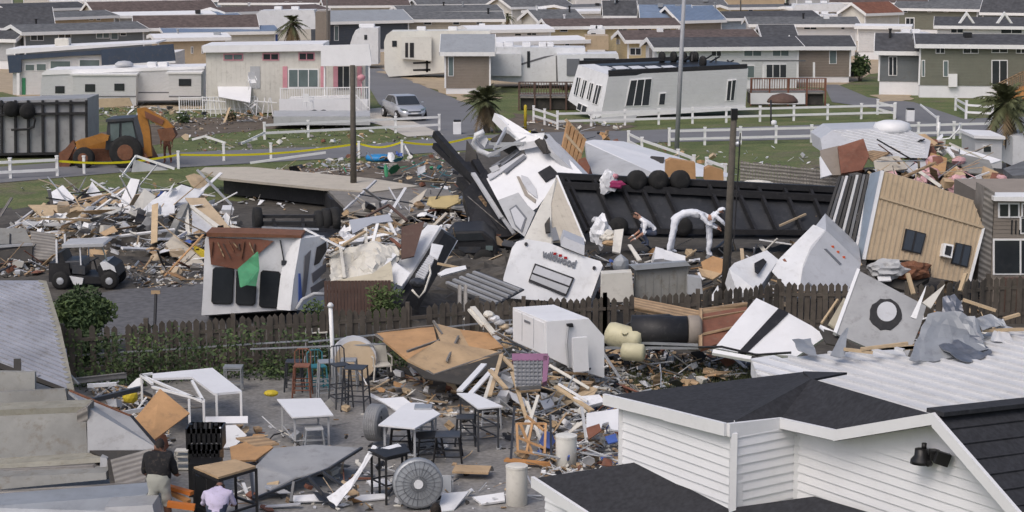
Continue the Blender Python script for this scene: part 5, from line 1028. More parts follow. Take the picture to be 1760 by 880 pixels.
crumple(Q(1525,462,532),.34,'greyw','grey washbasin spilling from under the tipped house','basin','basin',sq=(1.4,.8,.7),jag=.6); crumple(Q(1565,465,530),.3,'rust','rust coloured torn floor under the tipped house','scrap','scrap',sq=(1.5,.8,.8),jag=.9); panel([(1508,475,535),(1530,474,535),(1532,482,537),(1510,483,537)],'white','small white bar below the washbasin',.05)
poly('corner_post','greywood',VP(520,1705),[(1692,320),(1710,330),(1702,485),(1680,485)],(0,1,0),label='tall grey brown wall edge right of the tipped house',cat='wall')
# ---- heap above the tipped house
t = T('torn_trailer','torn open white trailer with ridged roof and brown insides in the right heap','wrecked trailer',1500,360); 
pz = PL((1412,240,352),(1600,244,352),(1412,302,366)); poly('side_wall','rvgrey',pz,[(1410,238),(1432,223),(1530,220),(1560,222),(1600,242),(1594,272),(1520,270),(1440,262),(1414,262)],(0,2.6,0),t); m = MB(); ribs(m,pz,[pz(*p) for p in [(1434,225),(1558,224),(1590,245),(1590,268),(1500,266)]],pz(1590,262)-pz(1440,228),.2,.03,.04); m.build('roof_rib','white',t)
panel([(1410,258,360),(1442,250,358),(1478,262,360),(1456,300,368),(1412,302,368)],'taupe','',.1,name='inner_wall',parent=t); panel([(1440,252,362),(1484,238,360),(1494,268,364),(1482,292,368),(1446,298,370)],'redbrown','',.1,name='inner_wall',parent=t); panel([(1410,268,366),(1430,300,370),(1412,305,372)],'whitecln','',.1,name='torn_corner',parent=t)
c = Q(1533,226,345); tag(MB().lathe(c,[(.75,0),(.8,.12),(.7,.35),(.4,.45),(.05,.47)],14).build('roof_unit','whitecln',smooth=True),'white rounded rooftop unit on the torn trailer','air conditioner')
G3 = 'panels and timbers of the right debris heap'
for i,(q_,k) in enumerate(((( (1566,232,340),(1590,230,340),(1612,246,344),(1600,254,346)),'ply'),(((1586,256,350),(1602,246,348),(1610,262,352),(1596,300,362),(1580,300,362)),'redbrown'),(((1600,262,355),(1628,272,356),(1624,300,364),(1590,298,364)),'plyor'),(((1622,300,366),(1644,285,362),(1660,300,366),(1630,328,376)),'lumber'),(((1608,318,372),(1640,288,364),(1645,291,364),(1616,326,374)),'plyor'),(((1552,252,350),(1560,250,350),(1562,272,356),(1554,272,356)),'redbrown'),(((1540,290,362),(1580,262,352),(1584,268,354),(1552,296,364)),'greyw'),(((1556,292,362),(1590,270,356),(1592,285,360),(1570,302,366)),'rvgrey'),(((1500,270,360),(1545,268,360),(1560,290,366),(1505,296,368)),'beige'),(((1480,262,358),(1500,258,356),(1530,262,358),(1500,276,362)),'wood'),(((1620,250,346),(1680,262,348),(1722,275,352),(1700,282,354),(1640,272,352)),'whitecln'),(((1640,262,350),(1700,275,352),(1712,300,362),(1660,296,362)),'conc_dirty'),(((1705,296,368),(1730,300,368),(1728,318,374),(1700,312,372)),'redbrown'),(((1712,318,372),(1780,316,372),(1780,330,376),(1716,330,376)),'wood'),(((1700,328,378),(1780,330,378),(1780,342,382),(1706,340,382)),'redbrown'),(((1690,285,362),(1716,296,366),(1700,318,372),(1686,300,368)),'ply'),(((1522,290,365),(1534,284,364),(1545,305,370),(1530,306,370)),'insul'))):
    panel([*q_],k,['tan plywood sheet on top of','red brown board standing in','orange plywood square in','yellow lumber wedge in','orange plank leaning in','short red brown post in','grey bar leaning in','crumpled grey panel in','pale beige sheet in','splintered wood sheet in','long white siding strip crossing','dirty white roof sheet in','red brown chunk at the right of','splintered floor at the right edge of','red brown roof edge at the right of','plywood piece at the right of','pink board scrap in'][i]+' the right heap',.06,group=G3)
for i,(x,y,g_,r_) in enumerate(((1598,300,372,.3),(1655,325,382,.42),(1668,330,384,.4),(1645,312,376,.28),(1605,278,358,.25),(1582,312,374,.22),(1648,276,356,.2),(1720,308,370,.2))): crumple(Q(x,y,g_),r_,'insul','pink insulation clump '+['behind the tan wall top','biggest and nearest in the right heap','at the right end of the tan wall top','under the orange plank','beside the orange plywood square','near the left top of the tan wall','near the white siding strip','by the red brown chunk'][i],'insulation','insulation','pink insulation clumps',sq=(1.1,.8,.8),jag=.6)
crumple(Q(1650,316,378),.2,'purple','purple cloth among the pink insulation','cloth','cloth'); beam((1614,332,378),(1640,306,370),'trim','thin white strip beside the pink insulation',.05); beam((1660,310,372),(1700,296,368),'trim','white bar pointing right in the heap',.06)
m = MB(); m.tube([Q(1612,244,250),Q(1614,210,250)],.08,6); m.tube([Q(1614,240,252),Q(1632,238,252),Q(1648,222,252),Q(1650,214,250)],.05,6); tag(m.build('bent_pipe','trim',smooth=True),'bent white pipe frame above the right heap','pipe')
# ---- white end + grey house on the right edge
t = T('white_shed','white sided shed end with a small window behind the dark palm','shed',1700,315); pw2 = VP(315,1700,0); poly('wall','sidingw',pw2,[(1676,236),(1722,238),(1722,290),(1676,286)],(0,2.5,0),t); window(t,pw2,(1689,250,1704,262),mul=0); poly('wall','white',VP(300,1740),[(1742,235),(1775,230),(1775,285),(1740,285)],(0,2,0),t); poly('roof','roofwhite',pw2,[(1672,232),(1726,234),(1726,239),(1672,237)],(0,2.7,0),t,off=.2)
t = T('grey_house','grey brown two storey house with white framed windows at the right edge','house',1760,520); pg = VP(520,1760,0)
poly('wall','taupe',pg,[(1708,344),(1860,344),(1860,520),(1700,520)],(0,5,0),t); m = MB(); ribs(m,pg,[pg(*p) for p in [(1710,346),(1860,346),(1860,500),(1704,500)]],(1,0,0),.12,.015,.06,lap=True); m.build('lap_boards','taupe',t)
for q_ in ((1715,348,1752,374),(1755,348,1790,374),(1706,410,1800,472),(1752,372,1790,402)): window(t,pg,q_,fw=3,mul=1)
poly('fascia','trim',pg,[(1704,336),(1860,336),(1860,345),(1704,343)],(0,1,0),t,off=.3); poly('roof','shgrey',PL((1722,282,400),(1800,275,400),(1722,300,420)),[(1724,290),(1760,276),(1860,276),(1860,300),(1740,302)],.2,t)
m = MB(); ribs(m,pg,[pg(*p) for p in [(1732,378),(1752,378),(1752,402),(1732,402)]],(0,0,1),.12,.05,.03); m.build('balcony_rail','black',t)

for o in list(bpy.data.objects):
    lb = o.get('label','')
    if o.type == 'MESH' and any(k in lb for k in ('crumpled wall sheet','white torn','torn sheet','bent white roof skin','white jagged','triangular panel,','tilted trailer nose','pale pinkish','tan ceiling','green cloth','dirty white roof sheet','long white siding','crumpled grey panel','pale beige sheet')) and 'label' in o: dent(o, .07, 1.6, 6)
# ============================================================ wooden fence and vines
def top2g(y, H): return (y+H*10)/(1-H/10.8)
FH = 1.35
fpts = [(105,566),(250,556),(400,548),(560,536),(700,528),(820,518)]
fpts2 = [(820,520),(900,518),(1040,512)]; fpts3 = [(1040,512),(1200,505),(1340,488),(1470,489)]; fpts4 = [(1560,492),(1620,490),(1700,478),(1860,474)]
def wfence(pts, label, seed):
    rnd = random.Random(seed); W_ = []
    for x, y in pts: p = P(x, y, FH); W_.append(V((p.x, p.y, 0)))
    t = E('wooden_fence', label, 'fence', W_[0].lerp(W_[-1], .5), 'lengths of dark wooden fence'); m = MB(); L = 0
    for a, b in zip(W_, W_[1:]):
        u = (b-a).normalized(); d = (b-a).length; n_ = V((-u.y,u.x,0)); k = int(d/.165)
        for i in range(k):
            if rnd.random() < .03: continue
            s = a+u*(i*d/k); e = s+u*.145; lean = rnd.uniform(-.02,.02); h = FH+rnd.uniform(-.04,.04); off = n_*(.0 if i%2 else .05)
            q = [s+off, e+off, e+off+u*lean+V((0,0,h-.05)), (s+e)/2+off+u*lean+V((0,0,h+.03)), s+off+u*lean+V((0,0,h-.05))]
            m.prism(q, n_*.02)
        for z in (.3, FH-.3): MB().bar(a+V((0,0,z))+n_*.035, b+V((0,0,z))+n_*.035, .03, .09).build('rail','fencewood',t)
    m.build('pickets','fencewood',t)
    for w_ in W_[::1]: MB().box((w_.x,w_.y+.08,(FH+.12)/2),(.11,.11,FH+.12)).build('post','fencewood',t)
    return t
wfence(fpts, 'dark wooden fence overgrown with vines in front of the cream camper', 1); wfence(fpts2, 'dark wooden fence below the lettered white camper wall', 2)
wfence(fpts3, 'dark wooden fence running past the leaning pole', 3); wfence(fpts4, 'dark wooden fence at the right below the tipped house', 4)
m1, m2 = MB(), MB()
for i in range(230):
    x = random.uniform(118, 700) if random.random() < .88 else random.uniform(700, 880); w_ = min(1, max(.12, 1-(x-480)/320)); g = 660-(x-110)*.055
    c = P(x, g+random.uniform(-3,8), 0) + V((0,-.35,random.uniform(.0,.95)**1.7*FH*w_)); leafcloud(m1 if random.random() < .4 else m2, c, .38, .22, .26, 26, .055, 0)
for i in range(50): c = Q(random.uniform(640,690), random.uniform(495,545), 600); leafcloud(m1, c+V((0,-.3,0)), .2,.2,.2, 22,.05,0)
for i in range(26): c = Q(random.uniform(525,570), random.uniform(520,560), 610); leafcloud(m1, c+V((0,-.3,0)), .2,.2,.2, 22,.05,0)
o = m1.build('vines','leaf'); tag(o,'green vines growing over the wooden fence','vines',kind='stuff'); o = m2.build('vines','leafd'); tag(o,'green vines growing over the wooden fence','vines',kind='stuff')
m = MB()
for i in range(1500):
    x = random.uniform(1080,1330); y = random.uniform(625,675); c = P(x,y,.02); a = V((random.uniform(-1,1),random.uniform(-1,1),0)).normalized()*.02; m.add([c-a,c+a,c+V((random.uniform(-.06,.06),random.uniform(-.06,.06),random.uniform(.08,.22)))],[(0,1,2)])
o = m.build('grass','leafp'); tag(o,'short weedy grass behind the charcoal roof','grass',kind='stuff')
# ============================================================ foreground house
F_Z = 4.9; th = math.atan(2180/3200); U = V((math.sin(th), -math.cos(th), 0)); Vv = V((math.cos(th), math.sin(th), 0))
C0 = P(1250, 731, F_Z)                      # fascia corner
Cw = P(1261, 752, F_Z-.16); Cw = V((Cw.x, Cw.y, 0))
wl = PLN(Cw, Vv)                             # left wall plane, runs along U
ws = PLN(Cw, U)                              # short wall plane, runs along V
C2 = ws(1370, 740); C2 = V((C2.x, C2.y, 0)); wg = PLN(C2, Vv)     # gable wall plane
hs = T('white_house', 'near white lap sided house with charcoal shingle roofs at the bottom right', 'house', 1350, 950)
def lapwall(pl, px, base, par, nm='wall'):
    pts = [pl(*p) for p in px]; o = MB().prism(pts, -pl.n*.15).build(nm, 'whitecln', par)
    m = MB(); ribs(m, pl, pts, (1,0,0), .115, .022, .06, lap=True); m.build('lap_boards', 'sidingplain', o); return o
M('sidingplain', (.76,.765,.78), .45, .04, dirt=.05)
lapwall(wl, [(1069,694),(1160,714),(1261,738),(1261,905),(1069,905)], 0, hs)
lapwall(ws, [(1261,738),(1371,728),(1371,900),(1261,905)], 0, hs)
lapwall(wg, [(1371,733),(1440,750),(1605,722),(1660,764),(1770,885),(1900,1030),(1900,1200),(1371,1000)], 0, hs)
for pl_, x, y0, y1 in ((wl,1261,744,905),(wl,1069,700,830),(wg,1371,748,880)):
    a, b = pl_(x,y0), pl_(x,y1); MB().bar(V((a.x,a.y,a.z)), V((a.x,a.y,b.z)), .085, .085).build('corner_trim','whitecln',hs)
# roofs
s_of = lambda p: (p-C0).dot(U)
al = .075; nA = (U*al - V((0,0,1))); nA = V((-U.x*al, -U.y*al, 1)); rA = PLN(C0, nA)
eP = PLN(PLN(C0,U)(1341,721), Vv); ePt = eP(1437,742); pk = eP(1607,713)
bt = (pk.z-ePt.z)/((pk-ePt).dot(U)); rB = PLN(ePt, V((-U.x*bt, -U.y*bt, 1)))
lf = [C0]*5
def topsurf(faces, nm='roof', th=.12):
    m = MB()
    for f in faces:
        n_ = (f[1]-f[0]).cross(f[2]-f[0]); f = f[::-1] if n_.z < 0 else f; m.prism(f, (0,0,-th))
    return m.build(nm,'shingle',hs)
b2 = P(1395,651,5.16); b1 = P(1380,639,5.02); b0 = P(1457,641,5.3); b3 = P(1500,678,5.45)
ePt = eP(1437,742); lf[3] = PLN(C0,U)(1341,721); lf[4] = ePt; dk = lf[3]; lf[1] = PLN(C0,Vv)(1146,705); lf[0] = PLN(C0,Vv)(1041,680); lf[2] = C0
m = MB(); rv_ = [lf[0],lf[2],dk,ePt,pk,b2,b1]; k = len(rv_); vs = rv_+[v-V((0,0,.12)) for v in rv_]
tf = [(0,1,6),(1,2,5),(1,5,6),(2,3,5),(3,4,5)]
m.add(vs, tf+[tuple(i+k for i in t_)[::-1] for t_ in tf]+[(i,i+k,(i+1)%k+k,(i+1)%k) for i in range(k)]); m.build('roof','shingle',hs)
topsurf([[P(1395,652,5.15), P(1380,638,5.1), P(1456,640,5.1)]], 'roof_flap', .03)
pk2 = PLN(pk,U)(1760,696); vd = (pk2-pk).normalized(); pk2 = pk+vd*9
dn = lambda z: pk+U*z-V((0,0,z*.64))
MB().prism([pk, pk2, pk2+U*6-V((0,0,6*.64)), dn(6)], (0,0,-.12)).build('roof','shingle',hs)
# shingle tabs on the right slope and ridge cap
m = MB(); MB_ = MB()
for k in range(26):
    z = k*.2; a = dn(z)+V((0,0,.008)); MB_.bar(a, a+vd*9, .03, .012)
MB_.build('shingle_course','shingle',hs)
m = MB(); m.bar(pk+V((0,0,.03)), pk2+V((0,0,.03)), .26, .05); m.build('ridge_cap','shingle',hs)
# dark tongue over the metal roof
def fascia(a, b, h=.2, nm='fascia', up=.03):
    m = MB(); n_ = (b-a).cross(V((0,0,1))).normalized(); n_ = -n_ if n_.dot(CAM-a) < 0 else n_
    m.prism([a+V((0,0,up)), b+V((0,0,up)), b-V((0,0,h)), a-V((0,0,h))], n_*.05); m.build(nm,'whitecln',hs)
    m = MB(); m.prism([a-V((0,0,h-.02)), b-V((0,0,h-.02)), b-V((0,0,h-.02))-n_*.4, a-V((0,0,h-.02))-n_*.4], (0,0,.03)); m.build('soffit','whitecln',hs)
fascia(lf[0], lf[1], .12); fascia(lf[1], lf[2], .13); fascia(lf[2], lf[3], .14); fascia(lf[3], ePt, .1); fascia(ePt, pk, .11); 
g2 = dn(6); fascia(pk, g2, .13)
# lower roof
L1, L2 = wl(1095,796), wl(1260,876); L0 = P(918,822,L1.z-.35); rL = PLN(L0, (L1-L0).cross(L2-L0))
pts = [rL(*p) for p in [(918,822),(1095,794),(1262,872),(1400,853),(1560,900),(1500,1010),(1120,955)]]
o = MB().prism(pts, (0,0,-.1)).build('lower_roof','shingle',hs)
a, b = rL(918,822), rL(1122,955); fascia(a, b, .12)
nl = PLN(a+V((.5,.25,0)), (b-a).cross(V((0,0,1)))); lapwall(nl, [(938,846),(1120,950),(1120,1100),(938,1100)], 0, hs)
# flood light
t = T('floodlight','black twin floodlight fixed on the gable wall of the white house','lamp',1610,1000); c = wg(1612,780)+wg.n*.06
MB().box(c,(.12,.12,.12)).build('mount','blackpl',t,bev=.01)
l1 = wg(1600,778)+wg.n*.16; m = MB(); m.lathe(l1+V((-.0,0,-.1)), [(.125,0),(.12,.04),(.08,.09),(.075,.17),(.03,.18)], 16); m.lathe(l1+V((.03,0,.06)), [(.03,0),(.03,.08)], 8); m.build('lamp_head','blackpl',t,True)
l2 = wg(1634,785)+wg.n*.14; m = MB(); m.box(l2,(.17,.08,.15),Matrix.Rotation(R(18),3,'Y')); m.build('lamp_head','blackpl',t,bev=.01)
m = MB(); m.lathe(wg(1614,793)+wg.n*.14,[(.035,0),(.035,.05)],10,axis=wg.n); m.bar(wg(1604,781)+wg.n*.1, wg(1630,783)+wg.n*.1, .03); m.build('bracket','blackpl',t)
# ============================================================ big metal roof behind
mt_ = T('metal_roof_building','torn building with a broad ribbed metal roof behind the white house','building',1600,760)
rm = PLN(P(1450,640,3.3), V((-Vv.x*.12,-Vv.y*.12,1)))
out = [(1292,622),(1360,614),(1440,606),(1552,600),(1560,618),(1660,606),(1700,568),(1730,560),(1800,580),(1800,740),(1612,760),(1395,690),(1300,642)]
pts = [rm(*p) for p in out]; MB().prism(pts, -rm.n*.06).build('roof','roofmetal',mt_)
m = MB(); ribs(m, rm, pts, rm(1640,676)-rm(1400,612), .3, .045, .06); m.build('roof_rib','roofmetal',mt_)
MB().prism([rm(*q)+V((0,0,.02)) for q in [(1291,618),(1330,612),(1400,640),(1395,655),(1300,642)]],(0,0,-.3)).build('gable_edge','white',mt_)
for i in range(9): x = 1480+i*12; beam((x,601-i*.3,880),(x+60,598-i,880),'lumber','',.09,.05,parent=mt_,name='rafter')
MB().prism([rm(*p)-V((0,0,.12)) for p in [(1306,630),(1560,608),(1800,600),(1800,706),(1612,712),(1400,660)]], (0,0,-3.0)).build('wall_below','greyw',mt_)
# sheets in front
t = panel([(1228,598,668),(1300,512,640),(1338,530,644),(1270,606,670)],'whitecln','left half of the white roof panel split by a black strip',.08,group='two white roof panels with a black strip between')
panel([(1280,606,670),(1355,538,646),(1395,560,652),(1420,578,660),(1370,612,672)],'whitecln','right half of the white roof panel split by a black strip',.08,group='two white roof panels with a black strip between')
panel([(1268,606,671),(1338,530,645),(1355,537,647),(1282,607,671)],'black','black strip between the two white roof panels',.06,'strip','strip')
panel([(1226,600,672),(1292,612,676),(1290,618,678),(1224,606,674)],'trim','white gutter length below the white roof panels',.08,'gutter','gutter'); m = MB(); m.tube([Q(1200,597,668),Q(1240,596,670),Q(1300,610,674),Q(1360,606,674)],.03,5); tag(m.build('cable','black'),'black cable over the white roof panels','cable')
for i,(x0,x1,y) in enumerate(((1040,1230,598),(1090,1200,593))): beam((x0,y-4*i,650),(x1,y,655),'galv',['long','short'][i]+' grey metal pipe lying in front of the cream tank',.06,.06,'pipe','pipe','grey metal pipes')
# leaning metal panel with round hole
t = T('hatch_panel','large grey metal sheet with a black ringed round hatch, leaning by the fence','panel',1500,680)
pg_ = PL((1476,465,655),(1432,580,680),(1590,520,668)); poly('sheet','sheetmetal',pg_,[(1476,465),(1592,526),(1582,560),(1560,612),(1520,610),(1434,572)],.06,t); poly('white_edge','whitecln',pg_,[(1473,462),(1478,464),(1438,574),(1432,571)],.12,t,off=.03)
EL = lambda cx,cy,rx,ry,j=0: [(cx+rx*math.cos(k*.314)*(1+j*math.sin(k*2.3)),cy+ry*math.sin(k*.314)*(1+j*math.cos(k*3.1))) for k in range(20)]
poly('ring','black',pg_,EL(1522,541,28,27,.05),.03,t,off=.02); poly('hatch','rvgrey',pg_,EL(1524,537,17,17),.03,t,off=.04)
panel([(1424,556,668),(1450,512,650),(1460,516,650),(1440,566,670)],'cream','pale yellow board behind the grey hatch panel',.05); panel([(1410,558,668),(1436,570,672),(1430,585,676),(1408,562,670)],'whitecln','white strip at the foot of the grey hatch panel',.04); panel([(1405,560,668),(1445,575,674),(1470,600,684),(1420,590,680)],'dark_and_shade','dark torn sheet under the grey hatch panel',.04)
beam((1412,556,666),(1440,515,652),'lumber','thin tan stick left of the grey hatch panel',.05)
# crumpled tin
_Q = Q; YR = rm(1650,612).y
def QR(px, py, g):      # stands on the metal roof
    d = ray(px, py); return CAM+d*((YR+(690-g)*.035)/d.y)
def sheetmesh(name, pts_rows, mat, label, th=.015, parent=None, cat='sheet', jit=.022, sub=3):
    rows = [[Q(*p) for p in r_] for r_ in pts_rows]; nr, nc = len(rows), len(rows[0]); vs = []; A_, B_ = (nr-1)*sub+1, (nc-1)*sub+1
    for i in range(A_):
        for j in range(B_):
            a, fa = divmod(i, sub); b, fb_ = divmod(j, sub); a2, b2 = min(a+1,nr-1), min(b+1,nc-1); fa /= sub; fb_ /= sub
            p = rows[a][b].lerp(rows[a2][b], fa).lerp(rows[a][b2].lerp(rows[a2][b2], fa), fb_); vs.append(p+V((random.uniform(-jit,jit),random.uniform(-jit,jit),random.uniform(-jit,jit))))
    k = len(vs); vs += [v+V((0,th,-th)) for v in vs]; fs = [(i*B_+j,i*B_+j+1,(i+1)*B_+j+1,(i+1)*B_+j) for i in range(A_-1) for j in range(B_-1)]
    fs += [tuple(q+k for q in f)[::-1] for f in fs]; rim = [j for j in range(B_)]+[i*B_+B_-1 for i in range(1,A_)]+[(A_-1)*B_+j for j in range(B_-2,-1,-1)]+[i*B_ for i in range(A_-2,0,-1)]
    fs += [(rim[i],rim[(i+1)%len(rim)],rim[(i+1)%len(rim)]+k,rim[i]+k) for i in range(len(rim))]
    o = MB().add(vs,fs).build(name,mat,parent)
    if not parent: tag(o,label,cat,'crumpled metal sheets')
    return o
tag(sheetmesh('inner_wall',QT,'offwhite','',.03,jit=.05,sub=5),'torn quilted beige inner wall of the burst trailer','panel',G2)
Q = QR
sheetmesh('metal_sheet',[[(1594,538,668),(1640,534,666),(1676,545,668),(1690,580,676)],[(1580,575,680),(1620,556,672),(1660,566,674),(1690,590,684)],[(1562,620,700),(1590,622,698),(1640,615,695),(1700,600,690)]],'galv','big curled metal sheet standing on the metal roof')
sheetmesh('metal_sheet',[[(1594,578,676),(1630,566,672),(1680,572,676)],[(1620,600,692),(1660,600,690),(1700,598,686)],[(1655,622,705),(1680,620,702),(1706,606,696)]],'steel','shiny folded metal flap in front of the big curled sheet')
sheetmesh('metal_sheet',[[(1672,548,664),(1700,540,660),(1722,548,664)],[(1690,566,672),(1712,560,668),(1728,560,668)]],'galv','small bent metal sheet right of the big curled sheet')
sheetmesh('metal_sheet',[[(1716,552,662),(1724,548,660),(1745,590,676)],[(1700,585,676),(1722,588,676),(1750,600,680)]],'roofmetal','pale metal sheet edge at the far right of the roof')
panel([(1565,545,650),(1592,490,640),(1590,500,642),(1575,548,652)],'white','small white rag flag at the right of the hatch panel',.03,'rag','rag'); panel([(1585,520,648),(1625,488,640),(1600,530,650)],'offwhite','pointed white board shard right of the hatch panel',.03)
sheetmesh('metal_sheet',[[(1618,512,648),(1640,505,646),(1652,520,650)],[(1620,535,656),(1640,540,658),(1655,535,656)]],'steel','silver foil duct piece behind the curled metal sheet')
for i,(a,b) in enumerate((((1655,515,648),(1712,534,654)),((1725,548,658),(1752,540,656)),((1690,568,668),(1760,566,668)),((1650,500,640),(1660,470,636)),((1560,470,640),(1570,505,646)),((1480,600,690),(1560,590,686)),((1450,600,688),(1500,606,690)))): beam(a,b,'lumber',['tan stud lying right of the silver duct','short tan stick at the right end of the roof','pale long stud along the right roof edge','upright tan stud before the right fence','tan stud under the broken house floor','tan rafter end under the hatch panel','short orange rafter end by the metal roof'][i],.07,.05)
sheetmesh('metal_sheet',[[(1362,585,664),(1392,580,662)],[(1370,600,676),(1405,612,682)]],'galv','small crushed metal bucket at the left end of the metal roof'); sheetmesh('metal_sheet',[[(1452,565,668),(1460,562,668)],[(1428,612,688),(1450,614,690)]],'galv','thin bent metal strap rising from the metal roof')
Q = _Q
# behind fence at right: shed & dark board fence
poly('board_wall','brownwood',VP(545,1740),[(1728,478),(1800,478),(1800,560),(1722,556)],.2,label='dark brown board wall at the right edge below the grey house',cat='wall')
# ============================================================ between fence and patio
t = T('corrugated_panel','dark grey ribbed metal roof panel resting on wreckage before the lettered camper','panel',835,600)
pq = PL((768,487,575),(900,497,578),(820,466,562)); ou = [(768,487),(822,466),(901,497),(848,526)]; poly('sheet','darkmetal',pq,ou,.04,t); m = MB(); ribs(m,pq,[pq(*p) for p in ou],pq(901,497)-pq(822,466),.28,.06,.1); m.build('rib','sheetmetal',t); poly('edge','dark_and_shade',pq,[(768,488),(848,527),(848,533),(768,493)],.05,t,off=.01)
for x in (790, 800): beam((x,492,590),(x,540,605),'greywood','',.1,parent=t,name='post')
panel([(752,470,560),(766,462,558),(800,456,556),(802,462,558),(758,474,562)],'white','white angled board left of the ribbed metal panel',.06); beam((752,453,552),(800,462,556),'lumber','tan stick above the ribbed metal panel',.06)
# air handler
t = T('air_handler','big white air conditioning housing with a sloped side standing on the patio','air conditioner',960,690)
a0,a1,a2,a3 = Q(881,529,661),Q(939,553,690),Q(939,612,690),Q(883,580,661); back_ = a0-a1
side = PL((939,553,690),(1014,549,686),(939,612,690)); sp = [side(*p) for p in [(939,552),(1012,547),(1039,578),(1039,650),(985,634),(939,612)]]
o = MB().prism(sp, back_).build('housing','whitecln',t,bev=.015)
fr_ = PLN(a0,(a1-a0).cross(a3-a0)); 
for x in (899,919): beam_ = MB().bar(fr_(x,537+(x-899)*.45)+fr_.n*.03, fr_(x,586+(x-899)*.6)+fr_.n*.03,.015,.01); beam_.build('panel_gap','rvgrey',t)
MB().prism([fr_(*p)+fr_.n*.02 for p in [(884,533),(936,555),(936,607),(886,576)]],-fr_.n*.03).build('access_door','whitecln',t)
poly('badge','textgrey',fr_,[(903,549),(913,553),(913,557),(903,553)],.01,t,off=.035)
poly('duct_box','whitecln',side,[(978,576),(1003,574),(1006,632),(980,634)],.1,t,off=.35); poly('power_box','black',side,[(973,556),(983,555),(984,561),(974,561)],.1,t,off=.1); m = MB(); m.tube([side(975,560)+side.n*.08,side(972,590)+side.n*.1,side(976,630)+side.n*.08],.035,6); m.build('conduit','greyw',t)
# cream tank & barbecue
t = T('storage_tank','pale yellow plastic tank lying in front of the brown shelf board','tank',1075,655); c0,c1 = Q(1045,572,645),Q(1100,588,650); ax = (c1-c0)
MB().lathe(c0,[(.1,-.06),(.27,0),(.31,.12),(.31,ax.length-.1),(.27,ax.length),(.1,ax.length+.05)],18,axis=ax).build('body','tank',t,True); MB().lathe(c0+ax*.5+V((0,-.25,.16)),[(.08,0),(.08,.08)],10,axis=(0,-.7,.7)).build('cap','tank',t)
c0,c1 = Q(1070,604,662),Q(1100,606,664); tag(MB().lathe(c0,[(.1,-.04),(.2,0),(.22,.1),(.22,.5),(.15,.55)],14,axis=c1-c0).build('drum','tank',smooth=True),'smaller cream drum half hidden below the plastic tank','drum')
t = T('smoker','dark barrel smoker with rusty lid lying before the brown shelf board','barbecue',1140,655); c0,c1 = Q(1085,570,645),Q(1180,572,645)
MB().lathe(c0,[(.1,-.03),(.42,0),(.42,(c1-c0).length),(.1,(c1-c0).length+.03)],20,axis=c1-c0).build('barrel','black',t,True); MB().lathe(c1,[(.42,.02),(.44,.05),(.44,.3),(.36,.36),(.1,.38)],20,axis=c1-c0).build('end_cap','taupe',t,True)
panel([(1090,552,640),(1100,545,636),(1140,543,636),(1150,548,640),(1100,558,642)],'rust','',.05,name='lid',parent=t); m = MB(); m.tube([Q(1075,560,640),Q(1100,543,636),Q(1150,541,636),Q(1176,552,640)],.025,5); m.build('handle','darkmetal',t)
# brown shelf board
t = T('wood_counter','long brown wooden counter frame tipped beside the smoker','counter',1190,650); panel([(1090,511,618),(1204,534,632),(1204,552,640),(1090,527,626)],'wood','',.12,name='side',parent=t); panel([(1204,532,632),(1285,520,628),(1284,528,628),(1204,540,634)],'wood','',.1,name='top_edge',parent=t)
panel([(1204,540,634),(1284,527,630),(1284,575,650),(1204,600,660)],'redbrown','',.08,name='back',parent=t); beam((1205,548,638),(1283,535,633),'wood','',.08,.05,parent=t,name='slat'); beam((1205,575,650),(1262,562,646),'wood','',.08,.05,parent=t,name='slat'); beam((1204,532,632),(1204,598,660),'wood','',.09,.09,parent=t,name='post')
# overturned plywood table
t = T('plywood_counter','big plywood counter top flung upside down with broken legs','table',760,690)
panel([(646,573,655),(745,560,645),(752,590,670),(700,618,690)],'plyor','',.06,name='top',parent=t); panel([(700,618,690),(752,585,672),(835,600,668),(866,606,672),(850,620,682),(745,642,700)],'ply','',.06,name='top',parent=t); panel([(745,555,640),(790,566,648),(812,605,672),(758,588,666)],'ply','',.05,name='side',parent=t); panel([(790,566,648),(840,572,650),(865,596,664),(812,606,672)],'plyor','',.05,name='side',parent=t)
for a,b in (((648,572,654),(745,560,645)),((700,604,690),(755,585,668)),((768,620,690),(788,578,658)),((745,552,640),(760,575,655)),((646,575,656),(745,645,702)),((745,645,702),(862,605,672))): beam(a,b,'greywood','',.05,.05,parent=t,name='frame_bar')
panel([(700,622,700),(745,644,706),(862,608,680),(872,630,690),(790,660,712),(730,650,708)],'dark_and_shade','black tarpaulin hanging under the plywood counter',.03,'tarpaulin','tarpaulin')
for i,(a,b) in enumerate((((808,532,640),(832,560,650)),((812,528,640),(850,575,655)))): beam(a,b,'offwhite',['short','long'][i]+' off-white board beside the air handler',.14,.06)
for i in range(5): crumple(Q(840+i*9,540+i*7,650),.13,['offwhite','whitecloth','greyw','tan','rvgrey'][i],['off-white','white','grey','tan','light grey'][i]+' rubble lump between the plywood counter and air handler','rubble lump','rubble_lump')
# white hydrant-like post
t = T('short_post','short white post with a rounded cap in front of the vines','post',570,665); a,b = Q(568,528,660),P(574,662); MB().tube([b,a],[.055,.05],10).build('shaft','trim',t,True); MB().lathe(a,[(.07,0),(.08,.05),(.04,.11)],10).build('cap','white',t,True)
for i,(a,b) in enumerate((((110,612,650),(530,585,650)),((530,588,650),(880,550,640)),((430,600,655),(700,590,655)),((590,588,652),(830,602,660)))): beam(a,b,'galv',['longest grey conduit hanging along the vines','grey conduit running toward the air handler','lower grey conduit under the vines','short grey conduit before the plywood counter'][i],.035,.035,'conduit','conduit','grey metal conduits along the fence')
t = T('sign_post','dark thin post with a small plate standing behind the fence','post',266,560); a,b = Q(268,505,570),P(265,585); MB().tube([b,a],.045,8).build('shaft','black',t); MB().box(a+V((0,-.03,.05)),(.25,.03,.1)).build('plate','ply',t)
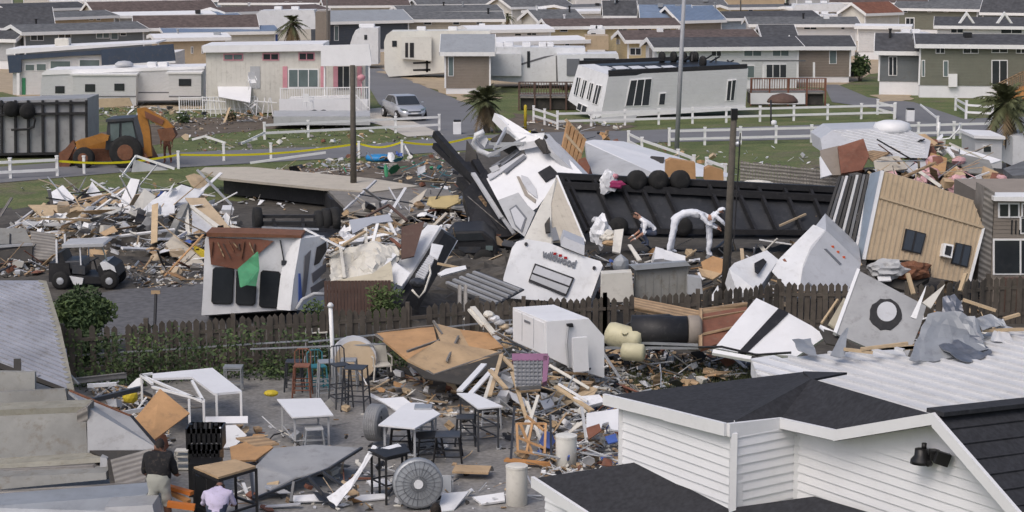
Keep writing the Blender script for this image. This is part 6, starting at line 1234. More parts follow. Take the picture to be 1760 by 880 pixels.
# ============================================================ patio furniture
def leg4(t, mt, xs, ys, h, r=.02, mat='greyw', low=None, n='leg'):
    for x in xs:
        for y in ys: MB(mt).bar((x,y,0),(x,y,h),r*2).build(n, mat, t)
    if low:
        m = MB(mt)
        for z in low:
            for y in ys: m.bar((xs[0],y,z),(xs[-1],y,z),r*1.6)
            for x in (xs[0],xs[-1]): m.bar((x,ys[0],z),(x,ys[-1],z),r*1.6)
        m.build('stretcher', mat, t)
def hightable(top4, h, label, group=None, leg='greyw', th=.03, mat='whitecln', low=(.3,)):
    """top4: pixel corners of the table top, h: height of the top"""
    pl = HP(h); pts = [pl(*p) for p in top4]; c = sum(pts, V((0,0,0)))/len(pts); t = E('table', label, 'table', (c.x,c.y,0), group)
    MB().prism(pts,(0,0,-th)).build('tabletop',mat,t)
    lg = [c.lerp(p,.82) for p in pts]
    for p in lg: MB().bar((p.x,p.y,0),(p.x,p.y,h-th),.045).build('leg',leg,t)
    m = MB()
    for z in low:
        for i in range(len(lg)): a,b = lg[i],lg[(i+1)%len(lg)]; m.bar((a.x,a.y,h*z),(b.x,b.y,h*z),.025)
    for i in range(len(lg)): a,b = lg[i],lg[(i+1)%len(lg)]; m.bar((a.x,a.y,h-th-.04),(b.x,b.y,h-th-.04),.04)
    m.build('frame',leg,t); return t
t = hightable([(476,686),(551,684),(573,713),(502,717)],.75,'square white table with grey legs in the middle of the patio',low=(.25,))
hightable([(785,675),(816,676),(864,698),(822,702)],1.0,'white bar table with dark legs beside the wood debris',leg='darkmetal',low=(.3,.55))
t = hightable([(650,730),(700,692),(727,692),(757,711),(713,736)],.8,'angular white table with grey legs right of the round steel fan',low=(.2,))
panel([(648,685,742),(693,682,742),(706,692,748),(694,700,752),(690,712,757),(660,692,748)],'whitecln','loose white table top leaning behind the angular table',.03,'table top','tabletop_panel')
# L-shaped counter
t = T('counter_frame','white counter with open frame and slatted shelf at the left of the patio','counter',330,720); h = HP(.9)
MB().prism([h(*p) for p in [(262,642),(365,632),(416,672),(368,676),(330,648),(262,650)]],(0,0,-.05)).build('top','whitecln',t)
for a,b in (((242,645),(262,642)),((242,645),(348,690)),((262,665),(350,688)),((242,645),(262,660)),((350,690),(330,655))): MB().bar(h(*a),h(*b),.06,.05).build('rail','trim',t)
MB().prism([h(*p)-V((0,0,.25)) for p in [(262,652),(325,650),(350,680),(275,684)]],(0,0,-.03)).build('shelf','greywood',t,uvdir=(1,0,0))
for p in ((243,646),(414,673),(350,690),(325,686),(372,676),(270,672)): q = h(*p); MB().bar((q.x,q.y,0),q,.05).build('leg','trim',t)
panel([(352,716,750),(426,715,750),(426,727,754),(352,728,754)],'whitecln','flat white board lying right of the white counter',.04); panel([(375,732,762),(405,730,762),(424,748,768),(402,768,775),(380,770,775)],'white','white window frame leaning by the black crates',.04,'frame','frame'); panel([(384,738,763),(402,736,763),(410,748,768),(388,752,769)],'textgrey','glass pane inside the white leaning frame',.02,'pane','glass_pane')
panel([(228,724,800),(275,668,780),(326,710,790),(262,758,812)],'plyor','big orange plywood square leaning behind the stone slabs',.03)
t = T('small_cart','small grey wire cart behind the white counter','cart',400,690); mt = Matrix.Translation(P(402,672)); leg4(t,mt,(-.2,.2),(-.15,.15),.6,.015,'galv',(.2,.55)); MB(mt).box((0,0,.6),(.45,.35,.04)).build('tray','galv',t)
crumple(Q(224,682,735),.17,'yellowp','yellow round bucket lying left of the white counter','bucket','bucket',sq=(1,1,.9),jag=.1)
t = crumple(Q(466,676,700),.13,'yellowp','small yellow hard hat on the patio','hard hat','hard_hat',sq=(1.3,1,.6),jag=.1)
# stools and chairs frames
def stool(px, g, label, h=.75, mat='darkmetal', seat='darkmetal', rz=0, tilt=0, w_=.19, back=0, group='bar stools on the patio', name='bar_stool', cat='bar stool'):
    c = P(px, g); t = E(name, label, cat, c, group); mt = Matrix.Translation(c+V((0,0,.02)))@Matrix.Rotation(rz,4,'Z')@Matrix.Rotation(tilt,4,'X')
    MB(mt).box((0,0,h),(w_*2,w_*2,.03)).build('seat',seat,t,bev=.008)
    for x in (-1,1):
        for y in (-1,1): MB(mt).bar((x*w_*1.15,y*w_*1.15,0),(x*w_*.9,y*w_*.9,h),.03).build('leg',mat,t)
    m = MB(mt)
    for z in (.25,.5):
        k = w_*1.08
        for a,b in (((-k,-k),(k,-k)),((k,-k),(k,k)),((k,k),(-k,k)),((-k,k),(-k,-k))): m.bar((a[0],a[1],h*z),(b[0],b[1],h*z),.022)
    m.build('stretcher',mat,t)
    if back:
        m = MB(mt); m.tube([(-w_,w_,h),(-w_,w_*1.15,h+back*.8),(-w_*.6,w_*1.2,h+back),(w_*.6,w_*1.2,h+back),(w_,w_*1.15,h+back*.8),(w_,w_,h)],.018,6)
        for x in (-.08,0,.08): m.bar((x,w_,h),(x,w_*1.15,h+back),.012)
        m.build('backrest',mat,t)
    return t
stool(506,672,'dark stool left of the red chair frame',.72,back=.0); stool(520,682,'red framed bar stool behind the square white table',.75,mat='redbrown',seat='redbrown',back=.35)
stool(546,672,'teal framed chair behind the square white table',.6,mat='teal',seat='teal',back=.35,rz=.4); stool(562,690,'grey bar stool stacked right of the teal chair',.95,mat='galv',seat='galv',rz=.2)
stool(586,700,'tall dark bar stool with backrest right of the teal chair',1.0,back=.4,rz=.5); stool(612,705,'tall dark bar stool before the round tarp',1.0,rz=-.2,w_=.24); stool(600,668,'dark stool behind the tall bar stools',.7,mat='galv',seat='galv')
stool(540,772,'low grey metal stool right of the square table',.45,mat='galv',seat='greyw',rz=.2); stool(688,775,'dark low stool under the angular white table',.5,mat='black',seat='black'); stool(735,785,'black low side table frame right of the angular table',.45,mat='black',seat='black',w_=.26,rz=.3)
stool(770,792,'black open frame stool before the bar table',.55,mat='black',seat='darkmetal',w_=.26); stool(800,765,'dark bar stool under the bar table',.6); stool(728,762,'grey bar stool behind the black side table',.8,mat='galv',seat='galv')
stool(845,735,'grey stool right of the bar table legs',.6,mat='greyw',seat='greyw'); stool(760,840,'grey metal stool on its side by the round fan',.5,mat='greyw',seat='galv',tilt=1.2,w_=.2); stool(545,622,'grey metal table frame before the vines',.8,mat='greyw',seat='offwhite',w_=.28,rz=.1)
plastic_chair(P(655,655),.3,0,'offwhite','off-white plastic garden chair in front of the plywood counter','white plastic chairs',1.0)
t = T('round_tarp','grey disc cover with an orange lower edge standing behind the stools','cover',608,660); c = Q(608,617,655); MB().lathe(c,[(.55,0),(.58,.06),(.55,.12)],24,axis=(.1,-1,.35)).build('disc','rvgrey',t); MB().lathe(c+V((.04,-.05,-.05)),[(.5,0),(.5,.1)],24,axis=(.1,-1,.35)).build('inner_disc','tan',t)
t = T('steel_drum_fan','tall corrugated steel drum fan behind the angular white table','fan',645,765); a,b = P(648,765,.45),None
MB().lathe(Q(634,725,765),[(.34,0)]+[(.38+.025*(k%2),.02+k*.025) for k in range(12)]+[(.34,.33)],22,axis=(1,-.35,0)).build('drum','sheetmetal',t); m = MB()
for k in range(9): u = k/9*math.pi; c = Q(657,727,765); m.bar(c+V((0,math.cos(u)*.36,math.sin(u)*.36)), c-V((0,math.cos(u)*.36,math.sin(u)*.36)),.02)
m.build('guard','darkmetal',t)
# bar table front-left with cloth
t = hightable([(632,772),(648,768),(696,762),(705,776),(662,786)],1.0,'tall thin bar table draped with a white cloth near the big fan',leg='black',mat='black',low=(.4,))
panel([(632,776,860),(684,762,850),(706,779,858),(660,777,862)],'whitecloth','white cloth lying on the tall thin bar table',.03,'cloth','cloth')
sheetmesh('cloth',[[(640,766,855),(650,768,856)],[(606,820,868),(612,826,870)],[(560,856,875),(580,872,880)]],'whitecloth','long white curtain trailing from the thin bar table to the ground',cat='cloth')
# big fan
t = T('drum_fan','big round silver drum fan standing near the bottom centre','fan',718,872); c = Q(717,828,872)
MB().lathe(c,[(.42,0),(.48,.02),(.48,.22),(.42,.24)],28,axis=(.15,-1,.1)).build('housing','galv',t,True); f_ = V((.15,-1,.1)).normalized(); a_ = f_.orthogonal().normalized(); b2 = f_.cross(a_); o_ = c+f_*.24
MB().lathe(c+f_*.12,[(.41,0),(.41,.02)],28,axis=f_).build('backing','clearfan',t)
for k in range(6):
    u = k*math.pi/3; d1 = a_*math.cos(u)+b2*math.sin(u); d2 = a_*math.cos(u+.7)+b2*math.sin(u+.7); MB().prism([o_-f_*.06+d1*.05,o_-f_*.02+d1*.38,o_-f_*.1+d2*.38,o_-f_*.1+d2*.06],f_*.008).build('blade','steel',t)
m = MB()
for k in range(26): u = k*math.pi/13; d1 = a_*math.cos(u)+b2*math.sin(u); m.bar(o_+f_*.03,o_+d1*.45,.008)
for r_ in (.15,.3,.44): m.tube([o_+f_*.02+(a_*math.cos(u)+b2*math.sin(u))*r_ for u in [k*math.pi/10 for k in range(21)]],.006,4,False)
m.build('guard','steel',t); MB().lathe(o_,[(.09,-.05),(.09,.04)],12,axis=f_).build('hub','white',t); MB().bar(P(700,872,.03),P(740,872,.03),.06).build('foot','darkmetal',t)
# tarp panels
t = T('fallen_canopy','large weathered grey sheet roof fallen on a broken frame','canopy',530,845)
panel([(432,806,840),(440,800,838),(470,770,815),(540,764,812),(622,770,818),(560,806,842),(505,822,850),(436,856,868)],'sheetmetal','',.03,name='sheet',parent=t); 
for a,b in (((436,858,870),(565,806,845)),((565,806,845),(622,770,820)),((436,858,870),(430,806,842)),((530,820,868),(555,850,872)),((505,828,868),(500,862,874)),((555,812,860),(600,842,868))): beam(a,b,'darkmetal','',.05,parent=t,name='frame_bar')
panel([(500,852,866),(560,848,862),(558,860,868),(505,862,870)],'whitecln','white board under the fallen canopy',.03); panel([(590,852,862),(660,848,858),(668,856,862),(600,862,868)],'whitecln','long white board right of the fallen canopy',.03); panel([(630,826,848),(664,822,846),(674,832,850),(640,838,854)],'whitecln','square white board behind the thin bar table',.03)
panel([(760,848,862),(806,844,860),(780,876,880),(752,880,882)],'white','white tilted board right of the big drum fan',.03); panel([(812,854,864),(866,846,860),(868,860,868),(828,866,872)],'whitecln','flat white lid left of the round white bin',.04)
# bins and drums
def bin_(px, g, h, r_, mat, label, name='plastic_bin'):
    t = T(name,label,'bin',px,g); c = P(px,g); MB().lathe(c,[(r_*.88,0),(r_,.03),(r_,h-.06),(r_*.95,h-.02),(r_*.7,h)],20).build('body',mat,t,True); MB().lathe(c+V((0,0,h-.05)),[(r_*1.04,0),(r_*1.04,.04)],20).build('rim',mat,t); return t
bin_(888,868,.8,.21,'offwhite','cream round bin standing near the lower roof corner'); bin_(973,802,.68,.22,'plastic','off-white plastic drum left of the white house')
# boards near
for i,(a,b,k,w_) in enumerate((((868,790,800),(948,798,806),'orangewood',.2),((955,664,740),(1018,706,760),'lumber',.12),((780,806,820),(842,808,822),'ply',.5),((862,612,690),(900,650,720),'lumber',.1),((862,610,690),(842,680,740),'lumber',.09),((880,640,720),(905,720,760),'lumber',.08),((842,636,720),(870,668,740),'lumber',.1),((790,672,740),(832,626,700),'whitecln',.14),((806,680,745),(848,634,705),'whitecln',.12),((848,640,710),(832,690,745),'offwhite',.08),((905,690,750),(930,760,780),'offwhite',.07),((925,680,748),(900,760,782),'offwhite',.07),((884,700,760),(878,790,800),'darkmetal',.05),((946,715,770),(948,800,806),'darkmetal',.05),((1000,700,770),(1008,760,790),'greyw',.06),((960,660,740),(1010,690,755),'trim',.05))):
    beam(a,b,k,['wide orange board flat before the off-white drum','long tan board sloping above the wood debris','round tan board flat on the patio','tan stud rising left of the blue crate','second tan stud rising left of the blue crate','tan stick below the blue crate','short tan stick left of the blue crate','left white leaning board by the bar table','right white leaning board by the bar table','off-white lath left of the blue crate','off-white lath in the wood debris','crossing off-white lath in the wood debris','thin black post left of the orange chair frame','thin black post right of the orange chair frame','grey upright in the wood debris','thin white lath above the wood debris'][i],w_,.04,group='boards and laths around the wood debris')
t = T('wooden_chair_frame','splintered orange wooden chair frame in the debris left of the off-white drum','chair frame',915,790)
for a,b in (((888,728,785),(890,775,795)),((938,728,785),(936,780,798)),((888,728,785),(938,728,785)),((890,752,790),(936,770,795)),((888,775,795),(936,782,798)),((895,730,786),(915,780,795)),((915,728,786),(905,778,795)),((905,715,780),(935,740,788))): beam(a,b,'plyor','',.05,.04,parent=t,name='bar')
# blue crate
t = T('milk_crate','upturned grey blue plastic crate with a purple rim on the debris','crate',910,745); pcq = PL((882,618,735),(938,616,735),(884,662,740)); m = MB()
q_ = [pcq(*p) for p in [(882,618),(934,618),(930,662),(886,664)]]; ribs(m,pcq,q_,(0,0,1),.09,.03,.03); ribs(m,pcq,q_,(1,0,0),.09,.03,.03); m.build('side_grid','textgrey',t); MB().prism([p-pcq.n*.02 for p in q_],-pcq.n*.4).build('shell','rvgrey',t); poly('rim','purple',pcq,[(880,608),(942,608),(940,620),(880,620)],.45,t,off=.03); poly('rim','purple',pcq,[(934,612),(944,612),(940,655),(932,658)],.45,t,off=.03)
poly('torn_board','whitecln',PL((1018,706,770),(1066,700,765),(1020,770,800)),[(1008,710),(1066,702),(1066,740),(1050,738),(1046,725),(1036,728),(1030,745),(1008,752)],.04,label='torn white panel with gaps beside the corner of the white house',cat='panel')
panel([(1008,735,790),(1030,728,786),(1034,740,790),(1012,755,796)],'redbrown','red brown scrap under the torn white panel',.03); panel([(985,682,750),(1030,678,748),(1040,690,752),(1000,700,756)],'whitecloth','white plastic sheet above the torn white panel',.03,'sheet'); panel([(1040,750,795),(1058,745,790),(1062,758,798),(1046,762,800)],'blue','small blue scrap under the torn white panel',.03)
# ---- black crates stack, forklift like cart
t = T('crate_stack','two black plastic crates stacked on a drum behind the tall cart','crate',355,860,'black plastic crates')
for k,(y0,y1,w0) in enumerate(((730,768,31),(768,792,27))):
    c = Q(354,(y0+y1)/2,835); hh = (y1-y0)/90; o = MB(); ww = w0/90*2*.5
    for sx in (-1,1): o.box((c.x+sx*ww,c.y,c.z),(.03,.5,hh))
    for sy in (-.25,.25):
        o.bb(c.x-ww,c.x+ww,c.y+sy-.012,c.y+sy+.012,c.z+hh*.28,c.z+hh*.5); o.bb(c.x-ww,c.x+ww,c.y+sy-.012,c.y+sy+.012,c.z-hh*.5,c.z-hh*.25)
        for i in range(7): x = c.x-ww+(i+.5)*2*ww/7; o.bb(x-.03,x+.03,c.y+sy-.012,c.y+sy+.012,c.z-hh*.5,c.z+hh*.5)
    for i in range(6): o.tube([(c.x-ww+.05+i*.1,c.y+random.uniform(-.2,.2),c.z-.1),(c.x-ww+.05+i*.1,c.y,c.z+hh*.55+random.uniform(0,.06))],.045,8)
    o.build('crate','blackpl',t)
c = Q(354,815,850); MB().bb(c.x-.3,c.x+.3,c.y-.25,c.y+.25,0,Q(354,792,850).z).build('stand','blackpl',t)
t = T('tall_cart','tall black frame cart with a grey brown board on top at the bottom left','cart',385,925); hz = HP(1.05); tp_ = [hz(*p) for p in [(333,802),(404,789),(440,801),(375,820)]]
MB().prism(tp_,(0,0,-.04)).build('top_board','ply',t); 
for p in tp_: q = V((p.x,p.y,0)); MB().bar(q,V((p.x,p.y,1.0)),.05).build('leg','black',t)
m = MB()
for z in (.98,.3):
    for i in range(4): a,b = tp_[i],tp_[(i+1)%4]; m.bar((a.x,a.y,z),(b.x,b.y,z),.04)
m.build('frame','black',t); a,b = tp_[0],tp_[3]; MB().prism([(a.x,a.y,.1),(a.x+(b.x-a.x)*.5,a.y+(b.y-a.y)*.5,.1),(a.x+(b.x-a.x)*.5,a.y+(b.y-a.y)*.5,.9),(a.x,a.y,.9)],(0,.04,0)).build('side_panel','blackpl',t)
t = T('orange_pallet_jack','orange metal frame held low beside the person in black','tool',300,925); beam((272,832,905),(330,848,915),'safetyor','',.12,.07,parent=t,name='arm'); beam((275,838,905),(325,862,918),'orangewood','',.1,.06,parent=t,name='arm'); beam((288,866,925),(335,872,925),'safetyor','',.12,.1,parent=t,name='base')
t = T('small_shelf','small white slatted shelf unit standing left of the black crates','shelf',315,812); mt = Matrix.Translation(P(315,808)); 
for z in (.05,.18,.31,.42): MB(mt).box((0,0,z),(.3,.25,.025)).build('shelf_board','offwhite',t)
leg4(t,mt,(-.14,.14),(-.11,.11),.42,.015,'offwhite')
# ---- left metal roof and stone slabs
t = T('metal_awning','weathered corrugated metal awning hanging over the left edge','awning',40,760); pw_ = PL((0,482,640),(75,482,640),(125,672,770)); ou = [(-60,482),(72,482),(80,490),(100,560),(118,640),(126,672),(-60,600)]
MB().prism([pw_(*p) for p in ou],-pw_.n*.04).build('sheet','corrgal',t); m = MB(); ribs(m,pw_,[pw_(*p) for p in [(-60,486),(72,486),(94,560),(120,664),(60,645),(-60,600)]],pw_(60,640)-pw_(-40,600),.16,.035,.07); m.build('corrugation','corrgal',t)
MB().prism([pw_(*p)+pw_.n*.02 for p in [(66,482),(80,484),(104,562),(128,672),(116,668),(90,560)]],-pw_.n*.08).build('edge_trim','conc_top',t); poly('fascia','dark_and_shade',PL((-60,602,770),(126,673,780),(-60,612,772)),[(-60,600),(126,672),(126,678),(-60,612)],.06,t)
for x,y in ((30,640),(-20,640)): beam((x,y-20,770),(x,700,790),'dark_and_shade','',.15,parent=t,name='post')
G4 = 'stacked weathered slabs at the left edge'
def slab(pts, mat, label, dep=.12, name='concrete_slab'): 
    o = MB().prism([Q(*p) for p in pts],(0,dep,.0)).build(name,mat); return tag(o,label,'slab',G4)
slab([(-40,638,790),(60,640,790),(60,676,795),(-40,676,795)],'conc_dirty','grey wall slab in the dark gap under the metal awning')
slab([(-40,676,800),(112,669,800),(118,705,806),(-40,708,806)],'conc_dirty','upper spotted concrete slab under the metal awning')
t = slab([(-40,708,830),(146,700,830),(151,784,850),(-40,796,850)],'conc_dirty','large pale concrete slab with a trailing cord, topmost of the stack'); 
poly('concrete_lip','conc_top',PL((-40,706,832),(146,698,832),(-40,716,832)),[(-40,706),(147,699),(148,708),(-40,718)],(0,.6,0),label='cream lip along the top of the large pale slab',cat='slab',group=G4)
poly('concrete_edge','greywood',VP(836,140),[(132,708),(150,700),(154,784),(134,786)],(0,.6,0),label='brown edge at the right end of the large pale slab',cat='slab',group=G4)
m = MB(); m.tube([Q(50,752,834),Q(62,752,834),Q(72,775,838),(Q(88,778,840)),Q(104,768,838),Q(112,745,834),Q(114,712,832)],.012,5); tag(m.build('cord','rust',smooth=True),'thin rusty cord hanging on the large pale slab','cord'); m = MB(); m.bar(Q(10,756,832),Q(134,749,832),.015); tag(m.build('wire','dark_and_shade'),'thin straight wire across the large pale slab','wire')
slab([(-40,800,860),(182,786,860),(183,794,862),(-40,810,864)],'conc_top','thin mossy slab edge below the large pale slab',.6); slab([(172,786,862),(184,788,862),(186,824,870),(172,820,870)],'sheetmetal','short upright end piece of the thin mossy slab',.6)
slab([(-40,812,868),(160,800,866),(164,812,870),(-40,828,874)],'greywood','weathered grey plank below the thin mossy slab',.5,'plank'); slab([(-40,822,880),(182,812,876),(183,824,880),(-40,845,886)],'conc_dirty','flat grey kerb stone below the weathered plank',.5)
m = MB(); m.tube([Q(-40,858,905),Q(120,846,900),Q(256,836,896)],[.13,.12,.1],10); tag(m.build('log_pole','greywood',smooth=True),'long weathered brown round pole across the bottom left','pole',G4)
slab([(-40,872,930),(252,850,922),(254,880,935),(-40,905,940)],'galv','pale galvanised sheet at the bottom left corner',.8,'metal_slab'); slab([(180,872,945),(262,868,945),(268,900,955),(180,900,955)],'sheetmetal','dark metal step at the bottom left below the sheet',.6,'metal_slab')
t = T('dark_hood','large dark grey metal hood sloping down from the metal awning','hood',200,850); panel([(118,672,800),(140,682,806),(228,718,822),(274,772,850),(152,774,850),(150,700,830)],'sheetmetal','',.05,name='sheet',parent=t); beam((120,672,800),(225,716,820),'rust','',.05,.05,parent=t,name='edge'); beam((225,716,820),(275,772,850),'black','',.06,.06,parent=t,name='edge'); panel([(154,774,852),(272,774,852),(250,835,890),(190,838,890),(184,790,862)],'dark_and_shade','',.05,name='underside',parent=t)
panel([(190,790,870),(262,770,860),(248,835,890),(200,840,892)],'greywood','grey timber deck board under the dark metal hood',.04)
beam((125,655,720),(215,645,700),'greywood','grey plank lying behind the metal awning',.12); beam((150,690,760),(240,668,740),'darkmetal','dark pipe behind the dark metal hood',.1,.1,'pipe','pipe'); beam((150,663,725),(200,660,722),'whitecloth','white pipe behind the awning edge',.08,.08,'pipe','pipe'); beam((200,712,770),(265,700,765),'rvgrey','grey strip left of the orange plywood',.08)
m = MB(); m.tube([Q(112,600,720),Q(116,640,735),Q(135,660,745)],.03,6); tag(m.build('gutter','galv',smooth=True),'thin bent gutter dropping from the metal awning edge','gutter')
panel([(395,768,800),(440,754,790),(470,768,798),(440,790,812),(398,792,812)],'plyor','cracked orange board behind the fallen canopy',.04); panel([(405,752,790),(450,748,788),(480,762,796),(440,768,798)],'wood','splintered brown board behind the orange one',.04)

for o in list(bpy.data.objects):
    lb = o.get('label','')
    if o.type == 'MESH' and any(k in lb for k in ('half of the white roof panel','black tarpaulin','white cloth lying','angular table','torn white panel with gaps')): dent(o, .045, 1.3, 6)
    if o.parent and o.parent.get('label','').startswith(('large weathered grey sheet roof','big plywood counter','huge black underside','long white trailer lying','left torn')) and o.name.startswith(('sheet','top','belly','roof','side')): dent(o, .07, 1.2, 7)
# ============================================================ people
def person(label, org, J, R_, bones, mats, tagf, face=None, hair=None, sc=1.0, rz=0, extra=None):
    """J: joints (metres), R_: radii; bones: pairs; tagf(name of nearest bone)->material index"""
    t = E('person', label, 'person', org)
    mt = Matrix.Translation(org)@Matrix.Rotation(rz,4,'Z')@Matrix.Scale(sc,4); K = list(J); me = bpy.data.meshes.new('body')
    me.from_pydata([tuple(mt@V(J[k])-V(org)) for k in K],[(K.index(a),K.index(b)) for a,b in bones],[]); ob = bpy.data.objects.new('body',me); COL.objects.link(ob)
    ob.modifiers.new('skin','SKIN'); sd = me.skin_vertices[0].data
    for i,k in enumerate(K): r_ = R_.get(k,.04); r_ = (r_[0]*sc,r_[1]*sc) if isinstance(r_,tuple) else (r_*sc,r_*sc); sd[i].radius = r_; sd[i].use_root = (k == 'pelvis')
    sb = ob.modifiers.new('sub','SUBSURF'); sb.levels = 2; sb.render_levels = 2; bpy.context.view_layer.update()
    m2 = bpy.data.meshes.new_from_object(ob.evaluated_get(bpy.context.evaluated_depsgraph_get())); ob.modifiers.clear(); ob.data = m2; bpy.data.meshes.remove(me); m2.name = 'body'
    for q in mats: m2.materials.append(MT[q])
    W_ = {k: mt@V(J[k])-V(org) for k in K}
    sfx = []
    for p in m2.polygons:
        best = None
        for a,b in bones:
            A,B = W_[a],W_[b]; ab = B-A; u = max(0,min(1,(p.center-A).dot(ab)/ab.length_squared)); d = (p.center-(A+ab*u)).length
            if best is None or d < best[0]: best = (d,a,b,u)
        p.material_index = tagf(best[1],best[2],best[3]); p.use_smooth = True
        if p.material_index > 0: sfx += list(p.vertices)
    for i in set(sfx):
        v = m2.vertices[i]; v.co = v.co+_nz.noise_vector(v.co*9)*.022+_nz.noise_vector(V((v.co.x*4,v.co.y*4,v.co.z*22)))*.012
    ob.parent = t; ORG[ob.name] = V(org)
    hd, fd, up_ = mt@V(J['head']), (mt.to_3x3()@V(face)).normalized(), None
    crown = (mt@V(J['crown'])-mt@V(J['neck'])).normalized(); sdv = fd.cross(crown).normalized()
    if hair:
        m = bmesh.new(); bmesh.ops.create_icosphere(m,subdivisions=3,radius=1); vs = []; ids = {}
        for v in m.verts:
            d = v.co.normalized(); p = sdv*d.x*.088+fd*d.y*.105+crown*d.z*.125; vs.append(hd+crown*.025+p*1.03*(1+.03*math.sin(30*d.x+20*d.z)))
        fs = [tuple(v.index for v in f.verts) for f in m.faces if not ((f.calc_center_median().y > .15 and f.calc_center_median().z < .45) or f.calc_center_median().z < -.35)]; m.free()
        MB().add(vs,fs).build('hair' if hair != 'suit' else 'hood',hair,t,True)
    m = MB()
    m.lathe(hd+fd*.085-crown*.01,[(.016,0),(.013,.02),(.004,.032)],8,axis=fd-crown*.3); m.build('nose',mats[0],t,True)
    for s in (-1,1): MB().lathe(hd+fd*.088+sdv*s*.032+crown*.022,[(.011,0),(.009,.008)],8,axis=fd).build('eye','black',t)
    for s in (-1,1): MB().box(hd+sdv*s*.082,(.025,.035,.05)).build('ear',mats[0],t,bev=.008)
    return t
BN = [('pelvis','spine'),('spine','chest'),('chest','neck'),('neck','head'),('head','crown'),('chest','shL'),('shL','elL'),('elL','wrL'),('wrL','haL'),('chest','shR'),('shR','elR'),('elR','wrR'),('wrR','haR'),
      ('pelvis','hipL'),('hipL','knL'),('knL','anL'),('anL','toL'),('pelvis','hipR'),('hipR','knR'),('knR','anR'),('anR','toR')]
FG = []
RD = dict(pelvis=(.16,.13),spine=(.15,.115),chest=(.17,.12),neck=.055,head=(.088,.1),crown=(.06,.07),shL=.07,shR=.07,elL=.045,elR=.045,wrL=.03,wrR=.03,haL=(.038,.02),haR=(.038,.02),hipL=.1,hipR=.1,knL=.065,knR=.065,anL=.045,anR=.045,toL=(.04,.03),toR=(.04,.03))
def fingers(J, s, dr, sp):      # five fingers from hand joint: direction dr, spread axis sp
    h = V(J['ha'+s]); b = []; dr = V(dr).normalized(); sp = V(sp).normalized()
    for i,(o,l) in enumerate(((-.03,.07),(-.01,.085),(.01,.08),(.03,.065))):
        a,c = 'f%s%da'%(s,i),'f%s%db'%(s,i); J[a] = tuple(h+sp*o+dr*(.03+l*.45)); J[c] = tuple(h+sp*o*1.25+dr*(.03+l*.85)+V((0,0,-.02))); b += [('ha'+s,a),(a,c)]
    a,c = 't%sa'%s,'t%sb'%s; w_ = V(J['wr'+s]); J[a] = tuple(w_.lerp(h,.6)-sp*.05+dr*.01); J[c] = tuple(w_.lerp(h,.8)-sp*.065+dr*.045); b += [('ha'+s,a),(a,c)]; return b
def rad(J):
    r_ = dict(RD)
    for k in J:
        if k not in r_: r_[k] = .0095
    return r_
# 1: bent over, white coverall.  local x = towards the head (picture right), y = away
def bent():
    J = dict(pelvis=(-.5,0,1.06),spine=(-.2,0,1.16),chest=(.12,0,1.17),neck=(.32,0,1.08),head=(.44,-.03,1.02),crown=(.54,-.04,.97),
      shL=(.2,.19,1.1),elL=(.42,.22,.88),wrL=(.62,.16,.78),haL=(.68,.13,.75),shR=(.2,-.19,1.08),elR=(.4,-.24,.85),wrR=(.6,-.16,.76),haR=(.66,-.13,.73),
      hipL=(-.52,.11,.98),knL=(-.56,.16,.52),anL=(-.6,.2,.09),toL=(-.45,.2,.04),hipR=(-.52,-.11,.98),knR=(-.62,-.16,.52),anR=(-.72,-.2,.09),toR=(-.58,-.24,.04))
    b = BN+fingers(J,'L',(1,0,-.5),(0,1,0))+fingers(J,'R',(1,0,-.5),(0,1,0)); r_ = rad(J); r_['elL']=r_['elR']=.06; r_['wrL']=r_['wrR']=.045; r_['knL']=r_['knR']=.09; r_['anL']=r_['anR']=.07; r_['hipL']=r_['hipR']=.12
    f = lambda a,c,u: 0 if (a in('head',) or (a=='neck' and u>.5)) else (0 if (a.startswith('ha') or a.startswith('f') or a.startswith('t')) else 1)
    return person('person in white overalls bending deeply forward beside the leaning pole',Q(1192,437,497)-V((0,0,0)),J,r_,b,['skin','suit'],f,face=(.75,0,-.5),hair='suit',sc=1.12)
bent()
# second pair of legs under the head: a helper standing bent beside, seen from behind
def helper():
    J = dict(pelvis=(0,0,.95),spine=(.05,-.02,1.12),chest=(.14,-.06,1.28),neck=(.24,-.1,1.38),head=(.33,-.14,1.44),crown=(.38,-.16,1.53),
      shL=(.12,.14,1.32),elL=(.36,.12,1.12),wrL=(.5,.0,.98),haL=(.55,-.04,.96),shR=(.16,-.22,1.3),elR=(.4,-.26,1.1),wrR=(.52,-.2,.95),haR=(.57,-.18,.92),
      hipL=(0,.1,.9),knL=(.02,.12,.5),anL=(0,.14,.09),toL=(.12,.14,.04),hipR=(0,-.1,.9),knR=(.02,-.12,.5),anR=(-.04,-.14,.09),toR=(.1,-.16,.04))
    b = BN+fingers(J,'L',(1,0,-.4),(0,1,0))+fingers(J,'R',(1,0,-.4),(0,1,0)); r_ = rad(J); r_['knL']=r_['knR']=.09; r_['anL']=r_['anR']=.07; r_['elL']=r_['elR']=.06
    f = lambda a,c,u: 0 if (a=='head' or (a=='neck' and u>.5) or a[:2]=='ha' or a[0]=='f' and a!='f' or (a[0]=='t')) else 1
    return person('second person in white overalls leaning forward behind the leaning pole',Q(1218,440,496),J,r_,b,['skin','suit'],f,face=(.8,-.3,-.4),hair='suit',sc=1.0)
helper()
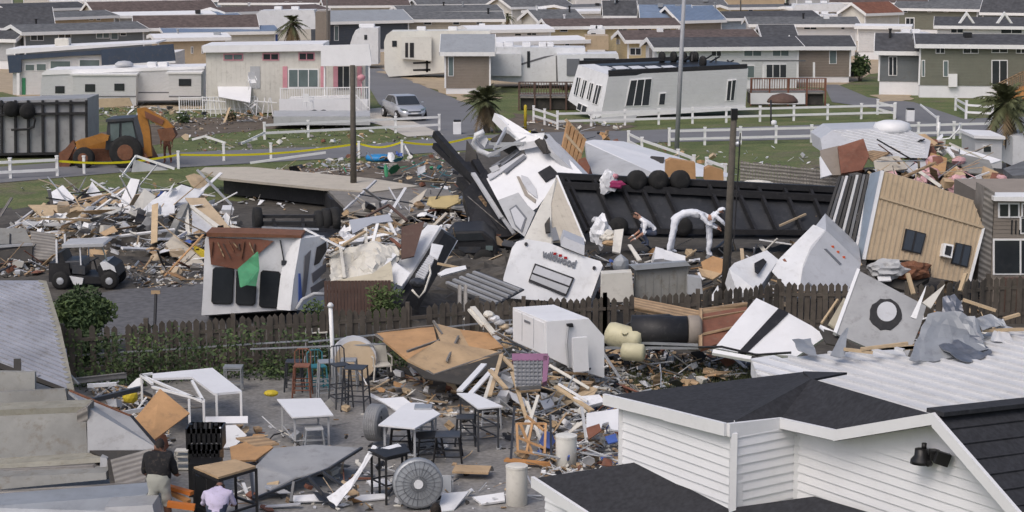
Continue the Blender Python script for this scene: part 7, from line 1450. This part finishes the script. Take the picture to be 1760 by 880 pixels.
# 2: crouching, white T-shirt
def crouch():
    J = dict(pelvis=(.28,0,.36),spine=(.2,0,.52),chest=(.02,0,.68),neck=(-.14,0,.8),head=(-.26,-.02,.86),crown=(-.33,-.03,.94),
      shL=(.0,.19,.66),elL=(-.1,.24,.4),wrL=(-.3,.16,.26),haL=(-.37,.13,.23),shR=(.0,-.19,.66),elR=(-.06,-.26,.4),wrR=(-.26,-.2,.24),haR=(-.33,-.18,.21),
      hipL=(.26,.12,.36),knL=(-.12,.22,.46),anL=(.06,.18,.07),toL=(-.08,.2,.04),hipR=(.26,-.12,.36),knR=(-.1,-.24,.44),anR=(.1,-.2,.07),toR=(-.04,-.22,.04))
    b = BN+fingers(J,'L',(-1,0,-.5),(0,1,0))+fingers(J,'R',(-1,0,-.5),(0,1,0))
    f = lambda a,c,u: 0 if (a=='head' or a=='neck' or a[:2] in('ha','el') or a[0]=='f' or (a[0]=='t')) else (2 if a[:3] in('hip','knL','knR','anL','anR') or (a=='pelvis' and c!='spine') else 1)
    return person('crouching person in a white T-shirt facing left before the black chassis',Q(1108,422,492),J,rad(J),b,['skin','whitecloth','jeans'],f,face=(-.85,-.2,-.3),hair='hair',sc=1.1)
crouch()
# 3: standing back view, black shirt, pale shorts
def standing():
    J = dict(pelvis=(0,0,.93),spine=(0,.02,1.1),chest=(0,.05,1.33),neck=(0,.1,1.48),head=(0,.16,1.56),crown=(0,.2,1.66),
      shL=(-.19,.05,1.4),elL=(-.27,.12,1.12),wrL=(-.2,.32,.98),haL=(-.17,.38,.97),shR=(.19,.05,1.4),elR=(.27,.1,1.12),wrR=(.26,.32,1.0),haR=(.25,.39,.99),
      hipL=(-.1,0,.9),knL=(-.12,.03,.5),anL=(-.13,-.03,.08),toL=(-.14,.1,.03),hipR=(.1,0,.9),knR=(.13,.05,.5),anR=(.15,0,.08),toR=(.16,.12,.03))
    b = BN+fingers(J,'L',(.3,1,-.3),(1,0,0))+fingers(J,'R',(-.3,1,-.3),(-1,0,0)); r_ = rad(J); r_['chest']=(.25,.19); r_['spine']=(.24,.2); r_['pelvis']=(.2,.17); r_['shL']=r_['shR']=.11; r_['elL']=r_['elR']=.065; r_['hipL']=r_['hipR']=.13; r_['hipL']=r_['hipR']=.12; r_['knL']=r_['knR']=.075
    f = lambda a,c,u: 2 if (a=='pelvis' or a[:3]=='hip' and u<.85) else (0 if (a[:2] in('kn','an','ha','el') or a[0]=='f' or a[0]=='t' or a in('head','neck') or a[:3]=='hip') else 1)
    return person('person in a black T-shirt and pale shorts seen from behind at the bottom left',P(276,922,0),J,r_,b,['skind','blackcloth','khaki'],f,face=(0,1,-.2),hair='hair',sc=1.06)
standing()
def bottle():
    J = dict(pelvis=(0,0,.9),spine=(0,.08,1.05),chest=(0,.22,1.2),neck=(.0,.34,1.24),head=(.0,.44,1.24),crown=(0,.53,1.28),
      shL=(-.2,.2,1.2),elL=(-.28,.3,.98),wrL=(-.2,.5,.9),haL=(-.17,.56,.9),shR=(.2,.2,1.2),elR=(.28,.3,.98),wrR=(.2,.5,.9),haR=(.17,.56,.9),
      hipL=(-.1,0,.88),knL=(-.13,.05,.48),anL=(-.14,0,.08),toL=(-.15,.12,.03),hipR=(.1,0,.88),knR=(.13,.05,.48),anR=(.15,0,.08),toR=(.16,.12,.03))
    b = BN+fingers(J,'L',(.3,1,0),(1,0,0))+fingers(J,'R',(-.3,1,0),(-1,0,0)); r_ = rad(J); r_['chest']=(.22,.17); r_['spine']=(.2,.16)
    f = lambda a,c,u: 2 if (a=='pelvis' and c!='spine' or a[:3]=='hip' or a[:2] in('kn','an')) else (0 if (a[:2] in('ha','el') or a[0]=='f' or a[0]=='t' or a in('head','neck')) else 1)
    return person('person in a lilac shirt bending behind the tall black cart',P(374,968,0),J,r_,b,['skind','lilac','jeans'],f,face=(0,.8,-.6),hair='hair',sc=1.0)
bottle()
def third():
    J = dict(pelvis=(0,0,.9),spine=(0,0,1.08),chest=(0,0,1.3),neck=(0,0,1.46),head=(0,0,1.56),crown=(0,0,1.67),
      shL=(-.19,0,1.38),elL=(-.25,.05,1.1),wrL=(-.2,.2,.95),haL=(-.18,.26,.93),shR=(.19,0,1.38),elR=(.25,.05,1.1),wrR=(.22,.2,.95),haR=(.2,.26,.93),
      hipL=(-.1,0,.88),knL=(-.11,.03,.48),anL=(-.12,0,.08),toL=(-.12,.12,.03),hipR=(.1,0,.88),knR=(.11,.03,.48),anR=(.12,0,.08),toR=(.12,.12,.03))
    b = BN+fingers(J,'L',(.3,1,0),(1,0,0))+fingers(J,'R',(-.3,1,0),(-1,0,0))
    f = lambda a,c,u: 2 if (a=='pelvis' and c!='spine' or a[:3]=='hip' or a[:2] in('kn','an')) else (0 if (a[:2] in('ha','el') or a[0]=='f' or a[0]=='t' or a in('head','neck')) else 1)
    o = P(750,1036,0); return person('dark haired person seen from behind, only the head showing at the bottom edge',o,J,rad(J),b,['skin','jeans','jeans'],f,face=(0,1,0),hair='hair',sc=1.0)
third()
def worker():
    J = dict(pelvis=(0,0,.93),spine=(0,0,1.1),chest=(0,0,1.33),neck=(0,0,1.48),head=(0,0,1.57),crown=(0,0,1.67),
      shL=(-.19,0,1.4),elL=(-.27,0,1.12),wrL=(-.27,-.1,.9),haL=(-.27,-.12,.83),shR=(.19,0,1.4),elR=(.27,0,1.12),wrR=(.26,-.1,.9),haR=(.26,-.12,.83),
      hipL=(-.1,0,.9),knL=(-.12,0,.5),anL=(-.13,0,.08),toL=(-.14,-.12,.03),hipR=(.1,0,.9),knR=(.14,0,.5),anR=(.17,0,.08),toR=(.18,-.12,.03))
    b = BN+fingers(J,'L',(0,0,-1),(0,1,0))+fingers(J,'R',(0,0,-1),(0,1,0))
    f = lambda a,c,u: 2 if (a=='pelvis' and c!='spine' or a[:3]=='hip' or a[:2] in('kn','an')) else (0 if (a[:2]=='ha' or a[0]=='f' or a[0]=='t' or a in('head','neck')) else 1)
    return person('worker in a rust orange top standing right of the backhoe',P(288,280,0),J,rad(J),b,['skin','rust','redbrown'],f,face=(0,-1,0),hair='hair',sc=1.02)
worker()
# ============================================================ loose debris: every piece its own object
rd = random.Random(11); CNT = {}
OV = {'scattered over the wet patio':.5,'on the grey floor platform':1.0,'around the fallen canopy':.4,'under the plywood counter':.8,'on the verge below the white trailers':1.2,'between the smoker and the charcoal roof':1.2,'in the left debris pile':1.5,'in the right debris heap':1.4}
def rq(poly_): # random ground pixel inside polygon
    xs = [p[0] for p in poly_]; ys = [p[1] for p in poly_]
    while True:
        x, y = rd.uniform(min(xs),max(xs)), rd.uniform(min(ys),max(ys))
        if any(a <= x <= b for a, b in clip(poly_, y)): return x, y
def rot(): return Matrix.Rotation(rd.uniform(0,6.3),3,'Z')@Matrix.Rotation(rd.choice([rd.gauss(0,.15),rd.gauss(0,.6)]),3,'X')@Matrix.Rotation(rd.gauss(0,.35),3,'Y')
OVER = None; EXTRA = {}
def put(m, name, mat, label, cat, group, c):
    if OVER is not None or CNT.get(cat,0) >= 298:
        D_ = OVER if OVER is not None else EXTRA
        dz = c.z-min(p.z for p in m.v); k = D_.setdefault(mat, MB()); k.add([p+V((0,0,dz)) for p in m.v], m.f); return
    lo = min(p.z for p in m.v); dz = c.z-lo; m.v = [p+V((0,0,dz)) for p in m.v]; o = m.build(name, mat); tag(o, label, cat, group); CNT[cat] = CNT.get(cat,0)+1
CN = {'white':'white','whitecln':'white','offwhite':'off-white','lumber':'pale tan','ply':'tan','wood':'brown','plyor':'orange','greywood':'weathered grey','greyw':'grey','rvgrey':'light grey','galv':'silver','black':'black','redbrown':'red brown','brownwood':'dark brown','insul':'pink','whitecloth':'white','blue':'blue','silver':'silver','tan':'tan','darkmetal':'dark grey','card':'brown','beige':'beige','green':'green','yellowp':'yellow','teal':'teal','trim':'white','dark_and_shade':'dark'}
def piece(kind, mk, where, c, s):
    R3 = rot(); g_ = '%s debris %s' % (kind+'s', where)
    if kind == 'board':
        L = rd.uniform(.5,2.2)*s; v_ = rd.choice(['board','stud','lath']); d_ = {'board':(rd.uniform(.1,.2)*s,.025),'stud':(rd.uniform(.05,.09)*s,.05*s),'lath':(.035*s,.015)}[v_]
        put(MB().box(c,(L,)+d_,R3),v_,mk,'loose %s %s %s' % (CN[mk],v_,where),v_,'%ss %s' % (v_,where),c)
    elif kind == 'sheet':
        w_,l_ = rd.uniform(.25,.8)*s, rd.uniform(.4,1.2)*s; n = rd.choice([4,5,6]); pts = []
        for i in range(n): u = 2*math.pi*(i+rd.uniform(-.25,.25))/n; pts.append(c+R3@V((math.cos(u)*l_/2*rd.uniform(.7,1.2),math.sin(u)*w_/2*rd.uniform(.7,1.2),0)))
        m = MB(); cc = sum(pts,V((0,0,0)))/n+V((0,0,rd.uniform(-.12,.15)*s)); th = V((0,0,-.015)); k = n+1; vs = pts+[cc]
        m.add(vs+[v+th for v in vs],[(i,(i+1)%n,n) for i in range(n)]+[((i+1)%n+k,i+k,n+k) for i in range(n)]+[(i,i+k,(i+1)%n+k,(i+1)%n) for i in range(n)])
        v_ = 'wall scrap' if n == 4 else 'torn sheet'; put(m,v_.replace(' ','_'),mk,'torn %s %s %s' % (CN[mk],'sheet' if n > 4 else 'wall scrap',where),v_,'%ss %s' % (v_,where),c)
    elif kind == 'chunk':
        m = MB(); vs = [R3@V(((x+rd.uniform(-.3,.3))*.5*s*.35,(y+rd.uniform(-.3,.3))*.5*s*.28,(z+rd.uniform(-.3,.3))*.5*s*.2)) + c for z in (-1,1) for y in (-1,1) for x in (-1,1)]
        m.add(vs,[(0,2,3,1),(4,5,7,6),(0,1,5,4),(2,6,7,3),(0,4,6,2),(1,3,7,5)]); put(m,'chunk',mk,'broken %s chunk %s' % (CN[mk],where),'chunk',g_,c)
    elif kind == 'pipe':
        L = rd.uniform(.6,2)*s; d = R3@V((1,0,0)); e = R3@V((0,1,0)); m = MB().tube([c-d*L/2,c+e*rd.uniform(-.1,.1),c+d*L/2+e*rd.uniform(-.15,.15)],.018*s+.008,5); put(m,'pipe',mk,'bent %s pipe %s' % (CN[mk],where),'pipe',g_,c)
    elif kind == 'rag':
        m = MB(); n = 5; vs = []; a = rd.uniform(.12,.3)*s
        for i in range(n):
            for j in range(n): vs.append(c+R3@V(((i/4-.5)*a*2,(j/4-.5)*a*1.4,rd.uniform(-.3,.3)*a)))
        k = len(vs); vs += [v-V((0,0,.012)) for v in vs]; fs = [(i*n+j,i*n+j+1,(i+1)*n+j+1,(i+1)*n+j) for i in range(n-1) for j in range(n-1)]; m.add(vs, fs+[tuple(q+k for q in f)[::-1] for f in fs])
        put(m,'rag',mk,'crumpled %s rag %s' % (CN[mk],where),'rag',g_,c)
PW = ['white','offwhite','lumber','ply','greyw','rvgrey','white','trim']; PM = ['white','offwhite','lumber','ply','wood','greywood','black','redbrown','galv','darkmetal','rvgrey','tan','plyor']
ZN = [ # polygon (ground px), where, n, height, size, palette, weights board/sheet/chunk/pipe/rag
 ([(30,400),(100,365),(230,345),(330,352),(400,395),(420,430),(330,455),(180,442),(60,430)],'in the left debris pile',230,1.4,1.25,PW+['wood','black','tan'],(.3,.4,.12,.08,.1)),
 ([(-10,400),(60,395),(120,440),(110,470),(0,480)],'at the far left behind the golf cart',45,.3,.9,PM,(.5,.25,.15,.05,.05)),
 ([(200,455),(350,455),(350,490),(240,500)],'on the asphalt beside the golf cart',26,.05,.8,PM,(.45,.3,.15,.1,0)),
 ([(560,300),(700,270),(790,270),(800,330),(740,365),(640,300)],'on the grey floor platform',60,.35,.9,PM+['teal','green'],(.3,.3,.2,.1,.1)),
 ([(420,300),(600,270),(640,290),(560,312),(440,305)],'on the verge behind the platform',28,.05,.7,PM,(.4,.3,.2,.1,0)),
 ([(560,400),(660,370),(780,380),(770,470),(700,500),(570,470)],'around the burst trailer',140,1.1,1.2,PW+['wood','black','tan','beige'],(.4,.3,.1,.1,.1)),
 ([(690,360),(800,350),(900,400),(880,460),(760,470)],'between the cream boat and the motorhome',150,.8,1.1,PM+['black','black','dark_and_shade'],(.35,.2,.2,.2,.05)),
 ([(985,448),(1250,438),(1260,530),(1190,550),(980,540)],'in front of the black chassis',150,.6,.8,PM+['black'],(.4,.25,.15,.15,.05)),
 ([(1245,440),(1480,430),(1480,520),(1240,540)],'right of the leaning pole',60,.5,.8,PM+['black','white'],(.45,.25,.1,.15,.05)),
 ([(1430,350),(1500,325),(1660,325),(1730,370),(1710,450),(1480,430)],'in the right debris heap',150,2.6,1.3,PM+['insul','tan','tan','redbrown','lumber','ply'],(.4,.3,.15,.05,.1)),
 ([(1690,330),(1770,320),(1770,400),(1700,400)],'on the right end of the heap',30,1.2,.9,['wood','redbrown','ply','brownwood','white'],(.5,.3,.2,0,0)),
 ([(1485,500),(1680,500),(1720,600),(1500,600)],'under the tipped house',50,.4,.8,PM+['black'],(.45,.25,.2,.1,0)),
 ([(820,560),(900,600),(1050,640),(1060,700),(960,740),(860,720),(780,640)],'around the blue crate',190,.7,.8,PW+['galv','lumber','greyw','black','wood'],(.45,.2,.12,.2,.03)),
 ([(1040,600),(1230,610),(1300,640),(1200,680),(1050,680)],'between the smoker and the charcoal roof',75,.15,.7,PM+['white'],(.4,.25,.2,.15,0)),
 ([(640,620),(760,650),(880,700),(840,740),(700,700),(600,670)],'under the plywood counter',60,.15,.6,PM+['tan'],(.4,.2,.25,.15,0)),
 ([(150,670),(240,660),(300,760),(260,800),(200,760)],'left of the white counter',45,.2,.7,PM+['whitecln'],(.4,.3,.15,.15,0)),
 ([(390,740),(500,735),(620,800),(640,880),(420,880),(400,800)],'around the fallen canopy',45,.1,.6,PM+['whitecln'],(.4,.3,.2,.1,0)),
 ([(560,700),(900,700),(1000,790),(900,880),(640,880)],'scattered over the wet patio',45,.02,.45,PW+['black','wood','greyw','darkmetal'],(.3,.3,.3,.1,0)),
 ([(920,740),(1060,700),(1070,820),(930,830)],'beside the off-white drum',60,.25,.6,PW+['redbrown','blue','wood'],(.45,.25,.15,.15,0)),
 ([(150,180),(360,188),(560,200),(430,212),(300,225),(180,205)],'on the verge below the white trailers',60,.15,.9,PM+['ply','ply','tan','white'],(.35,.35,.3,0,0)),
 ([(300,225),(560,210),(760,240),(600,255),(320,262)],'on the grass beside the road',22,.02,.6,PM+['white','white'],(.3,.4,.3,0,0)),
 ([(0,330),(300,300),(560,345),(540,370),(380,350),(120,340)],'on the grass around the left pile',22,.02,.6,['white','offwhite','ply','greyw'],(.3,.4,.3,0,0)),
 ([(880,205),(1080,215),(1060,235),(880,240)],'on the verge by the yellow bollard',22,.05,.7,PM,(.4,.3,.3,0,0)),
 ([(1190,258),(1560,245),(1400,300),(1280,305)],'on the right green verge',14,.02,.6,['white','whitecln','greyw'],(.3,.4,.3,0,0)),
 ([(960,240),(1150,250),(1300,300),(1180,330),(1000,300)],'around the fallen white trailer',30,.2,.9,PM,(.4,.3,.2,.1,0)),
 ([(380,300),(560,320),(560,345),(420,330)],'under the floor platform edge',16,.02,.6,PM,(.4,.3,.3,0,0))]
for pg_z, where, n, h, s, pal, wts in ZN:
    cx = sum(p[0] for p in pg_z)/len(pg_z); cy = sum(p[1] for p in pg_z)/len(pg_z)
    for i in range(n):
        x, y = rq(pg_z); mid = max(0, 1-max(abs(x-cx)/(max(abs(p[0]-cx) for p in pg_z)), abs(y-cy)/(max(abs(p[1]-cy) for p in pg_z))))
        kind = rd.choices(['board','sheet','chunk','pipe','rag'], wts)[0]
        mk = rd.choice(pal); mk = {'pipe': rd.choice(['galv','trim','black','darkmetal','silver']), 'rag': rd.choice(['whitecloth','whitecloth','offwhite','darkmetal','card','greyw','beige','whitecloth','card','blue'])}.get(kind, mk)
        c = P(x, y, 0); c.z = .03+h*min(1,mid*1.8)*rd.random(); piece(kind, mk, where, c, s*rd.uniform(.6,1.15))
    for mk, mb in EXTRA.items(): tag(mb.build('scraps', mk), 'mixed scraps '+where, 'scraps', 'small scraps', kind='stuff')
    EXTRA = {}; OVER = {}
    for i in range(int(n*OV.get(where,1.6))):
        x, y = rq(pg_z); mid = max(0, 1-max(abs(x-cx)/(max(abs(p[0]-cx) for p in pg_z)), abs(y-cy)/(max(abs(p[1]-cy) for p in pg_z))))
        c = P(x, y, 0); c.z = .02+h*.8*min(1,mid*1.8)*rd.random(); piece(rd.choices(['board','sheet','chunk','pipe','rag'], wts)[0], rd.choice(pal), where, c, s*rd.uniform(.3,.6))
    for mk, mb in OVER.items(): tag(mb.build('scraps', mk), 'small mixed scraps '+where, 'scraps', 'small scraps', kind='stuff')
    OVER = None
# crumbs nobody could count
for zi, (pg_z, where, n, h, s, pal, wts) in enumerate(ZN[:21]):
    for mk in ('offwhite','dark_and_shade','wood','rvgrey'):
        m = MB()
        for i in range(int(n*(2.2 if OV.get(where,2) > 1 else .6))):
            x, y = rq(pg_z); c = P(x,y,0); c.z = .02+rd.random()*h*.35; a = rd.uniform(.025,.09); m.box(c,(a*rd.uniform(.6,3),a,a*.4),rot())
        o = m.build('litter',mk); tag(o,'fine crumbs of wreckage '+where,'litter','fine litter',kind='stuff')
